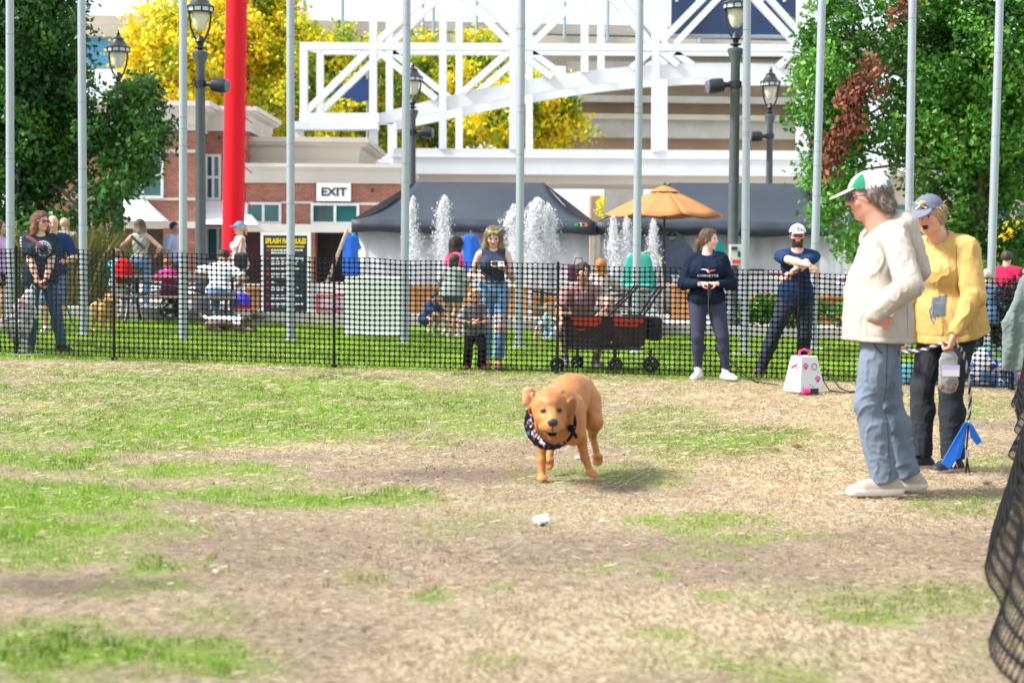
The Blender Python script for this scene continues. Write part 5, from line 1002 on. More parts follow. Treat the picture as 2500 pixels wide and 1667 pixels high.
        for i, (o_, L_) in enumerate(((-.03, .068), (-.010, .078), (.010, .073), (.030, .058))):
            p0 = W_ + d * .085 * q + sx * o_ * q; ang = 0; b_ = p0; dd = d
            for j, fr in enumerate((.45, .32, .23)):
                ang += cu * (1.1, 1.5, 1.0)[j]; dd = d * math.cos(ang) + pn * math.sin(ang); e_ = b_ + dd * L_ * fr * q * 1.15; s.rc(b_, e_, .0094 * q, .0086 * q, .003); b_ = e_
        tb = W_ + d * .03 * q - sx * .022 * q; t1 = tb + nrm(d * .6 - sx * .7 + pn * (.3 + cu * .5)) * .038 * q; t2 = t1 + nrm(d * .8 - sx * (.35 - cu * .6) + pn * (.2 + cu * .7)) * .034 * q
        s.rc(tb, t1, .013 * q, .0105 * q, .008); s.rc(t1, t2, .0105 * q, .009 * q, .004)
    # head
    s.el(HT(0, -.03, .10), A(.325, .405, .375) * hh, RH, .02); s.el(HT(0, .11, -.13), A(.265, .27, .345) * hh, RH, .03 * hh / .23)
    for q in (-1, 1):
        s.rc(HT(.175 * q, .0, -.23), HT(.03 * q, .25, -.41), .085 * hh, .075 * hh, .02); s.el(HT(.335 * q, -.04, -.03), A(.03, .085, .125) * hh, RH, .006)
    s.el(HT(0, .325, .075), A(.21, .06, .045) * hh, RH, .02)
    for q in (-1, 1): s.el(HT(.13 * q, .43, -.005), .07 * hh, None, .015, 's'); s.el(HT(.17 * q, .27, -.13), A(.09, .08, .08) * hh, RH, .02)
    s.rc(HT(0, .37, .03), HT(0, .47, -.115), .03 * hh, .048 * hh, .012); s.rc(HT(-.045, .40, -.125), HT(.045, .40, -.125), .035 * hh, None, .01)
    if g('mouth_open'): s.el(HT(0, .39, -.275), A(.085, .1, .06) * hh, RH, .006, 's'); s.el(HT(0, .36, -.335), A(.09, .05, .028) * hh, RH, .008); s.el(HT(0, .385, -.215), A(.09, .045, .022) * hh, RH, .008)
    else: s.rc(HT(-.07, .355, -.235), HT(.07, .355, -.235), .028 * hh, None, .008); s.rc(HT(-.06, .352, -.285), HT(.06, .352, -.285), .030 * hh, None, .008)
    sk = np.array(g('skin', (.60, .37, .275))); hairc = np.array(g('hair', (.12, .07, .04))); beard = g('beard')
    def skin_col(v):
        q = (v - Hc) @ RH.T / hh; x, y, z = q.T; c = np.tile(sk, (len(v), 1)).astype(float); fr = (y > .12) & (np.abs(z) < .5)
        def ap(mask, col, a): c[mask] = c[mask] * (1 - a) + np.array(col) * a
        ap(fr & (np.hypot(np.abs(x) - .17, (z + .13)) < .11), sk * np.array([1.12, .80, .78]), .6); ap((y > .40) & (np.abs(z + .09) < .1), sk * np.array([1.1, .8, .76]), .6)
        ap(((np.abs(x) > .30) & (np.abs(z) < .2)), sk * np.array([1.1, .78, .72]), .6)
        ap(fr & (y > .22) & (np.abs(np.abs(x) - .14) < .08) & (np.abs(z - .075 - .02 * np.cos(x * 12)) < .022), hairc * .8, .75)
        ap(fr & (y > .2) & (np.hypot((np.abs(x) - .135) / .07, (z + .005) / .034) < 1), (.75, .72, .68), .8); ap(fr & (y > .2) & (np.hypot(np.abs(x) - .135, z + .005) < .032), (.02, .015, .012), .95)
        ap(fr & (y > .2) & (np.abs(np.abs(x) - .135) < .075) & (np.abs(z - .028) < .012), (.05, .03, .025), .8)
        ap(fr & (y > .25) & (np.abs(x) < .10) & (np.abs(z + .26) < .05), sk * np.array([.98, .55, .55]), .75); ap(fr & (y > .25) & (np.abs(x) < .085) & (np.abs(z + .259) < .011), (.09, .03, .03), .8)
        if g('mouth_open'): ap(fr & (np.abs(x) < .08) & (np.abs(z + .275) < .055) & (y < .40), (.06, .012, .012), .95)
        if beard is not None: ap((z < -.14) & (z > -.62) & (y > -.08) & ~((np.abs(x) < .09) & (np.abs(z + .26) < .04)) & ~((z > -.20) & (np.abs(x) < .13)) & (np.hypot(x, y) > .2), beard, .95)
        hd = np.minimum(np.linalg.norm(v - hands['l'][0], axis=1), np.linalg.norm(v - hands['r'][0], axis=1)) < .1; c[hd] *= np.array([1.05, .86, .82])
        if g('paint'): g('paint')(v, c)
        return c
    body = s.build('body', skin_m, root, skin_col, smooth=1)
    J = dict(T=T, HT=HT, RH=RH, Hc=Hc, hh=hh, l=l, f=f, u=u, LE=LE, RE=RE, LW=LW, RW=RW, SL=SL, SR=SR, LK=LK, RK=RK, LA=LA, RA=RA, HL=HL, HR=HR, hands=hands, root=root, hl=hl2, hf=hf, hu=hu2, Nk=Nk, FDL=FDL, FDR=FDR, RT=RT, res=res, h=h)
    # ---- trousers
    tr_ = g('trousers')
    if tr_:
        t = tr_.get('t', .012); s = S(res); end = tr_.get('end', 1.0); fl = tr_.get('flare', 0)
        s.el(T(0, -.004, 0), (.092 * h * fat + t, .068 * h * fat + t, .072 * h + t), RT, .03); s.el(T(0, -.03, -.01), (.08 * h * fat + t, .06 * h * fat + t, .06 * h + t), RT, .03); s.el(T(0, .004, .06), (.078 * h * fat + t + bel * .1 * h, .056 * h * fat + t + bel * .4 * h, .06 * h), RT, .03)
        tf = g('thigh', 1.)
        for Hj, K_, A_, fd in ((HL, LK, LA, FDL), (HR, RK, RA, FDR)):
            s.rc(Hj, K_, .055 * h * tf + t, .034 * h * tf + t, .03, cap=(0, 0))
            if end >= .5:
                e_ = K_ + (A_ - K_) * min(1.04, (end - .5) * 2); s.rc(K_, e_, .034 * h * tf + t, (.023 * h if end > .8 else .03 * h) + t + fl, .02, cap=(0, 1)); s.el(K_ * .68 + e_ * .32 - fd * .01 * h, .036 * h * tf + t * .8, None, .03)
            else: s.ops.pop(); e_ = Hj + (K_ - Hj) * end * 2; s.rc(Hj, e_, .056 * h * tf + t, .050 * h * tf + t + fl, .03, cap=(0, 1))
        s.pl(T(0, 0, tr_.get('waist', .085)), u)
        am = tr_.get('amp', .006)
        s.build('trousers' if end > .6 else 'shorts', MATS.get(tr_.get('mat', ''), cloth_m), root, tr_['col'], wrinkle(am, tr_.get('fr', 8), tr_.get('an', (1.2, 1.2, .9)), seed=len(label)))
    # ---- top
    tp = g('top')
    if tp:
        t = tp.get('t', .014); s = S(res); torso(s, t, None, tp.get('k', .05)); hem = tp.get('hem', -.02); sl = tp.get('sleeve', 1.); st = tp.get('st', t)
        s.el(T(0, bel * .12, .02), (.092 * h * fat + t, .070 * h * fat + t + bel * .3 * h, .09 * h), RT, .05)
        if hem < -.03: s.rc(T(0, bel * .1, .05), T(0, bel * .08, hem - .03), .073 * h * fat + t * 1.2 + tp.get('flare', 0) * .5, .076 * h * fat + t * 1.3 + tp.get('flare', 0), .05, l, 1.28)
        for Sh, E_, W_ in ((SL, LE, LW), (SR, RE, RW)):
            if sl <= 0: continue
            if sl <= .5: s.rc(Sh, Sh + (E_ - Sh) * sl * 2, .030 * h * ar + st, .029 * h * ar + st * 1.25, .025, cap=(0, 1))
            else:
                s.rc(Sh, E_, .030 * h * ar + st, .027 * h * ar + st, tp.get('ak', .018)); e_ = E_ + (W_ - E_) * (sl - .5) * 2; s.rc(E_, e_, .027 * h * ar + st, .018 * h * ar + st * tp.get('cuff', .6), .016, cap=(0, 1))
        if sl <= 0:
            for q, Sh in ((1, SL), (-1, SR)): s.el(Sh + l * q * .03 * h - u * .0 * h, A(.045, .1, .075) * h * tp.get('armhole', 1.), RT, .015, 's')
        s.el(Nk + u * .025 * h + f * .028 * h, A(tp.get('neck', .045), tp.get('neck', .045) * 1.1, .034) * h, RT, .012, 's')
        s.pl(T(0, 0, hem), -u + f * tp.get('hemtilt', 0))
        if tp.get('hood'):
            s.rc(Nk + u * .012 * h - f * .042 * h, T(0, -.118, .165), .052 * h, .032 * h, .010, l, 1.45); s.rc(T(-.05, -.02, .285), T(-.02, -.08, .235), .03 * h, .03 * h, .03); s.rc(T(.05, -.02, .285), T(.02, -.08, .235), .03 * h, .03 * h, .03)
            for q in (-1, 1): s.rc(T(.052 * q, -.02, .30), T(.035 * q, .045, .262), .022 * h, .016 * h, .02)
        am = tp.get('amp', .007); wr_ = wrinkle(am, tp.get('fr', 8), tp.get('an', (1.2, 1.2, 1.1)), seed=len(label) + 3); hz_ = (T(0, 0, hem) - Pv) @ u
        def wr2(v): q_ = (v - Pv) @ u - hz_; return wr_(v) * np.clip(.35 + q_ / .10, .35, 1) - .004 * np.exp(-((q_ - .030) / .006) ** 2)
        s.build(tp.get('name', 'shirt'), MATS.get(tp.get('mat', ''), cloth_m), root, tp['col'] if not callable(tp['col']) else (lambda v: tp['col'](v, J)), wr2)
    # ---- shoes
    so = g('shoes')
    if so:
        for A_, fd in ((LA, FDL), (RA, FDR)):
            s = S(min(res, .009)); z0 = A_[2] - az; q = h / 1.75 * so.get('s', 1.); b_ = A(A_[0], A_[1], z0); sd_ = A(-fd[1], fd[0], 0)
            s.rc(b_ - fd * .055 * q + A(0, 0, .03 * q), b_ + fd * .15 * q + A(0, 0, .022 * q), .042 * q, .042 * q, .02, A(0, 0, 1), .85); s.rc(b_ - fd * .03 * q + A(0, 0, .06 * q), b_ + fd * .1 * q + A(0, 0, .045 * q), .040 * q, .034 * q, .03)
            s.rc(b_ - fd * .02 * q + A(0, 0, .05 * q), b_ - fd * .012 * q + A(0, 0, so.get('high', .085) * q), .04 * q, .036 * q, .02, cap=(0, 1)); s.pl(b_ + A(0, 0, .002), (0, 0, -1))
            cu_, cs_ = np.array(so['col']), np.array(so.get('sole', (.75, .73, .70)))
            s.build('shoe', shoe_m, root, lambda v: np.where((v[:, 2] < z0 + so.get('sh', .026) * q)[:, None], cs_, cu_), None)
    sx_ = g('socks')
    if sx_:
        for K_, A_ in ((LK, LA), (RK, RA)):
            s = S(.008); s.rc(A_ - A(0, 0, .02 * h), A_ + (K_ - A_) * g('sockh', .22), .026 * h, .026 * h, .01, cap=(0, 1)); s.build('sock', cloth_m, root, sx_)
    # ---- hair
    st = g('hairstyle', 'short')
    if st != 'none':
        s = S(min(res, .009)); thick = g('hthick', .05)
        s.el(HT(0, -.055, .11), A(.335 + thick, .405 + thick, .375 + thick) * hh, RH, .02)
        if st in ('short', 'side'):
            s.el(HT(0, .46, -.18), A(.5, .46, .42) * hh, RH, .03, 's'); s.pl(HT(0, -.2, g('hairlow', -.22)), -hu2 - hf * .35)
            if st == 'side':
                for q in (-1, 1): s.rc(HT(.34 * q, -.02, .02), HT(.3 * q, -.30, -.25), .09 * hh, .12 * hh, .02)
                s.rc(HT(-.2, -.38, -.22), HT(.2, -.38, -.22), .13 * hh, None, .03)
        else:
            s.el(HT(0, .42, -.13), A(.235, .42, .40) * hh, RH, .03, 's'); s.pl(HT(0, 0, -.35), -hu2)
        if st == 'long':
            Ln = g('hairlen', .9); fw = g('hairfwd', .0)
            for q in (-1, 1):
                s.rc(HT(.3 * q, -.05, .05), HT(.36 * q, -.05 + fw * .3, -.4), .13 * hh, .14 * hh, .03); s.rc(HT(.36 * q, -.05 + fw * .3, -.4), HT(.46 * q, -.02 + fw, -.45 - Ln * .62), .14 * hh, .09 * hh, .03)
            s.rc(HT(0, -.3, 0), HT(0, -.30, -.45 - Ln * .5), .22 * hh, .2 * hh, .05, hl2, 1.4)
        if st == 'pony':
            s.rc(HT(0, -.42, .02), HT(0, -.58, -.12), .11 * hh, .13 * hh, .02); s.rc(HT(0, -.58, -.12), HT(g('ponyx', 0), -.6, -.55), .13 * hh, .05 * hh, .02)
        if st == 'bun': s.el(HT(0, -.45, .2), .17 * hh, None, .02)
        if g('cap'): s.pl(HT(0, 0, g('cap').get('z', .13) + .09), hu2)
        hc = hairc; hc2 = np.array(g('hair2', hairc))
        s.build('hair', hair_m, root, lambda v: hc + (hc2 - hc) * np.clip((((Hc - v) @ hu2) / hh + .1) / .9, 0, 1)[:, None], wrinkle(.05 * hh, 26, (1.6, 1.6, .35), seed=5))
    if st != 'none' and g('strands'):
        hob = [c_ for c_ in root.children if c_.name.startswith('hair')][-1]; me = hob.data; nv = len(me.vertices); co = np.zeros(nv * 3, np.float32); no = np.zeros(nv * 3, np.float32); me.vertices.foreach_get('co', co); me.vertices.foreach_get('normal', no); co = co.reshape(-1, 3); no = no.reshape(-1, 3)
        n_ = g('strands'); kk = rng.integers(0, nv, n_); p = co[kk] + rng.normal(size=(n_, 3)) * .004; nn = no[kk]; fl = np.tile(-hu2 * 1.0 - hf * .35, (n_, 1)) + rng.normal(size=(n_, 3)) * g('frizz', .3); fl = fl - nn * (fl * nn).sum(1)[:, None]; fl /= np.linalg.norm(fl, axis=1)[:, None] + 1e-6
        ln_ = (.03 + .04 * rng.random(n_))[:, None] * g('slen', 1.); md_ = p + fl * ln_ * .5 + nn * ln_ * .16; tip = p + fl * ln_ + nn * ln_ * g('sout', .12); sx3 = np.cross(fl, nn) * .0016
        V = np.stack([p - sx3, p + sx3, md_ + sx3 * .8, md_ - sx3 * .8, tip], 1).astype(np.float32); b3 = np.arange(n_)[:, None] * 5; F3 = np.concatenate([b3 + np.array([[0, 1, 2]]), b3 + np.array([[0, 2, 3]]), b3 + np.array([[3, 2, 4]])]).astype(np.int32)
        tt = np.clip(((Hc - p) @ hu2 / hh + .1) / .9, 0, 1)[:, None]; cc = (hairc + (np.array(g('hair2', hairc)) - hairc) * tt) * (.55 + 1.0 * rng.random(n_))[:, None]
        mkmesh('hair_strands', V.reshape(-1, 3), F3, hair_m, root, col=np.repeat(cc, 5, 0), rel=False)['kind'] = 'stuff'
    # ---- cap
    cp = g('cap')
    if cp:
        s = S(min(res, .008)); tl = cp.get('tilt', .0); cz = cp.get('z', .13); cu2 = nrm(hu2 + hf * tl); CR = np.array([hl2, np.cross(cu2, hl2) * (1 if np.dot(np.cross(cu2, hl2), hf) > 0 else -1), cu2])
        s.el(HT(0, -.045, .10), A(.40, .475, .45) * hh, CR, .02); s.pl(HT(0, 0, cz), -cu2 + hf * .05)
        o = s.build('cap', cloth_m, root, cp['col'] if not callable(cp['col']) else (lambda v: cp['col'](v, J)), wrinkle(.003, 14))
        s = S(.006); bc = HT(0, .50, cz + .02) + cu2 * 0; bR = np.array([hl2, nrm(hf - hu2 * cp.get('droop', .25)), nrm(hu2 + hf * cp.get('droop', .25))])
        s.el(bc, A(.30, .36, .03) * hh, bR, .008); s.el(HT(0, .02, cz + .01), A(.36, .40, .2) * hh, RH, .008, 's')
        b_ = s.build('brim', cloth_m, None, cp.get('brim', cp['col'] if not callable(cp['col']) else (.5, .5, .5)))
        if b_: b_.parent = o
        s = S(.005); s.el(HT(0, -.045, .10) + cu2 * .445 * hh, .035 * hh); b_ = s.build('button', cloth_m, None, cp.get('button', (.5, .5, .5))); b_.parent = o
        J['cap'] = o
    gl = g('glasses')
    if gl:
        up = gl.get('up', 0); yb, zb = (.42, -.005) if not up else (.36, .40)
        m = MB()
        for q in (-1, 1): m.tube([HT(.22 * q, yb - .02, zb + .03), HT(.34 * q, yb - .2, zb + .03), HT(.36 * q, -.05, zb + .02)], .0035 * h / 1.7, 6)
        m.tube([HT(-.07, yb + .045, zb + .02), HT(0, yb + .06, zb + .035), HT(.07, yb + .045, zb + .02)], .004, 6)
        for q in (-1, 1):
            pts = [HT(q * .145 + .092 * math.cos(a), yb + .045 - .03 * abs(math.cos(a) * q + 1) * .5, zb + .07 * math.sin(a)) for a in np.linspace(0, 6.283, 17)]; m.tube(pts, .0045, 6, False)
        fr = m.build('glasses', mat('frame_' + gl.get('fn', 'black'), gl.get('frame', (.012, .012, .014)), .35), root, smooth=True, rel=False)
        for q in (-1, 1):
            s = S(.004); s.el(HT(q * .145, yb + .035, zb), A(.09, .028, .07) * hh, RH, .004); o = s.build('lens', lens_m, None, gl['col']); o.parent = fr
    return root, J
def wpos(px, py): p = G(px, py); return p
PX = lambda x, y: G(x * D, y * D)
A_ = lambda *v: np.array(v, float)
denim = mat('denim', rough=.85, var=.16, scale=26, attr=True, bump=.3, bscale=220)
# ---- the man in the beige hooded top
def capcol(v, J):
    q = (v - J['Hc']) @ J['RH'].T / J['hh']; c = np.tile((.74, .77, .80), (len(v), 1)); gr = (q[:, 1] > .10) ; c[gr] = (.03, .22, .12); c[(np.abs(q[:, 0]) < .15) & gr] = (.62, .66, .60)
    c[(q[:, 1] < -.36) & (q[:, 2] < .3)] = (.10, .28, .24); return c
p1 = PX(2034, 1132)
r1, J1 = person('man in beige hooded top and grey trousers, seen from the side, hand on hip', p1, -88, 1.80, res=.0075, px=0, py=-.05, lean=-2, belly=.05, fat=1.02, sw=.122, hy=-4, hp=6, hfw=.036, head=.143, neckr=1.22,
    lf=(.10, -.03), rf=(-.09, .15), lfy=4, rfy=-12, lk=(0, -1, 0), lh=(.275, -.17, .99), le=(.9, .75, 0), lhd=(-.25, .9, -.25), lhn=(-1, -.1, 0), lcurl=.25, rh=(-.26, .02, 1.06), re=(-.9, 1, 0), rhd=(.4, -.6, -.4), rcurl=.3,
    skin=(.66, .33, .245), hair=(.17, .135, .11), hair2=(.27, .23, .20), hairstyle='side', hthick=.04, hairlow=-.32, strands=2200, frizz=.4, sout=.08, slen=.55,
    top=dict(name='hooded_top', col=(.455, .41, .355), t=.022, st=.020, hem=-.055, hood=1, amp=.008, fr=7, an=(1.4, 1.4, .7), flare=.03, cuff=.8, neck=.03), trousers=dict(col=(.165, .205, .27), t=.014, flare=.016, amp=.010, fr=9, waist=.05),
    shoes=dict(col=(.40, .335, .28), sole=(.74, .73, .71), s=1.12, sh=.036), cap=dict(col=capcol, brim=(.66, .70, .56), button=(.75, .6, .2), z=.11, tilt=-.06, droop=.35), glasses=dict(col=(.01, .01, .012), frame=(.03, .03, .16), fn='blue'))
# grey hair over the ear, pocket seam
# ---- the woman in yellow
def ycap(v, J): return np.tile((.135, .15, .20), (len(v), 1))
def ysw(v, J):
    T = J['T']; c = np.tile((.55, .36, .125), (len(v), 1)); h = J['h']; P0 = T(0, 0, 0); q = np.stack([(v - P0) @ J['l'], (v - P0) @ J['f'], (v - P0) @ J['u']], 1) / h
    pt = (np.abs(q[:, 0] - .035) < .028) & (np.abs(q[:, 2] - .075 - .15 * (q[:, 0] - .035)) < .036) & (q[:, 1] > .04); c[pt] = (.12, .14, .16)
    wf = (q[:, 1] > .04) & (np.hypot((q[:, 0] + .05) / .05, (q[:, 2] - .16) / .035) < 1); c[wf] = (.72, .58, .42)
    for x, z in ((-.045, .155), (-.07, .135), (-.085, .115), (-.03, .14)): c[(q[:, 1] > .03) & (np.hypot(q[:, 0] - x, q[:, 2] - z) < .005)] = (.06, .06, .05)
    return c
p2 = PX(2164, 1079)
r2, J2 = person('woman in yellow sweatshirt and cap leaning forward with leash and treat bag', p2, -52, 1.77, fem=1, res=.0075, lean=11, px=-.02, py=.07, hy=16, hp=8, hfw=.05, fat=1.02, sw=.108, hr=4,
    lf=(.09, -.02), rf=(-.12, -.06), lfy=0, rfy=-18, lh=(.19, -.16, .86), le=(1, .8, 0), lhd=(-.1, -.25, -1), lhn=(-.9, -.2, 0), lcurl=.95, rh=(-.22, -.20, .82), re=(-1, .6, 0), rhd=(.1, -.2, -1), rhn=(.9, -.3, 0), rcurl=.95,
    skin=(.64, .36, .255), hair=(.46, .31, .15), hair2=(.55, .40, .22), hairstyle='pony', hthick=.02, mouth_open=1, strands=3000, frizz=.2, slen=1.1, sout=.05,
    top=dict(name='sweatshirt', col=ysw, t=.030, st=.027, hem=-.045, amp=.010, fr=7, flare=.035, cuff=.3, neck=.042, hemtilt=-.12, an=(1.4, 1.4, .8)), trousers=dict(col=(.030, .034, .042), t=.012, flare=.02, amp=.006, waist=.04),
    shoes=dict(col=(.02, .024, .032), sole=(.72, .52, .50), s=1.0, sh=.024), cap=dict(col=ycap, brim=(.16, .175, .23), button=(.13, .14, .18), z=.12, tilt=-.02, droop=.4))
# ---- woman in navy sweatshirt with the remote
p3 = PX(1631, 871)
r3, J3 = person('woman in navy sweatshirt with winged logo holding the wired remote, inside the fence', p3, -4, 1.67, fem=1, res=.009, hy=62, hp=0, px=-.05, lf=(.17, -.03), rf=(-.13, .02), lfy=38, rfy=-24, lk=(.35, -1, 0), fat=1.08, thigh=1.16, bust=.05,
    lh=(.055, -.24, 1.05), le=(.7, .35, -.75), lhd=(-.9, -.25, .05), lhn=(.1, .5, -1), lcurl=.6, rh=(-.135, -.24, 1.05), re=(-.7, .35, -.75), rhd=(.9, -.25, .05), rhn=(.1, .5, -1), rcurl=.6,
    skin=(.68, .43, .36), hair=(.14, .075, .045), hair2=(.22, .12, .07), hairstyle='pony', hthick=.045, ponyx=.0, strands=2500, frizz=.15, sout=.03, slen=.7,
    top=dict(name='sweatshirt', col=(.008, .015, .033), t=.032, st=.030, hem=-.03, amp=.010, fr=8, cuff=.35, neck=.042), trousers=dict(col=(.045, .048, .082), t=.004, amp=.0015, waist=.06), socks=(.78, .80, .84), sockh=.36, shoes=dict(col=(.78, .78, .77), sole=(.80, .79, .76), s=.98))
# ---- man leaning on the fence
def tat(v, c): pass
p4 = at(1828 * D, 18.62)
r4, J4 = person('bearded man in navy tee and white cap leaning folded arms on the fence', p4, -2, 1.80, res=.009, lean=6, py=.18, px=.03, hy=-4, hp=3, lf=(.13, .34), rf=(-.37, .12), rfy=-35, pz=.51, fat=1.0,
    lh=(-.10, -.33, 1.19), le=(1, -.5, -.1), lhd=(-.9, .1, -.55), lhn=(.2, .9, -.4), lcurl=.3, rh=(.10, -.35, 1.28), re=(-1, -.5, .1), rhd=(.85, -.1, -.6), rhn=(-.3, .8, -.5), rcurl=.25, beard=(.018, .010, .007),
    paint=lambda v, c: c.__setitem__((np.hypot(v[:, 0] - .03, v[:, 2] - 1.2) < .09) & (v[:, 1] < -.2) & (v[:, 2] < 1.235) & (noise3(v * 45) > -.05), (.20, .15, .14)),
    skin=(.66, .42, .32), hair=(.05, .03, .02), hairstyle='short', top=dict(name='tee_shirt', col=(.016, .038, .105), t=.016, st=.011, sleeve=.36, hem=-.05, amp=.008), trousers=dict(col=(.045, .055, .075), t=.014, flare=.01, amp=.008),
    shoes=dict(col=(.10, .085, .07), sole=(.35, .3, .25), high=.12), cap=dict(col=(.60, .60, .60), brim=(.40, .40, .41), z=.13, droop=.15), glasses=dict(col=(.55, .01, .01)))
# ---- woman with the phone
p5 = at(1133 * D, 18.75)
r5, J5 = person('woman in dark tank top looking down at her phone behind the fence', p5, 4, 1.66, fem=1, res=.009, hp=24, hy=-3, lf=(.06, -.08), rf=(-.07, .06), bust=.03,
    lh=(.13, -.25, 1.14), le=(.45, .6, -1), lhd=(-.7, -.5, .25), lhn=(-.2, .6, .6), lcurl=.5, rh=(-.21, -.16, 1.05), re=(-.45, .7, -1), rhd=(.5, -.8, .1), rhn=(.3, .1, -.6), rcurl=.4,
    skin=(.66, .42, .34), hair=(.20, .13, .08), hair2=(.46, .32, .19), hairstyle='long', hairlen=.75, hairfwd=.1, hthick=.045, strands=3500, frizz=.15, slen=1.0, sout=.03, top=dict(name='tank_top', col=(.042, .050, .085), t=.008, sleeve=0, hem=.055, amp=.004, neck=.04),
    trousers=dict(col=lambda v: np.where(((np.abs(v[:, 2] - .47) < .05) | (np.abs(v[:, 2] - .58) < .035))[:, None] & (v[:, 1] < -.06)[:, None] & (v[:, 0] > 0)[:, None], (.62, .42, .35), (.17, .33, .52)), t=.014, flare=.012, amp=.007, waist=.085, end=.93, mat='denim'),
    shoes=dict(col=(.45, .20, .16), sole=(.25, .14, .11), s=.95, high=.05), glasses=dict(col=(.35, .75, .25), frame=(.5, .6, .3), fn='green', up=1))
# ---- toddler
p6 = at(1090 * D, 18.42)
r6, J6 = person('toddler in grey tee and black trousers clasping hands at the fence', p6, 6, .96, res=.008, head=.205, pz=.45, sw=.115, hp=6, hy=8, fat=1.15, lf=(.085, -.02), rf=(-.075, .02), lh=(.03, -.15, .52), le=(1, .2, -.5), lhd=(-.5, -.35, .75), lhn=(-.9, .1, -.2), lcurl=.3, rh=(-.03, -.15, .52), re=(-1, .2, -.5), rhd=(.5, -.35, .75), rhn=(.9, .1, -.2), rcurl=.3, hands=1.05, arm=1.1,
    skin=(.64, .40, .30), hair=(.55, .38, .21), hairstyle='short', top=dict(name='tee_shirt', col=lambda v, J: np.where((np.abs(v[:, 0]) > .125)[:, None], (.62, .64, .66), (.20, .205, .22)), t=.012, sleeve=.42, hem=-.05, amp=.005, fr=12), trousers=dict(col=(.012, .013, .016), t=.014, flare=.012, amp=.006, fr=12), shoes=dict(col=(.35, .08, .06), sole=(.12, .1, .1), s=1.25))
# ---- crouching man
p7 = at(1338 * D, 19.55)
r7, J7 = person('man in mauve tee crouching behind the wagon', p7, 6, 1.76, res=.010, pz=.27, py=.22, lean=24, hp=8, hy=6, lf=(.16, -.06), rf=(-.20, -.04), lk=(.5, -1, .6), rk=(-.5, -1, .6), lh=(.30, -.42, .62), le=(1, .2, -.6), rh=(-.22, -.30, .48), re=(-1, .1, -.3),
    skin=(.55, .31, .22), hair=(.03, .02, .015), hairstyle='short', top=dict(name='tee_shirt', col=(.36, .215, .205), t=.018, st=.02, sleeve=.42, hem=-.03, amp=.008), trousers=dict(col=(.34, .27, .28), t=.02, end=.62, amp=.008), socks=(.30, .25, .25), shoes=dict(col=(.20, .18, .19), sole=(.55, .52, .5), high=.12))
# ---- two girls, a child crouching
p9 = at(1032 * D, 26.5)
person('girl with long dark hair in pink top, bending beside the fountain', p9, 120, 1.62, fem=1, res=.012, lean=12, hp=10, hy=10, skin=(.42, .24, .17), hair=(.018, .012, .010), hair2=(.06, .015, .02), hairstyle='long', hairlen=1.3, hthick=.1, strands=3000, frizz=.5, top=dict(name='hooded_top', col=(.75, .07, .20), t=.022, hem=-.03, amp=.008), trousers=dict(col=(.05, .10, .20), t=.016, end=.22), shoes=dict(col=(.5, .45, .45)), lh=(.16, -.2, .85), rh=(-.16, -.2, .85))
p10 = at(1040 * D, 25.9)
person('girl in grey tee and denim shorts with dark hair, back turned', p10, 168, 1.34, fem=1, res=.012, lean=5, hp=12, hy=-35, skin=(.48, .29, .21), hair=(.02, .014, .012), hairstyle='long', hairlen=.7, top=dict(name='tee_shirt', col=(.30, .33, .32), t=.035, hem=-.05, sleeve=.48, amp=.010, flare=.03), trousers=dict(col=(.05, .12, .26), t=.018, end=.2, mat='denim'), shoes=dict(col=(.55, .5, .48)), lh=(.18, -.15, .72), rh=(-.14, -.24, .85))
p11 = at(988 * D, 27.2)
person('small child in navy crouching left of the two girls', p11, 60, 1.10, res=.012, head=.17, pz=.20, py=.1, lean=30, hp=10, lf=(.09, -.04), rf=(-.09, -.04), lk=(.3, -1, .6), rk=(-.3, -1, .6), lh=(.1, -.3, .25), rh=(-.1, -.3, .25), skin=(.5, .31, .23), hair=(.05, .03, .02), top=dict(name='tee_shirt', col=(.025, .06, .18), t=.014, sleeve=.45), trousers=dict(col=(.03, .06, .14), t=.014, end=.6), shoes=dict(col=(.6, .6, .6)))
# ---- woman at the left with the bag
p13 = at(92 * D, 19.4)
def leftee(v, J):
    c = np.tile((.022, .036, .052), (len(v), 1)); T = J['T']; P0 = T(0, 0, 0); q = np.stack([(v - P0) @ J['l'], (v - P0) @ J['f'], (v - P0) @ J['u']], 1) / J['h']
    d = np.hypot(q[:, 0] - .01, q[:, 2] - .20); fr = q[:, 1] > .03; c[fr & (np.abs(d - .050) < .005)] = (.34, .38, .40); c[fr & (np.abs(d - .036) < .006) & (np.sin(np.arctan2(q[:, 2] - .20, q[:, 0]) * 14) > 0)] = (.40, .42, .44); c[(q[:, 0] < -.13) & (np.sin(q[:, 2] * 300) > .2)] = (.5, .52, .54); return c
r13, J13 = person('smiling woman in dark tee and jeans with red sunglasses, white bag in hand', p13, 24, 1.68, fem=1, res=.009, hy=30, fat=1.1, bust=.045, lf=(.24, .0), rf=(-.10, .08), lfy=30, side=0, lh=(.02, -.27, .80), le=(1, .5, -.1), lhd=(-.8, -.2, -.5), lcurl=.4, rh=(-.05, -.25, .78), re=(-1, .5, 0), rhd=(.5, -.2, -.8), rcurl=.5, arm=1.15,
    skin=(.66, .41, .32), hair=(.16, .07, .04), hair2=(.34, .12, .05), hairstyle='long', hairlen=.28, hthick=.05, strands=2500, frizz=.2, sout=.05, slen=.8, top=dict(name='tee_shirt', col=leftee, t=.022, st=.022, sleeve=.34, hem=-.05, amp=.007), trousers=dict(col=(.045, .10, .21), t=.012, flare=.008, amp=.006, mat='denim'), shoes=dict(col=(.015, .015, .018), sole=(.03, .03, .03)), glasses=dict(col=(.35, .02, .03)))
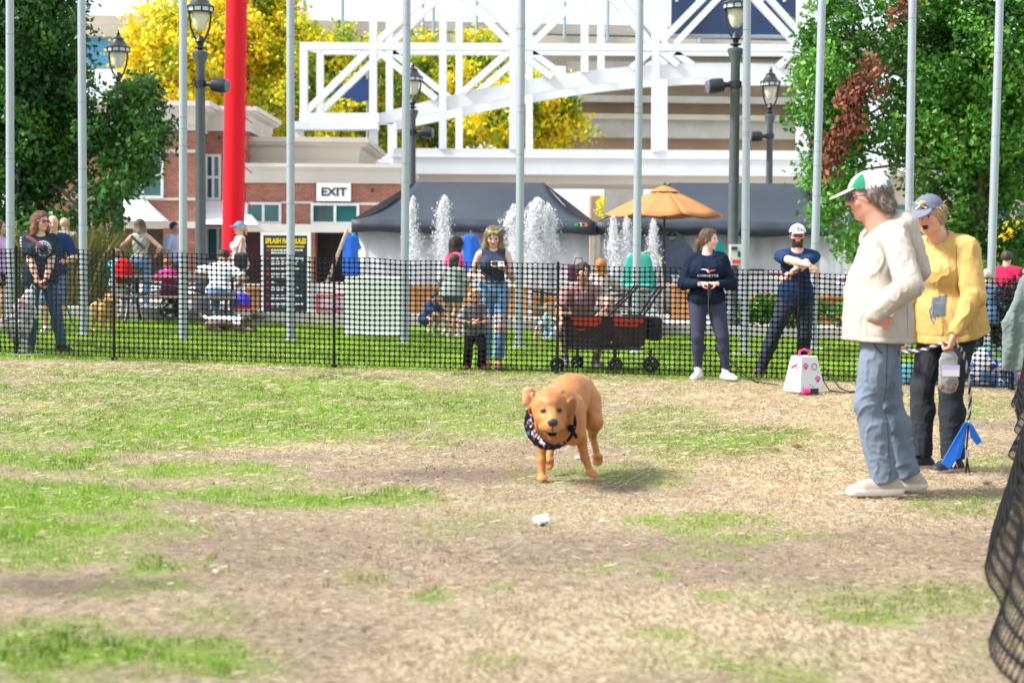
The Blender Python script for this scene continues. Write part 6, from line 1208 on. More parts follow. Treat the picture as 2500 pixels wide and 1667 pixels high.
# ---- people farther back
person('balding man in navy polo behind the woman with the white bag', at(122 * D, 24.0), 15, 1.74, res=.012, hp=8, lh=(.2, -.25, 1.05), rh=(-.1, -.25, .95), skin=(.62, .36, .28), hairstyle='none', top=dict(name='polo_shirt', col=(.02, .045, .15), t=.02, sleeve=.42, hem=-.05), trousers=dict(col=(.10, .16, .26), t=.016, end=.55, mat='denim'), shoes=dict(col=(.6, .6, .6)))
person('person in cream jacket with face turned away by the ornamental grass', at(150 * D, 30.9), 170, 1.66, res=.014, hy=20, skin=(.6, .38, .3), hair=(.5, .38, .24), hairstyle='short', top=dict(name='jacket', col=(.66, .60, .52), t=.03, st=.03, hem=-.1, amp=.009), trousers=dict(col=(.3, .3, .32), t=.014), shoes=dict(col=(.2, .2, .2)))
person('person in lavender top at the left edge of the picture', at(-2, 25), 90, 1.66, res=.014, fem=1, skin=(.55, .34, .27), hair=(.1, .06, .04), hairstyle='long', top=dict(name='top', col=(.52, .34, .68), t=.02, hem=-.04), trousers=dict(col=(.02, .02, .03), t=.012, end=.3), shoes=dict(col=(.7, .7, .7)))
r17, J17 = person('woman in sage tank top seen from behind with black cross strap', at(322 * D, 30.2), 176, 1.68, fem=1, res=.011, hy=8, hp=6, skin=(.58, .33, .24), hair=(.045, .03, .025), hair2=(.3, .22, .16), hairstyle='long', hairlen=.25, lh=(.24, -.18, .98), rh=(-.24, -.16, .98), le=(1, .5, 0), re=(-1, .5, 0), top=dict(name='tank_top', col=(.36, .37, .33), t=.008, sleeve=0, hem=-.02, amp=.004), trousers=dict(col=(.12, .25, .42), t=.012, mat='denim'), shoes=dict(col=(.6, .6, .6)))
person('man in pastel tee standing behind the flagpole', at(400 * D, 33.5), 65, 1.70, res=.014, skin=(.42, .25, .18), hair=(.02, .015, .012), top=dict(name='tee_shirt', col=lambda v, J: np.stack([.42 + .2 * noise3(v * 5), .45 + .05 * noise3(v * 4 + 3), .66 + .1 * noise3(v * 4 + 9)], 1), t=.02, sleeve=.42, hem=-.04), trousers=dict(col=(.1, .1, .12), t=.014), shoes=dict(col=(.6, .6, .6)))
person('child in pink top sitting at the left picnic table', at(386 * D, 28.95), 178, 1.25, fem=1, res=.011, head=.165, pz=.42, lf=(.1, -.22), rf=(-.1, -.22), skin=(.62, .4, .32), hair=(.28, .12, .05), hairstyle='bun', top=dict(name='top', col=(.78, .05, .28), t=.014, hem=-.02), trousers=dict(col=(.28, .03, .10), t=.014), shoes=dict(col=(.2, .2, .2)), lh=(.16, -.3, .75), rh=(-.16, -.3, .75))
person('man in white tee with dark hair sitting hunched at the left picnic table', at(500 * D, 28.0), 172, 1.76, res=.010, pz=.31, lean=24, hp=26, hy=-10, fat=1.12, lf=(.15, -.32), rf=(-.15, -.32), lk=(.2, -1, .8), rk=(-.2, -1, .8), lh=(.24, -.45, .85), rh=(-.30, -.30, .70), skin=(.52, .3, .21), hair=(.02, .016, .014), top=dict(name='tee_shirt', col=lambda v, J: np.where(((np.hypot((v[:, 0]) / .03, (v[:, 2] - .86) / .07) < 1) & (v[:, 1] > .05))[:, None], (.6, .2, .12), (.72, .73, .76)), t=.02, sleeve=.44, hem=-.02, amp=.008), trousers=dict(col=(.16, .24, .38), t=.016, mat='denim'), shoes=dict(col=(.1, .1, .1)))
r21, J21 = person('woman in white tank top and blue cap with a black shoulder bag', at(551 * D, 30.4), -62, 1.68, fem=1, res=.011, skin=(.60, .38, .3), hair=(.55, .42, .26), hairstyle='pony', lh=(.08, -.25, .9), rh=(-.16, -.25, .95), top=dict(name='tank_top', col=(.66, .63, .66), t=.01, sleeve=0, hem=-.04), trousers=dict(col=(.60, .58, .66), t=.022, flare=.02), shoes=dict(col=(.6, .55, .5)), cap=dict(col=(.09, .27, .50), brim=(.09, .27, .50), button=(.09, .27, .5)))
person('red haired person in pale pink top sitting at the right picnic table, back turned', at(1380 * D, 28.4), 182, 1.66, fem=1, res=.011, pz=.33, lf=(.1, -.35), rf=(-.1, -.35), lk=(0, -1, .5), rk=(0, -1, .5), skin=(.65, .44, .37), hair=(.38, .14, .04), hair2=(.5, .22, .07), hairstyle='long', hairlen=.45, hthick=.09, top=dict(name='top', col=lambda v, J: np.where((np.sin(v[:, 2] * 150) > .3)[:, None], (.45, .43, .45), (.66, .52, .54)), t=.022, hem=-.02, sleeve=.7), trousers=dict(col=(.3, .3, .35), t=.014), shoes=dict(col=(.6, .6, .6)), lh=(.2, -.4, .8), rh=(-.2, -.4, .8))
person('person in bright red tee far right behind the fence', at(2312 * D, 27.0), 150, 1.66, res=.013, skin=(.55, .34, .26), hair=(.06, .04, .03), top=dict(name='tee_shirt', col=(.60, .02, .08), t=.022, sleeve=.44, hem=-.04), trousers=dict(col=(.5, .45, .48), t=.015), shoes=dict(col=(.5, .5, .5)))
person('seated grey haired person in denim, right of the yellow woman beyond the fence', at(2268 * D, 25.5), 160, 1.66, res=.013, pz=.34, lean=8, lf=(.12, -.36), rf=(-.12, -.36), lk=(0, -1, .5), rk=(0, -1, .5), skin=(.6, .4, .32), hair=(.42, .38, .34), hairstyle='short', lh=(.16, -.3, .7), rh=(-.16, -.3, .7), top=dict(name='denim_shirt', col=(.08, .16, .30), t=.022, hem=-.06, mat='denim'), trousers=dict(col=(.03, .04, .06), t=.014), shoes=dict(col=(.1, .1, .1)))
person('child in teal top at the corner fence post by the golden dog', at(268 * D, 29.0), 150, 1.25, res=.013, head=.16, skin=(.58, .38, .3), hair=(.25, .16, .1), top=dict(name='top', col=(.06, .40, .45), t=.014, sleeve=.45), trousers=dict(col=(.55, .5, .58), t=.014), shoes=dict(col=(.6, .2, .3)), lh=(-.02, -.25, .7), rh=(-.15, -.2, .72))
person('child in blue flowered clothes sitting on the lawn left of the wagon', PX(1262, 788), 80, 1.05, res=.011, head=.17, pz=.10, lean=-8, lf=(.08, -.42, .05), rf=(-.08, -.40, .05), lk=(0, 0, 1), rk=(0, 0, 1), lh=(.12, .2, .1), rh=(-.12, .2, .1), skin=(.6, .4, .32), hair=(.3, .2, .12), top=dict(name='top', col=lambda v, J: np.where((noise3(v * 22) > .1)[:, None], (.10, .30, .55), (.62, .64, .66)), t=.012, sleeve=.4), trousers=dict(col=lambda v: np.where((noise3(v * 22) > .1)[:, None], (.10, .30, .55), (.62, .64, .66)), t=.012, end=.4), shoes=dict(col=(.7, .6, .5)))
# ================================================================== DOGS
fur_m = mat('fur', rough=.48, var=.12, scale=18, attr=True, bump=.22, bscale=220, spec=.45)
def runner():
    b0 = G(1370, 1166); root = empty('dog', b0, 'tan labrador type dog running towards the camera wearing a dark printed bandana', 'dog', rz=0)
    fw = A_(0, -1, 0); sd = A_(1, 0, 0); up = A_(0, 0, 1)   # sd = image right, fw = towards the camera
    def Q(x, y, z): return sd * x + fw * y + up * z
    s = S(.006); ax_ = nrm(A_(-.27, -.96, 0))
    s.el(Q(-.03, .17, .37), (.125, .16, .172), None, .04); s.rc(Q(-.03, .14, .41), Q(.035, -.08, .445), .126, .122, .05); s.rc(Q(.035, -.08, .45), Q(.11, -.33, .475), .122, .100, .05); s.el(Q(.06, -.16, .505), (.105, .2, .10), None, .05); s.el(Q(.115, -.36, .46), (.108, .13, .125), None, .04)
    s.rc(Q(-.03, .18, .44), Q(-.075, .33, .455), .115, .098, .05)                                 # neck
    s.el(Q(-.105, .2, .33), (.06, .10, .12), None, .04); s.el(Q(.07, .18, .33), (.06, .10, .12), None, .04)
    s.el(Q(.10, .10, .37), (.045, .10, .12), None, .02); s.el(Q(.085, -.02, .42), (.05, .05, .10), None, .03); s.rc(Q(-.06, .31, .33), Q(-.05, .24, .25), .035, .04, .03)
    K = 1.18; hc = Q(-.078, .40, .445); hf = nrm(fw * .97 + sd * .04 - up * .22); hs = nrm(sd - hf * (sd @ hf) + up * .04); hs = nrm(hs - hf * (hs @ hf)); hu = np.cross(hs, hf); hu = hu if hu[2] > 0 else -hu; RH = np.array([hs, hf, hu]); HQ = lambda x, y, z: hc + (hs * x + hf * y + hu * z) * K; E = lambda *r: np.array(r) * K
    s.el(hc, E(.080, .095, .080), RH, .02); s.el(HQ(0, -.01, .045), E(.070, .08, .042), RH, .03); s.el(HQ(-.045, .03, -.025), E(.038, .06, .05), RH, .03); s.el(HQ(.045, .03, -.025), E(.038, .06, .05), RH, .03)
    s.rc(HQ(0, .06, -.02), HQ(0, .150, -.035), .050 * K, .041 * K, .03, hu, .9); s.rc(HQ(0, .05, .018), HQ(0, .155, -.005), .028 * K, .023 * K, .03)
    for q in (-1, 1): s.rc(HQ(.022 * q, .140, -.042), HQ(.044 * q, .06, -.072), .026 * K, .022 * K, .015); s.el(HQ(.040 * q, .098, .016), .014 * K, None, .016, 's')
    s.rc(HQ(0, .04, -.098), HQ(0, .118, -.102), .030 * K, .022 * K, .012); s.el(HQ(0, .150, -.080), E(.042, .052, .016), RH, .006, 's')
    s.el(HQ(0, .178, -.010), E(.024, .014, .017), RH, .008)
    for q in (-1, 1): s.el(HQ(.040 * q, .076, .016), .0115 * K, None, .003)
    s.el(HQ(0, .03, .052), E(.052, .055, .030), RH, .03); s.el(HQ(-.05, -.01, .02), E(.042, .07, .05), RH, .03); s.el(HQ(.05, -.01, .02), E(.042, .07, .05), RH, .03)
    # ears: viewer's left blown up and inside out, viewer's right folded down
    s.rc(HQ(-.062, -.02, .065), HQ(-.105, -.02, .078), .022 * K, .026 * K, .012, hf, .45); s.rc(HQ(-.105, -.02, .078), HQ(-.118, .0, .035), .027 * K, .018 * K, .012, hf, .5); s.rc(HQ(-.085, .005, .075), HQ(-.080, .01, .055), .014 * K, .012 * K, .005, hf, .5)
    s.rc(HQ(.060, .0, .070), HQ(.104, .03, .03), .020 * K, .030 * K, .005, nrm(hs * .7 + hf), .38); s.rc(HQ(.104, .03, .03), HQ(.096, .055, -.055), .031 * K, .013 * K, .005, nrm(hs * .7 + hf), .38)
    def leg(pts, rs, paw, pf, k=.02):
        for i in range(len(pts) - 1): s.rc(pts[i], pts[i + 1], rs[i], rs[i + 1], k)
        for o_ in (-.026, -.009, .009, .026):
            t0 = paw + sd * o_ * .8; s.rc(t0, t0 + pf * (.046 if abs(o_) < .01 else .034) - up * .006, .0130, .0105, .003)
        s.el(paw - up * 0, (.027, .031, .020), None, .010)
    leg([Q(-.105, .20, .34), Q(-.122, .16, .235), Q(-.122, .18, .125), Q(-.120, .20, .05)], [.055, .034, .025, .022], Q(-.120, .22, .028), nrm(fw))
    leg([Q(.075, .18, .33), Q(.115, .08, .235), Q(.140, .06, .125), Q(.165, .06, .065)], [.056, .034, .024, .021], Q(.176, .075, .045), nrm(fw * .7 + sd * .4 - up * .3))
    leg([Q(.165, -.33, .43), Q(.205, -.20, .31), Q(.205, -.38, .215), Q(.228, -.34, .12)], [.094, .054, .024, .021], Q(.236, -.325, .09), nrm(fw * .25 - up * .85))
    leg([Q(.02, -.30, .42), Q(-.045, -.10, .29), Q(-.055, -.20, .17), Q(-.070, -.12, .105)], [.080, .044, .024, .021], Q(-.073, -.10, .09), nrm(fw * .4 - up * .7))
    s.rc(Q(.13, -.46, .49), Q(.12, -.75, .44), .034, .024, .03); s.rc(Q(.12, -.75, .44), Q(.11, -.92, .42), .024, .012, .02)
    base = np.array((.42, .165, .046))
    def col(v):
        q = (v - hc) @ RH.T / K; c = np.tile(base, (len(v), 1)).astype(float); z = v[:, 2]; c *= (1 + .30 * fbm(v * 5, 3) + .14 * noise3(v * np.array([30, 30, 14])))[:, None]
        c[:] = c * (1 + .35 * np.clip((.22 - z) / .22, 0, 1)[:, None] * np.array([.5, .5, .6])); inh = (np.abs(q) < np.array([.15, .25, .13])).all(1)
        mz = inh & (q[:, 1] > .07); c[mz] = c[mz] * np.array([1.12, 1.2, 1.3]); ck = inh & (np.abs(q[:, 0]) < .012) & (q[:, 2] > .03); c[ck] *= np.array([.93, .88, .85])
        c[(np.linalg.norm((q - np.array([0, .186, -.010])) / np.array([.026, .022, .020]), axis=1) < 1)] = (.025, .022, .028)
        for e in (-1, 1):
            d = np.linalg.norm((q - np.array([.040 * e, .085, .016])) / np.array([1.2, 1.4, .9]), axis=1); c[d < .016] *= .55; c[np.linalg.norm((q - np.array([.040 * e, .085, .016 ])) / np.array([1.35, 2.0, .78]), axis=1) < .0098] = (.010, .006, .005)
        lip = (q[:, 1] > .05) & (np.abs(q[:, 2] + .080) < .019) & (np.abs(q[:, 0]) < .044); c[lip] = (.025, .015, .014)
        c[(q[:, 1] > .1) & (np.abs(q[:, 0]) < .005) & (q[:, 2] < -.015) & (q[:, 2] > -.07)] *= .35
        c[(q[:, 1] > .08) & (q[:, 2] < -.094) & (q[:, 2] > -.13)] = base * np.array([.75, .72, .8])
        ear = (q[:, 0] < -.088) & (q[:, 2] > .02) & (q[:, 2] < .12) & (np.abs(q[:, 1]) < .06); c[ear] = c[ear] * .4 + np.array((.66, .36, .24)) * .6
        er = (q[:, 0] > .080) & (q[:, 0] < .15) & (np.abs(q[:, 1] - .04) < .045) & (q[:, 2] < .07) & (q[:, 2] > -.075); c[er] *= np.array([.72, .62, .55])
        return c
    bo = s.build('body', fur_m, root, col, lambda v: .0010 * noise3(v * 60) + .0018 * noise3(v * np.array([22, 22, 9])))
    root.scale = (.95, .95, .97)
    # bandana
    s = S(.0055); n_ = 26; ts = np.linspace(0, 2 * math.pi, n_)
    ring = [Q(-.066 + .134 * math.cos(t), (.285 + .075 * max(0, -math.sin(t)) + .05 * max(0, math.cos(t))), .365 + .142 * math.sin(t)) for t in ts]; cw = [np.clip(-math.cos(t - .45), 0, 1) for t in ts]
    for i in range(n_ - 1): s.rc(ring[i], ring[i + 1], .010 + .020 * cw[i], .010 + .020 * cw[i + 1], .008, (0, 1, 0), .55)
    kn = Q(.045, .33, .325); s.el(kn, .022, None, .008); s.rc(kn, kn + A_(.03, -.01, -.045), .013, .010, .006)
    def bc(v):
        c = np.tile((.008, .009, .016), (len(v), 1)); lf = v[:, 0] < -.105; inn = np.abs(np.hypot((v[:, 0] + .072) / .122, (v[:, 2] - .375) / .138) - .97) < .17
        n1 = noise3(v * 95); c[lf & inn & (n1 > .25)] = (.62, .62, .64); n2 = noise3(v * 80 + 9); c[lf & inn & (n2 > .40)] = (.45, .05, .05); n3 = noise3(v * 60 + 20); c[lf & (n3 > .5)] = (.07, .12, .25); c[lf & (v[:, 2] > .42) & (n2 > .1)] = (.65, .10, .02); c[~lf & (n1 > .62)] = (.4, .2, .2); return c
    s.build('bandana', cloth_m, root, bc, wrinkle(.003, 30))
runner()
def dog(label, pos, yaw, L, col, head=(0, 0), tail=.3, res=.009, legs=True, lie=0, harness=None):
    root = empty('dog', pos, label, 'dog', None, R_(yaw)); q = L; s = S(res); V = lambda x, y, z: A_(x, y, z) * q     # -y forward
    z0 = .52 if not lie else .2
    s.rc(V(0, -.33, z0), V(0, .28, z0 + .03), .155 * q, .115 * q, .06 * q); s.el(V(0, -.33, z0 - .03), (.13 * q, .15 * q, .18 * q), None, .06); hx, hz = head
    s.rc(V(0, -.38, z0 + .06), V(hx * .6, -.55, z0 + .24 + hz * .6), .10 * q, .08 * q, .05); hc = V(hx, -.62, z0 + .32 + hz); s.el(hc, .10 * q, None, .03); s.rc(hc, hc + V(hx * .3, -.19, -.05), .06 * q, .045 * q, .03)
    for e in (-1, 1): s.rc(hc + V(.08 * e, .03, .07), hc + V(.12 * e, .02, -.08), .03 * q, .035 * q, .015)
    for e in (-1, 1):
        if not lie:
            s.rc(V(.09 * e, -.36, z0 - .06), V(.09 * e, -.32, .26), .07 * q, .045 * q, .03); s.rc(V(.09 * e, -.32, .26), V(.09 * e, -.34, .03), .04 * q, .032 * q, .02); s.rc(V(.09 * e, -.34, .028), V(.09 * e, -.40, .025), .036 * q, .03 * q, .01)
            s.rc(V(.09 * e, .26, z0), V(.10 * e, .18, .32), .10 * q, .06 * q, .03); s.rc(V(.10 * e, .18, .32), V(.10 * e, .36, .2), .05 * q, .034 * q, .02); s.rc(V(.10 * e, .36, .2), V(.10 * e, .33, .03), .034 * q, .03 * q, .02); s.rc(V(.10 * e, .33, .028), V(.10 * e, .27, .025), .034 * q, .03 * q, .01)
        else:
            s.rc(V(.1 * e, -.35, .14), V(.1 * e, -.62, .05), .06 * q, .04 * q, .02); s.el(V(.14 * e, .25, .14), (.09 * q, .17 * q, .13 * q), None, .03); s.rc(V(.17 * e, .2, .05), V(.17 * e, .02, .04), .045 * q, .035 * q, .02)
    s.rc(V(0, .38, z0 + .06), V(.06, .62, z0 - .14 + tail), .045 * q, .018 * q, .03); s.build('body', fur_m, root, col, lambda v: .004 * noise3(v * 45))
    if harness:
        s = S(.009); s.rc(V(0, -.20, z0), V(0, -.13, z0), .168 * q, .166 * q, .01, cap=(1, 1)); s.build('harness', cloth_m, root, harness)
    return root
def wcol(v): c = np.tile((.74, .72, .69), (len(v), 1)); c[noise3(v * 5 + 4) > .38] = (.12, .10, .09); return c
dog('white spotted dog in black harness at the left edge, by the fence', at(8 * D, 18.9), -62, .62, wcol, harness=(.012, .013, .016))
dog('golden tan dog standing left of the picnic table with a green leash', PX(236, 764), 28, .72, (.55, .29, .10), head=(.02, -.12), harness=(.03, .30, .16))
def brin(v): c = np.tile((.10, .07, .05), (len(v), 1)); c[noise3(v * 9) > .1] = (.20, .14, .10); c[noise3(v * 4 + 8) > .45] = (.7, .68, .66); return c
dog('dark brindle dog with white patches lying under the left picnic table', PX(520, 763), 75, .75, brin, head=(0, -.15), lie=1)
# ================================================================== THINGS HELD AND WORN
# printed logo on the navy sweatshirt
M3 = J3; r3w = np.array(r3.location)
def on_front(J, x, z, out):   # point on the chest in local coordinates
    return J['T'](x, out, z)
wl = mat('print_white', (.62, .64, .68), .7); rl = mat('print_red', (.60, .08, .05), .7)
o = text_mesh('printed_word', 'CORVETTE', .036, wl, (0, 0, 0), ext=.001, sx=1.3); o.parent = r3; o.location = [float(q) for q in J3['T'](.0, .1235, .155)]; o.rotation_euler = (R_(90), 0, 0)
for nm, m_, pts in (('printed_wing', wl, ((-.085, .03), (-.02, .022), (0, -.006), (.012, -.004), (.004, .03), (-.02, .036), (-.05, .04))), ('printed_wing', rl, ((.0, -.006), (.014, .024), (.085, .032), (.07, .018), (.03, .008), (.016, -.012)))):
    m = MB(); m.prism([J3['T'](0, .129, .178) + A_(x, 0, z) for x, z in pts], (0, -.002, 0)); m.build(nm, m_, r3, rel=False)
m = MB(); W_ = J3['RW']; m.lathe((0, 0, 0), [(.031, -.016), (.031, .016)], 14); o = m.build('wrist_watch', mat('watch_red', (.55, .03, .03), .5), r3, rel=False); dq = Vector(J3['hands']['r'][1]).to_track_quat('Z', 'Y'); o.location = [float(q) for q in W_ - J3['hands']['r'][1] * .01]; o.rotation_euler = dq.to_euler()
m = MB(); p_ = W_ - J3['hands']['r'][1] * .01; m.box(p_[0] - .018, p_[0] + .018, p_[1] - .042, p_[1] - .028, p_[2] - .018, p_[2] + .02); m.build('watch_face', mat('watch_silver', (.6, .6, .6), .3, metal=.6), r3, rel=False)
def world(J, p): r = J['root']; a = r.rotation_euler[2]; c, s_ = math.cos(a), math.sin(a); p = np.asarray(p); return np.array([c * p[0] - s_ * p[1], s_ * p[0] + c * p[1], p[2]]) + np.array(r.location)
hb = world(J3, J3['hands']['r'][0]) + A_(.02, -.02, -.06)
rm = empty('wired_remote', hb - A_(0, 0, .07), 'black wired remote in the hands of the woman in navy', 'remote'); m = MB(); m.tube([hb + A_(0, 0, .06), hb + A_(0, 0, -.05), hb + A_(-.005, 0, -.11)], [.020, .022, .010], 10); m.build('grip', plast, rm, smooth=True)
e1 = G(1880, 938); c1 = [hb + A_(-.005, 0, -.1), hb + A_(-.03, -.02, -.25), hb + A_(.02, -.06, -.5), hb + A_(.17, -.08, -.78), hb + A_(.38, -.1, -.97), hb + A_(.6, -.14, -1.03)]
pp = [np.array([sum(math.comb(5, i) * t ** i * (1 - t) ** (5 - i) * c1[i][k] for i in range(6)) for k in range(3)]) for t in np.linspace(0, 1, 22)]; pp += [G(1840, 933) + A_(0, 0, .01), G(1900, 942) + A_(0, 0, .01)]
m = MB(); m.tube(pp, .006, 6); m.build('cord', blk, rm, smooth=True)
# phone
hp_ = world(J5, (J5['hands']['l'][0] + J5['hands']['r'][0] * 0)) + A_(-.035, -.035, .03); ph = empty('phone', hp_, 'pale phone held up by the woman in the tank top', 'phone'); m = MB(); m.box(-.075, .075, -.006, .006, -.04, .04); o = m.build('phone_case', mat('phone_case', (.62, .60, .54), .4), ph, bevel=.008, rel=False); o.rotation_euler = (R_(-40), 0, R_(5))
m = MB(); m.box(-.06, .0, -.010, -.0065, -.03, .03); o = m.build('camera_plate', plast, ph, rel=False); o.rotation_euler = (R_(-40), 0, R_(5))
# treat bag and leash with the woman in yellow
lhw = world(J2, J2['hands']['l'][0]); rhw = world(J2, J2['hands']['r'][0])
tb_ = empty('treat_bag', lhw - A_(0, 0, .2), 'clear zip bag of treats with purple label in the yellow woman\'s hand', 'bag'); s = S(.006); s.rc((-.01, 0, -.015), (-.01, 0, .13), .062, .058, .01, (0, 1, 0), .3); film = mat('clear_film', (.80, .82, .84), .15, .03, 5, trans=.75, spec=.6); s.build('film', film, tb_, (.8, .82, .84), lambda v: .004 * noise3(v * 40))
m = MB(); m.box(-.055, .05, -.030, -.026, .03, .10); m.build('label', mat('label_lilac', (.55, .48, .70), .5), tb_, rel=False); m = MB(); m.box(-.052, .047, -.0325, -.0305, .032, .068); m.build('label_print', mat('label_white', (.72, .72, .74), .5), tb_, rel=False)
s = S(.006)
for i in range(26): s.el((random.uniform(-.055, .04), random.uniform(-.012, .012), random.uniform(-.05, .01)), random.uniform(.008, .014), None, .003)
s.build('treats', mat('treat_brown', (.25, .12, .06), .8, .3, 30), tb_)
ls = empty('rope_leash', world(J2, (0, 0, 0)), 'striped grey rope leash with blue bags hanging from the yellow woman\'s hands', 'leash'); b0 = np.array(ls.location)
def rope(pts, r, nm, n_=60):
    pts = [np.asarray(p, float) for p in pts]; k = len(pts) - 1; cum = np.linspace(0, k, n_); P2 = np.array(pts); out = []
    for t in cum: i = min(int(t), k - 1); u_ = t - i; p0, p1, p2, p3 = P2[max(i - 1, 0)], P2[i], P2[i + 1], P2[min(i + 2, k)]; out.append(.5 * ((2 * p1) + (p2 - p0) * u_ + (2 * p0 - 5 * p1 + 4 * p2 - p3) * u_ ** 2 + (3 * p1 - p0 - 3 * p2 + p3) * u_ ** 3))
    for w_, c in ((0, (.40, .40, .40)), (math.pi, (.03, .032, .04))):
        m = MB(); hel = []
        for j, q in enumerate(out):
            d = nrm(out[min(j + 1, n_ - 1)] - out[max(j - 1, 0)]); a = nrm(np.cross(d, A_(.3, 1, .2))); b_ = np.cross(d, a); t = j * .9 + w_; hel.append(q + (a * math.cos(t) + b_ * math.sin(t)) * r * .5)
        m.tube(hel, r * .72, 6); m.build(nm, mat('rope%.2f' % c[0], c, .8), ls, smooth=True)
ft = world(J2, (0, 0, 0)); tail = lhw + A_(.09, .02, -.05)
rope([rhw + A_(.0, -.03, -.02), rhw * .6 + lhw * .4 + A_(0, -.05, -.01), rhw * .2 + lhw * .8 + A_(0, -.05, .03), lhw + A_(.03, -.01, .02), tail, tail + A_(.04, .0, -.22), tail + A_(.035, 0, -.42)], .010, 'rope', 110)
m = MB(); q = tail + A_(.035, 0, -.42); m.tube([q, q + A_(-.01, 0, -.15), q + A_(-.005, 0, -.21), q + A_(.02, -.01, -.36), q + A_(.01, 0, -.42), q + A_(-.015, 0, -.36), q + A_(-.005, 0, -.21)], .006, 6); m.build('loop', blk, ls, smooth=True); m = MB(); m.tube([q + A_(-.005, 0, -.15), q + A_(-.005, 0, -.2)], .013, 8); m.build('clasp', steel, ls)
bb = mat('blue_film', (.01, .16, .72), .35, .05, 10)
for pts in ([(-.005, 0, 0), (-.03, -.01, .0), (-.17, -.02, -.25), (-.12, -.02, -.29), (-.08, -.015, -.235), (-.05, -.01, -.22), (-.02, 0, -.12)], [(.0, 0, -.01), (.02, 0, -.01), (.085, .01, -.12), (.055, .01, -.145), (.01, 0, -.09)]):
    m = MB(); m.prism([q + A_(*p_) + A_(0, .0, .02) for p_ in pts], (0, -.012, 0)); o = m.build('waste_bag', bb, ls, bevel=.004)
# cap badges, shoe mark
m = MB(); HT = J2['HT']
for x0, z0, x1, z1 in ((-.16, .22, .12, .40), (-.14, .40, .14, .22)): m.tube([HT(x0, .44, z0), HT(0, .465, (z0 + z1) / 2), HT(x1, .44, z1)], .0045, 6)
m.build('cap_badge', mat('badge_white', (.6, .6, .62), .6), r2, rel=False); s = S(.004); s.el(HT(.03, .455, .36), .016); s.build('cap_badge', mat('badge_gold', (.65, .42, .05), .5), r2)
HT = J4['HT']; m = MB()
for x in (-.12, .12): m.bar(HT(x - .04, .43, .25), HT(x - .04, .42, .38), .005, .004); m.bar(HT(x + .04, .43, .25), HT(x + .02, .42, .38), .005, .004)
m.prism([HT(-.03, .44, .26), HT(.04, .44, .32), HT(.01, .42, .42), HT(-.05, .43, .34)], (0, -.004, 0)); m.build('cap_badge', plast, r4, rel=False)
s = S(.006); s.el(J4['T'](.05, .068, .205), (.035, .012, .02)); s.build('shirt_print', mat('print_orange', (.70, .26, .02), .7), r4)
A2 = J2['LA']; sd_ = A_(J2['FDL'][1] * -1, J2['FDL'][0], 0); bse = A_(A2[0], A2[1], .03); m = MB()
nl = [(.02, .0), (.035, .035), (.06, .0), (.075, .035), (.085, .03)]; pts = [bse + J2['FDL'] * a + sd_ * .052 + A_(0, 0, b_ + .008) for a, b_ in nl]; m.tube(pts, .0035, 5); pts = [bse + J2['FDL'] * a - sd_ * .052 + A_(0, 0, b_ + .008) for a, b_ in nl]; m.tube(pts, .0035, 5); m.build('shoe_mark', wl, r2, rel=False)
# drawstring pocket on the yellow sweatshirt
m = MB(); q = J2['T'](.035, .125, .09); m.tube([q, q + A_(-.01, -.02, -.04), q + A_(.0, -.015, -.09), q + A_(.02, -.01, -.12)], .005, 5); m.tube([q, q + A_(.015, -.02, -.05), q + A_(.03, -.01, -.10)], .005, 5); m.build('drawstring', mat('cord_slate', (.14, .16, .2), .8), r2, rel=False)
# cross strap and bags on others
T = J17['T']; m = MB(); m.bar(T(.085, -.06, .27), T(-.08, -.085, .13), .05, .006, J17['f']); m.build('shoulder_strap', plast, r17, rel=False)
T = J13['T']; s = S(.009); s.rc(T(-.085, .05, .275), T(-.005, .098, .215), .030, .026, .02); s.rc(T(-.005, .098, .215), T(.02, .10, .18), .012, .012, .01); s.build('sling_bag', cloth_m, r13, (.22, .075, .095)); m = MB(); W_ = J13['LW']; m.lathe((0, 0, 0), [(.034, -.014), (.034, .014)], 14); o = m.build('wrist_watch', plast, r13, rel=False); o.location = [float(q) for q in W_]; o.rotation_euler = Vector(J13['hands']['l'][1]).to_track_quat('Z', 'Y').to_euler()
sbw = world(J21, J21['T'](.13, .02, .05)); e = empty('shoulder_bag', sbw - A_(0, 0, .2), 'black shoulder bag on the woman in the blue cap', 'bag'); m = MB(); m.box(sbw[0] - .14, sbw[0] + .12, sbw[1] - .14, sbw[1] - .02, sbw[2] - .19, sbw[2] + .12); m.build('bag_body', mat('bag_black', (.013, .015, .022), .7, .1, 8), e, bevel=.06); m = MB(); p0 = world(J21, J21['SL']); m.tube([sbw + A_(-.1, -.08, .1), p0 + A_(0, -.03, .06), sbw + A_(.1, -.06, .1)], .01, 6); m.build('strap', plast, e)
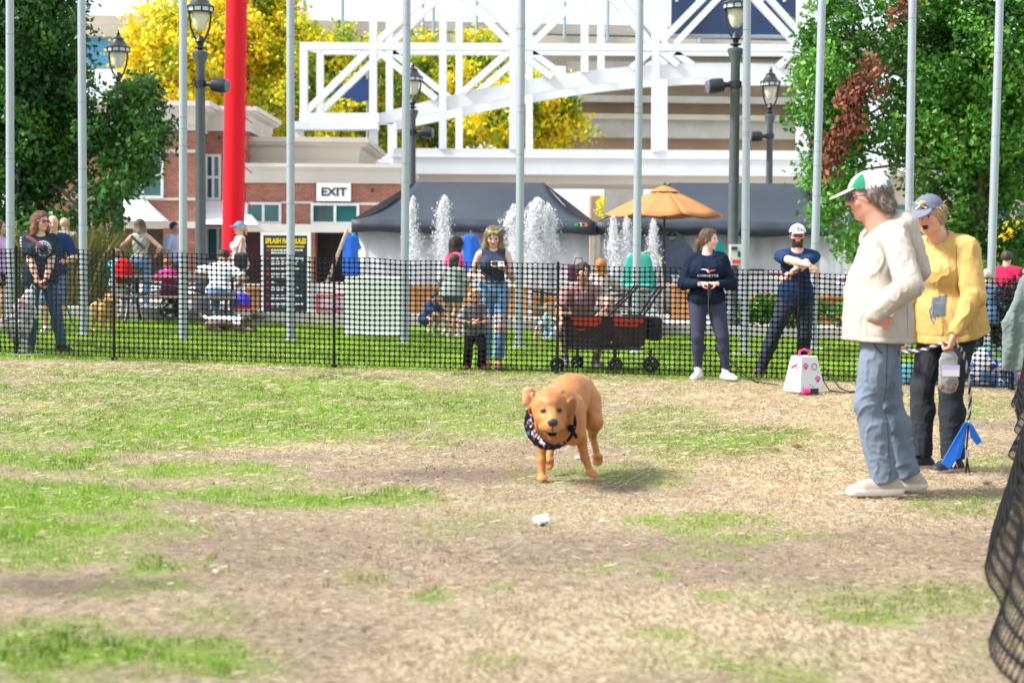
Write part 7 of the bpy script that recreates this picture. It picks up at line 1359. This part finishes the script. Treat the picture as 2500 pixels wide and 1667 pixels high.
# red backpack, black helmet-like bag and coloured pack at the left picnic table
def pack(name, label, px, py, Y, w_, h_, d_, c, cat='bag', z=None):
    a = P(px, py, Y); e = empty(name, a, label, cat); s = S(.012); s.rc((0, 0, h_ * .32), (0, 0, h_ * .66), w_ * .5, w_ * .46, .02, (0, 1, 0), d_ / w_); s.rc((0, -d_ * .35, h_ * .3), (0, -d_ * .35, h_ * .45), w_ * .3, w_ * .28, .02, (0, 1, 0), .5); s.pl((0, 0, .0), (0, 0, -1)); s.build('bag_body', cloth_m, e, c, wrinkle(.008, 12))
    m = MB(); m.tube([A_(-.03, 0, h_ * .95), A_(0, 0, h_ * 1.1), A_(.03, 0, h_ * .95)], .01, 6); m.build('handle', plast, e, rel=False)
pack('backpack', 'bright red backpack on the left picnic table', 302, 692, 28.5, .34, .42, .24, (.62, .01, .015)); pack('black_bag', 'black bag with white print on the left picnic bench', 415, 772, 28.0, .36, .26, .2, lambda v: np.where((noise3(v * 26) > .35)[:, None] & (v[:, 1] < -.05)[:, None], (.55, .57, .6), (.014, .014, .018)))
pack('blue_backpack', 'blue white and red child\'s backpack beside the seated man', 592, 775, 28.0, .3, .42, .2, lambda v: np.where((v[:, 2] > .22)[:, None], (.08, .06, .6), np.where((v[:, 2] > .14)[:, None], (.55, .03, .06), (.55, .52, .66))))
pack('dark_cushion', 'dark rolled bag on the kerb left of the rules board', 616, 800, 29.5, .4, .22, .25, (.12, .12, .13))
# baby in the wagon
pbz = at(1402 * D, 18.95)
person('toddler sitting in the wagon with blond hair', pbz, -20, .85, res=.009, head=.22, pz=.52, lean=10, hp=14, fat=1.1, lf=(.09, -.2, .36), rf=(-.09, -.2, .36), lh=(.1, -.16, .58), rh=(-.1, -.16, .58), skin=(.68, .44, .36), hair=(.55, .40, .22), hairstyle='short', top=dict(name='top', col=(.35, .20, .18), t=.012), trousers=dict(col=(.2, .2, .25), t=.012))
cm = empty('canopy_cover', P(1478 * D, 765 * D, 18.95), 'dusty pink folded canopy lying on the wagon', 'canopy'); s = S(.012); s.rc((-.12, 0, .03), (.12, 0, .05), .10, .12, .03, (0, 1, 0), 1.6); s.el((.14, 0, .1), (.1, .16, .07), None, .03); s.build('cloth', cloth_m, cm, (.46, .30, .29), wrinkle(.015, 9)); m = MB(); b0 = np.array(cm.location); m.tube([b0 + A_(-.2, -.17, .0), b0 + A_(0, -.2, .02), b0 + A_(.2, -.17, .0)], .008, 6); m.build('edge_piping', plast, cm)
# green leash of the golden dog
gl = empty('green_leash', at(165 * D, 26), 'green leash running down to the golden dog', 'leash'); m = MB(); m.tube([P(150 * D, 695 * D, 24), P(165 * D, 740 * D, 25.5), P(185 * D, 768 * D, 27), P(215 * D, 782 * D, 28), P(232 * D, 760 * D, 28.6)], .014, 6); m.build('strap', mat('leash_green', (.03, .25, .12), .6), gl, smooth=True)

# seams and pockets drawn on the surface of the clothes
from mathutils.bvhtree import BVHTree
def seam(J, part, pts, dr, r, m_, name, n_=28):
    ob = [c_ for c_ in J['root'].children if c_.name.split('.')[0] == part][0]; me = ob.data; bv = BVHTree.FromPolygons([v_.co for v_ in me.vertices], [tuple(p_.vertices) for p_ in me.polygons]); dr = nrm(dr); P3 = np.array(pts, float); k = len(P3) - 1; out = []
    for t in np.linspace(0, k, n_):
        i = min(int(t), k - 1); q = P3[i] + (P3[i + 1] - P3[i]) * (t - i); hit = bv.ray_cast(Vector(q - dr * 1.0), Vector(dr))
        if hit[0] is not None: out.append(np.array(hit[0]) + np.array(hit[1]) * r * .4)
    if len(out) > 2: m = MB(); m.tube(out, r, 5); m.build(name, m_, J['root'], smooth=True, rel=False)
st_d = mat('seam_slate', (.06, .075, .10), .9); st_b = mat('seam_beige', (.30, .26, .22), .9)
seam(J1, 'trousers', [(0, -.06, .92), (0, -.05, .55), (0, -.02, .12)], (-1, 0, 0), .0022, st_d, 'side_seam', 40); seam(J1, 'trousers', [(0, -.145, .90), (0, -.125, .83), (0, -.085, .79)], (-1, 0, 0), .004, st_d, 'pocket_edge'); seam(J1, 'trousers', [(0, .02, .80), (0, .05, .775), (0, .11, .77)], (-1, 0, 0), .0045, st_d, 'back_pocket')
seam(J1, 'hooded_top', [(0, .03, 1.30), (0, .05, 1.1), (0, .05, .90)], (-1, 0, 0), .002, st_b, 'side_seam', 40)
yl = mat('seam_yellow', (.36, .22, .06), .9); T = J2['T']; seam(J2, 'sweatshirt', [T(.075, .0, .285), T(.10, .06, .24), T(.10, .07, .17)], -J2['f'] - J2['l'] * .5, .0025, yl, 'armhole_seam')
seam(J3, 'sweatshirt', [J3['T'](-.075, 0, .28), J3['T'](-.085, .06, .23), J3['T'](-.088, .06, .16)], -J3['f'], .002, mat('seam_navy', (.004, .008, .018), .9), 'armhole_seam'); seam(J3, 'sweatshirt', [J3['T'](.075, 0, .28), J3['T'](.085, .06, .23), J3['T'](.088, .06, .16)], -J3['f'], .002, MATS['seam_navy'], 'armhole_seam')
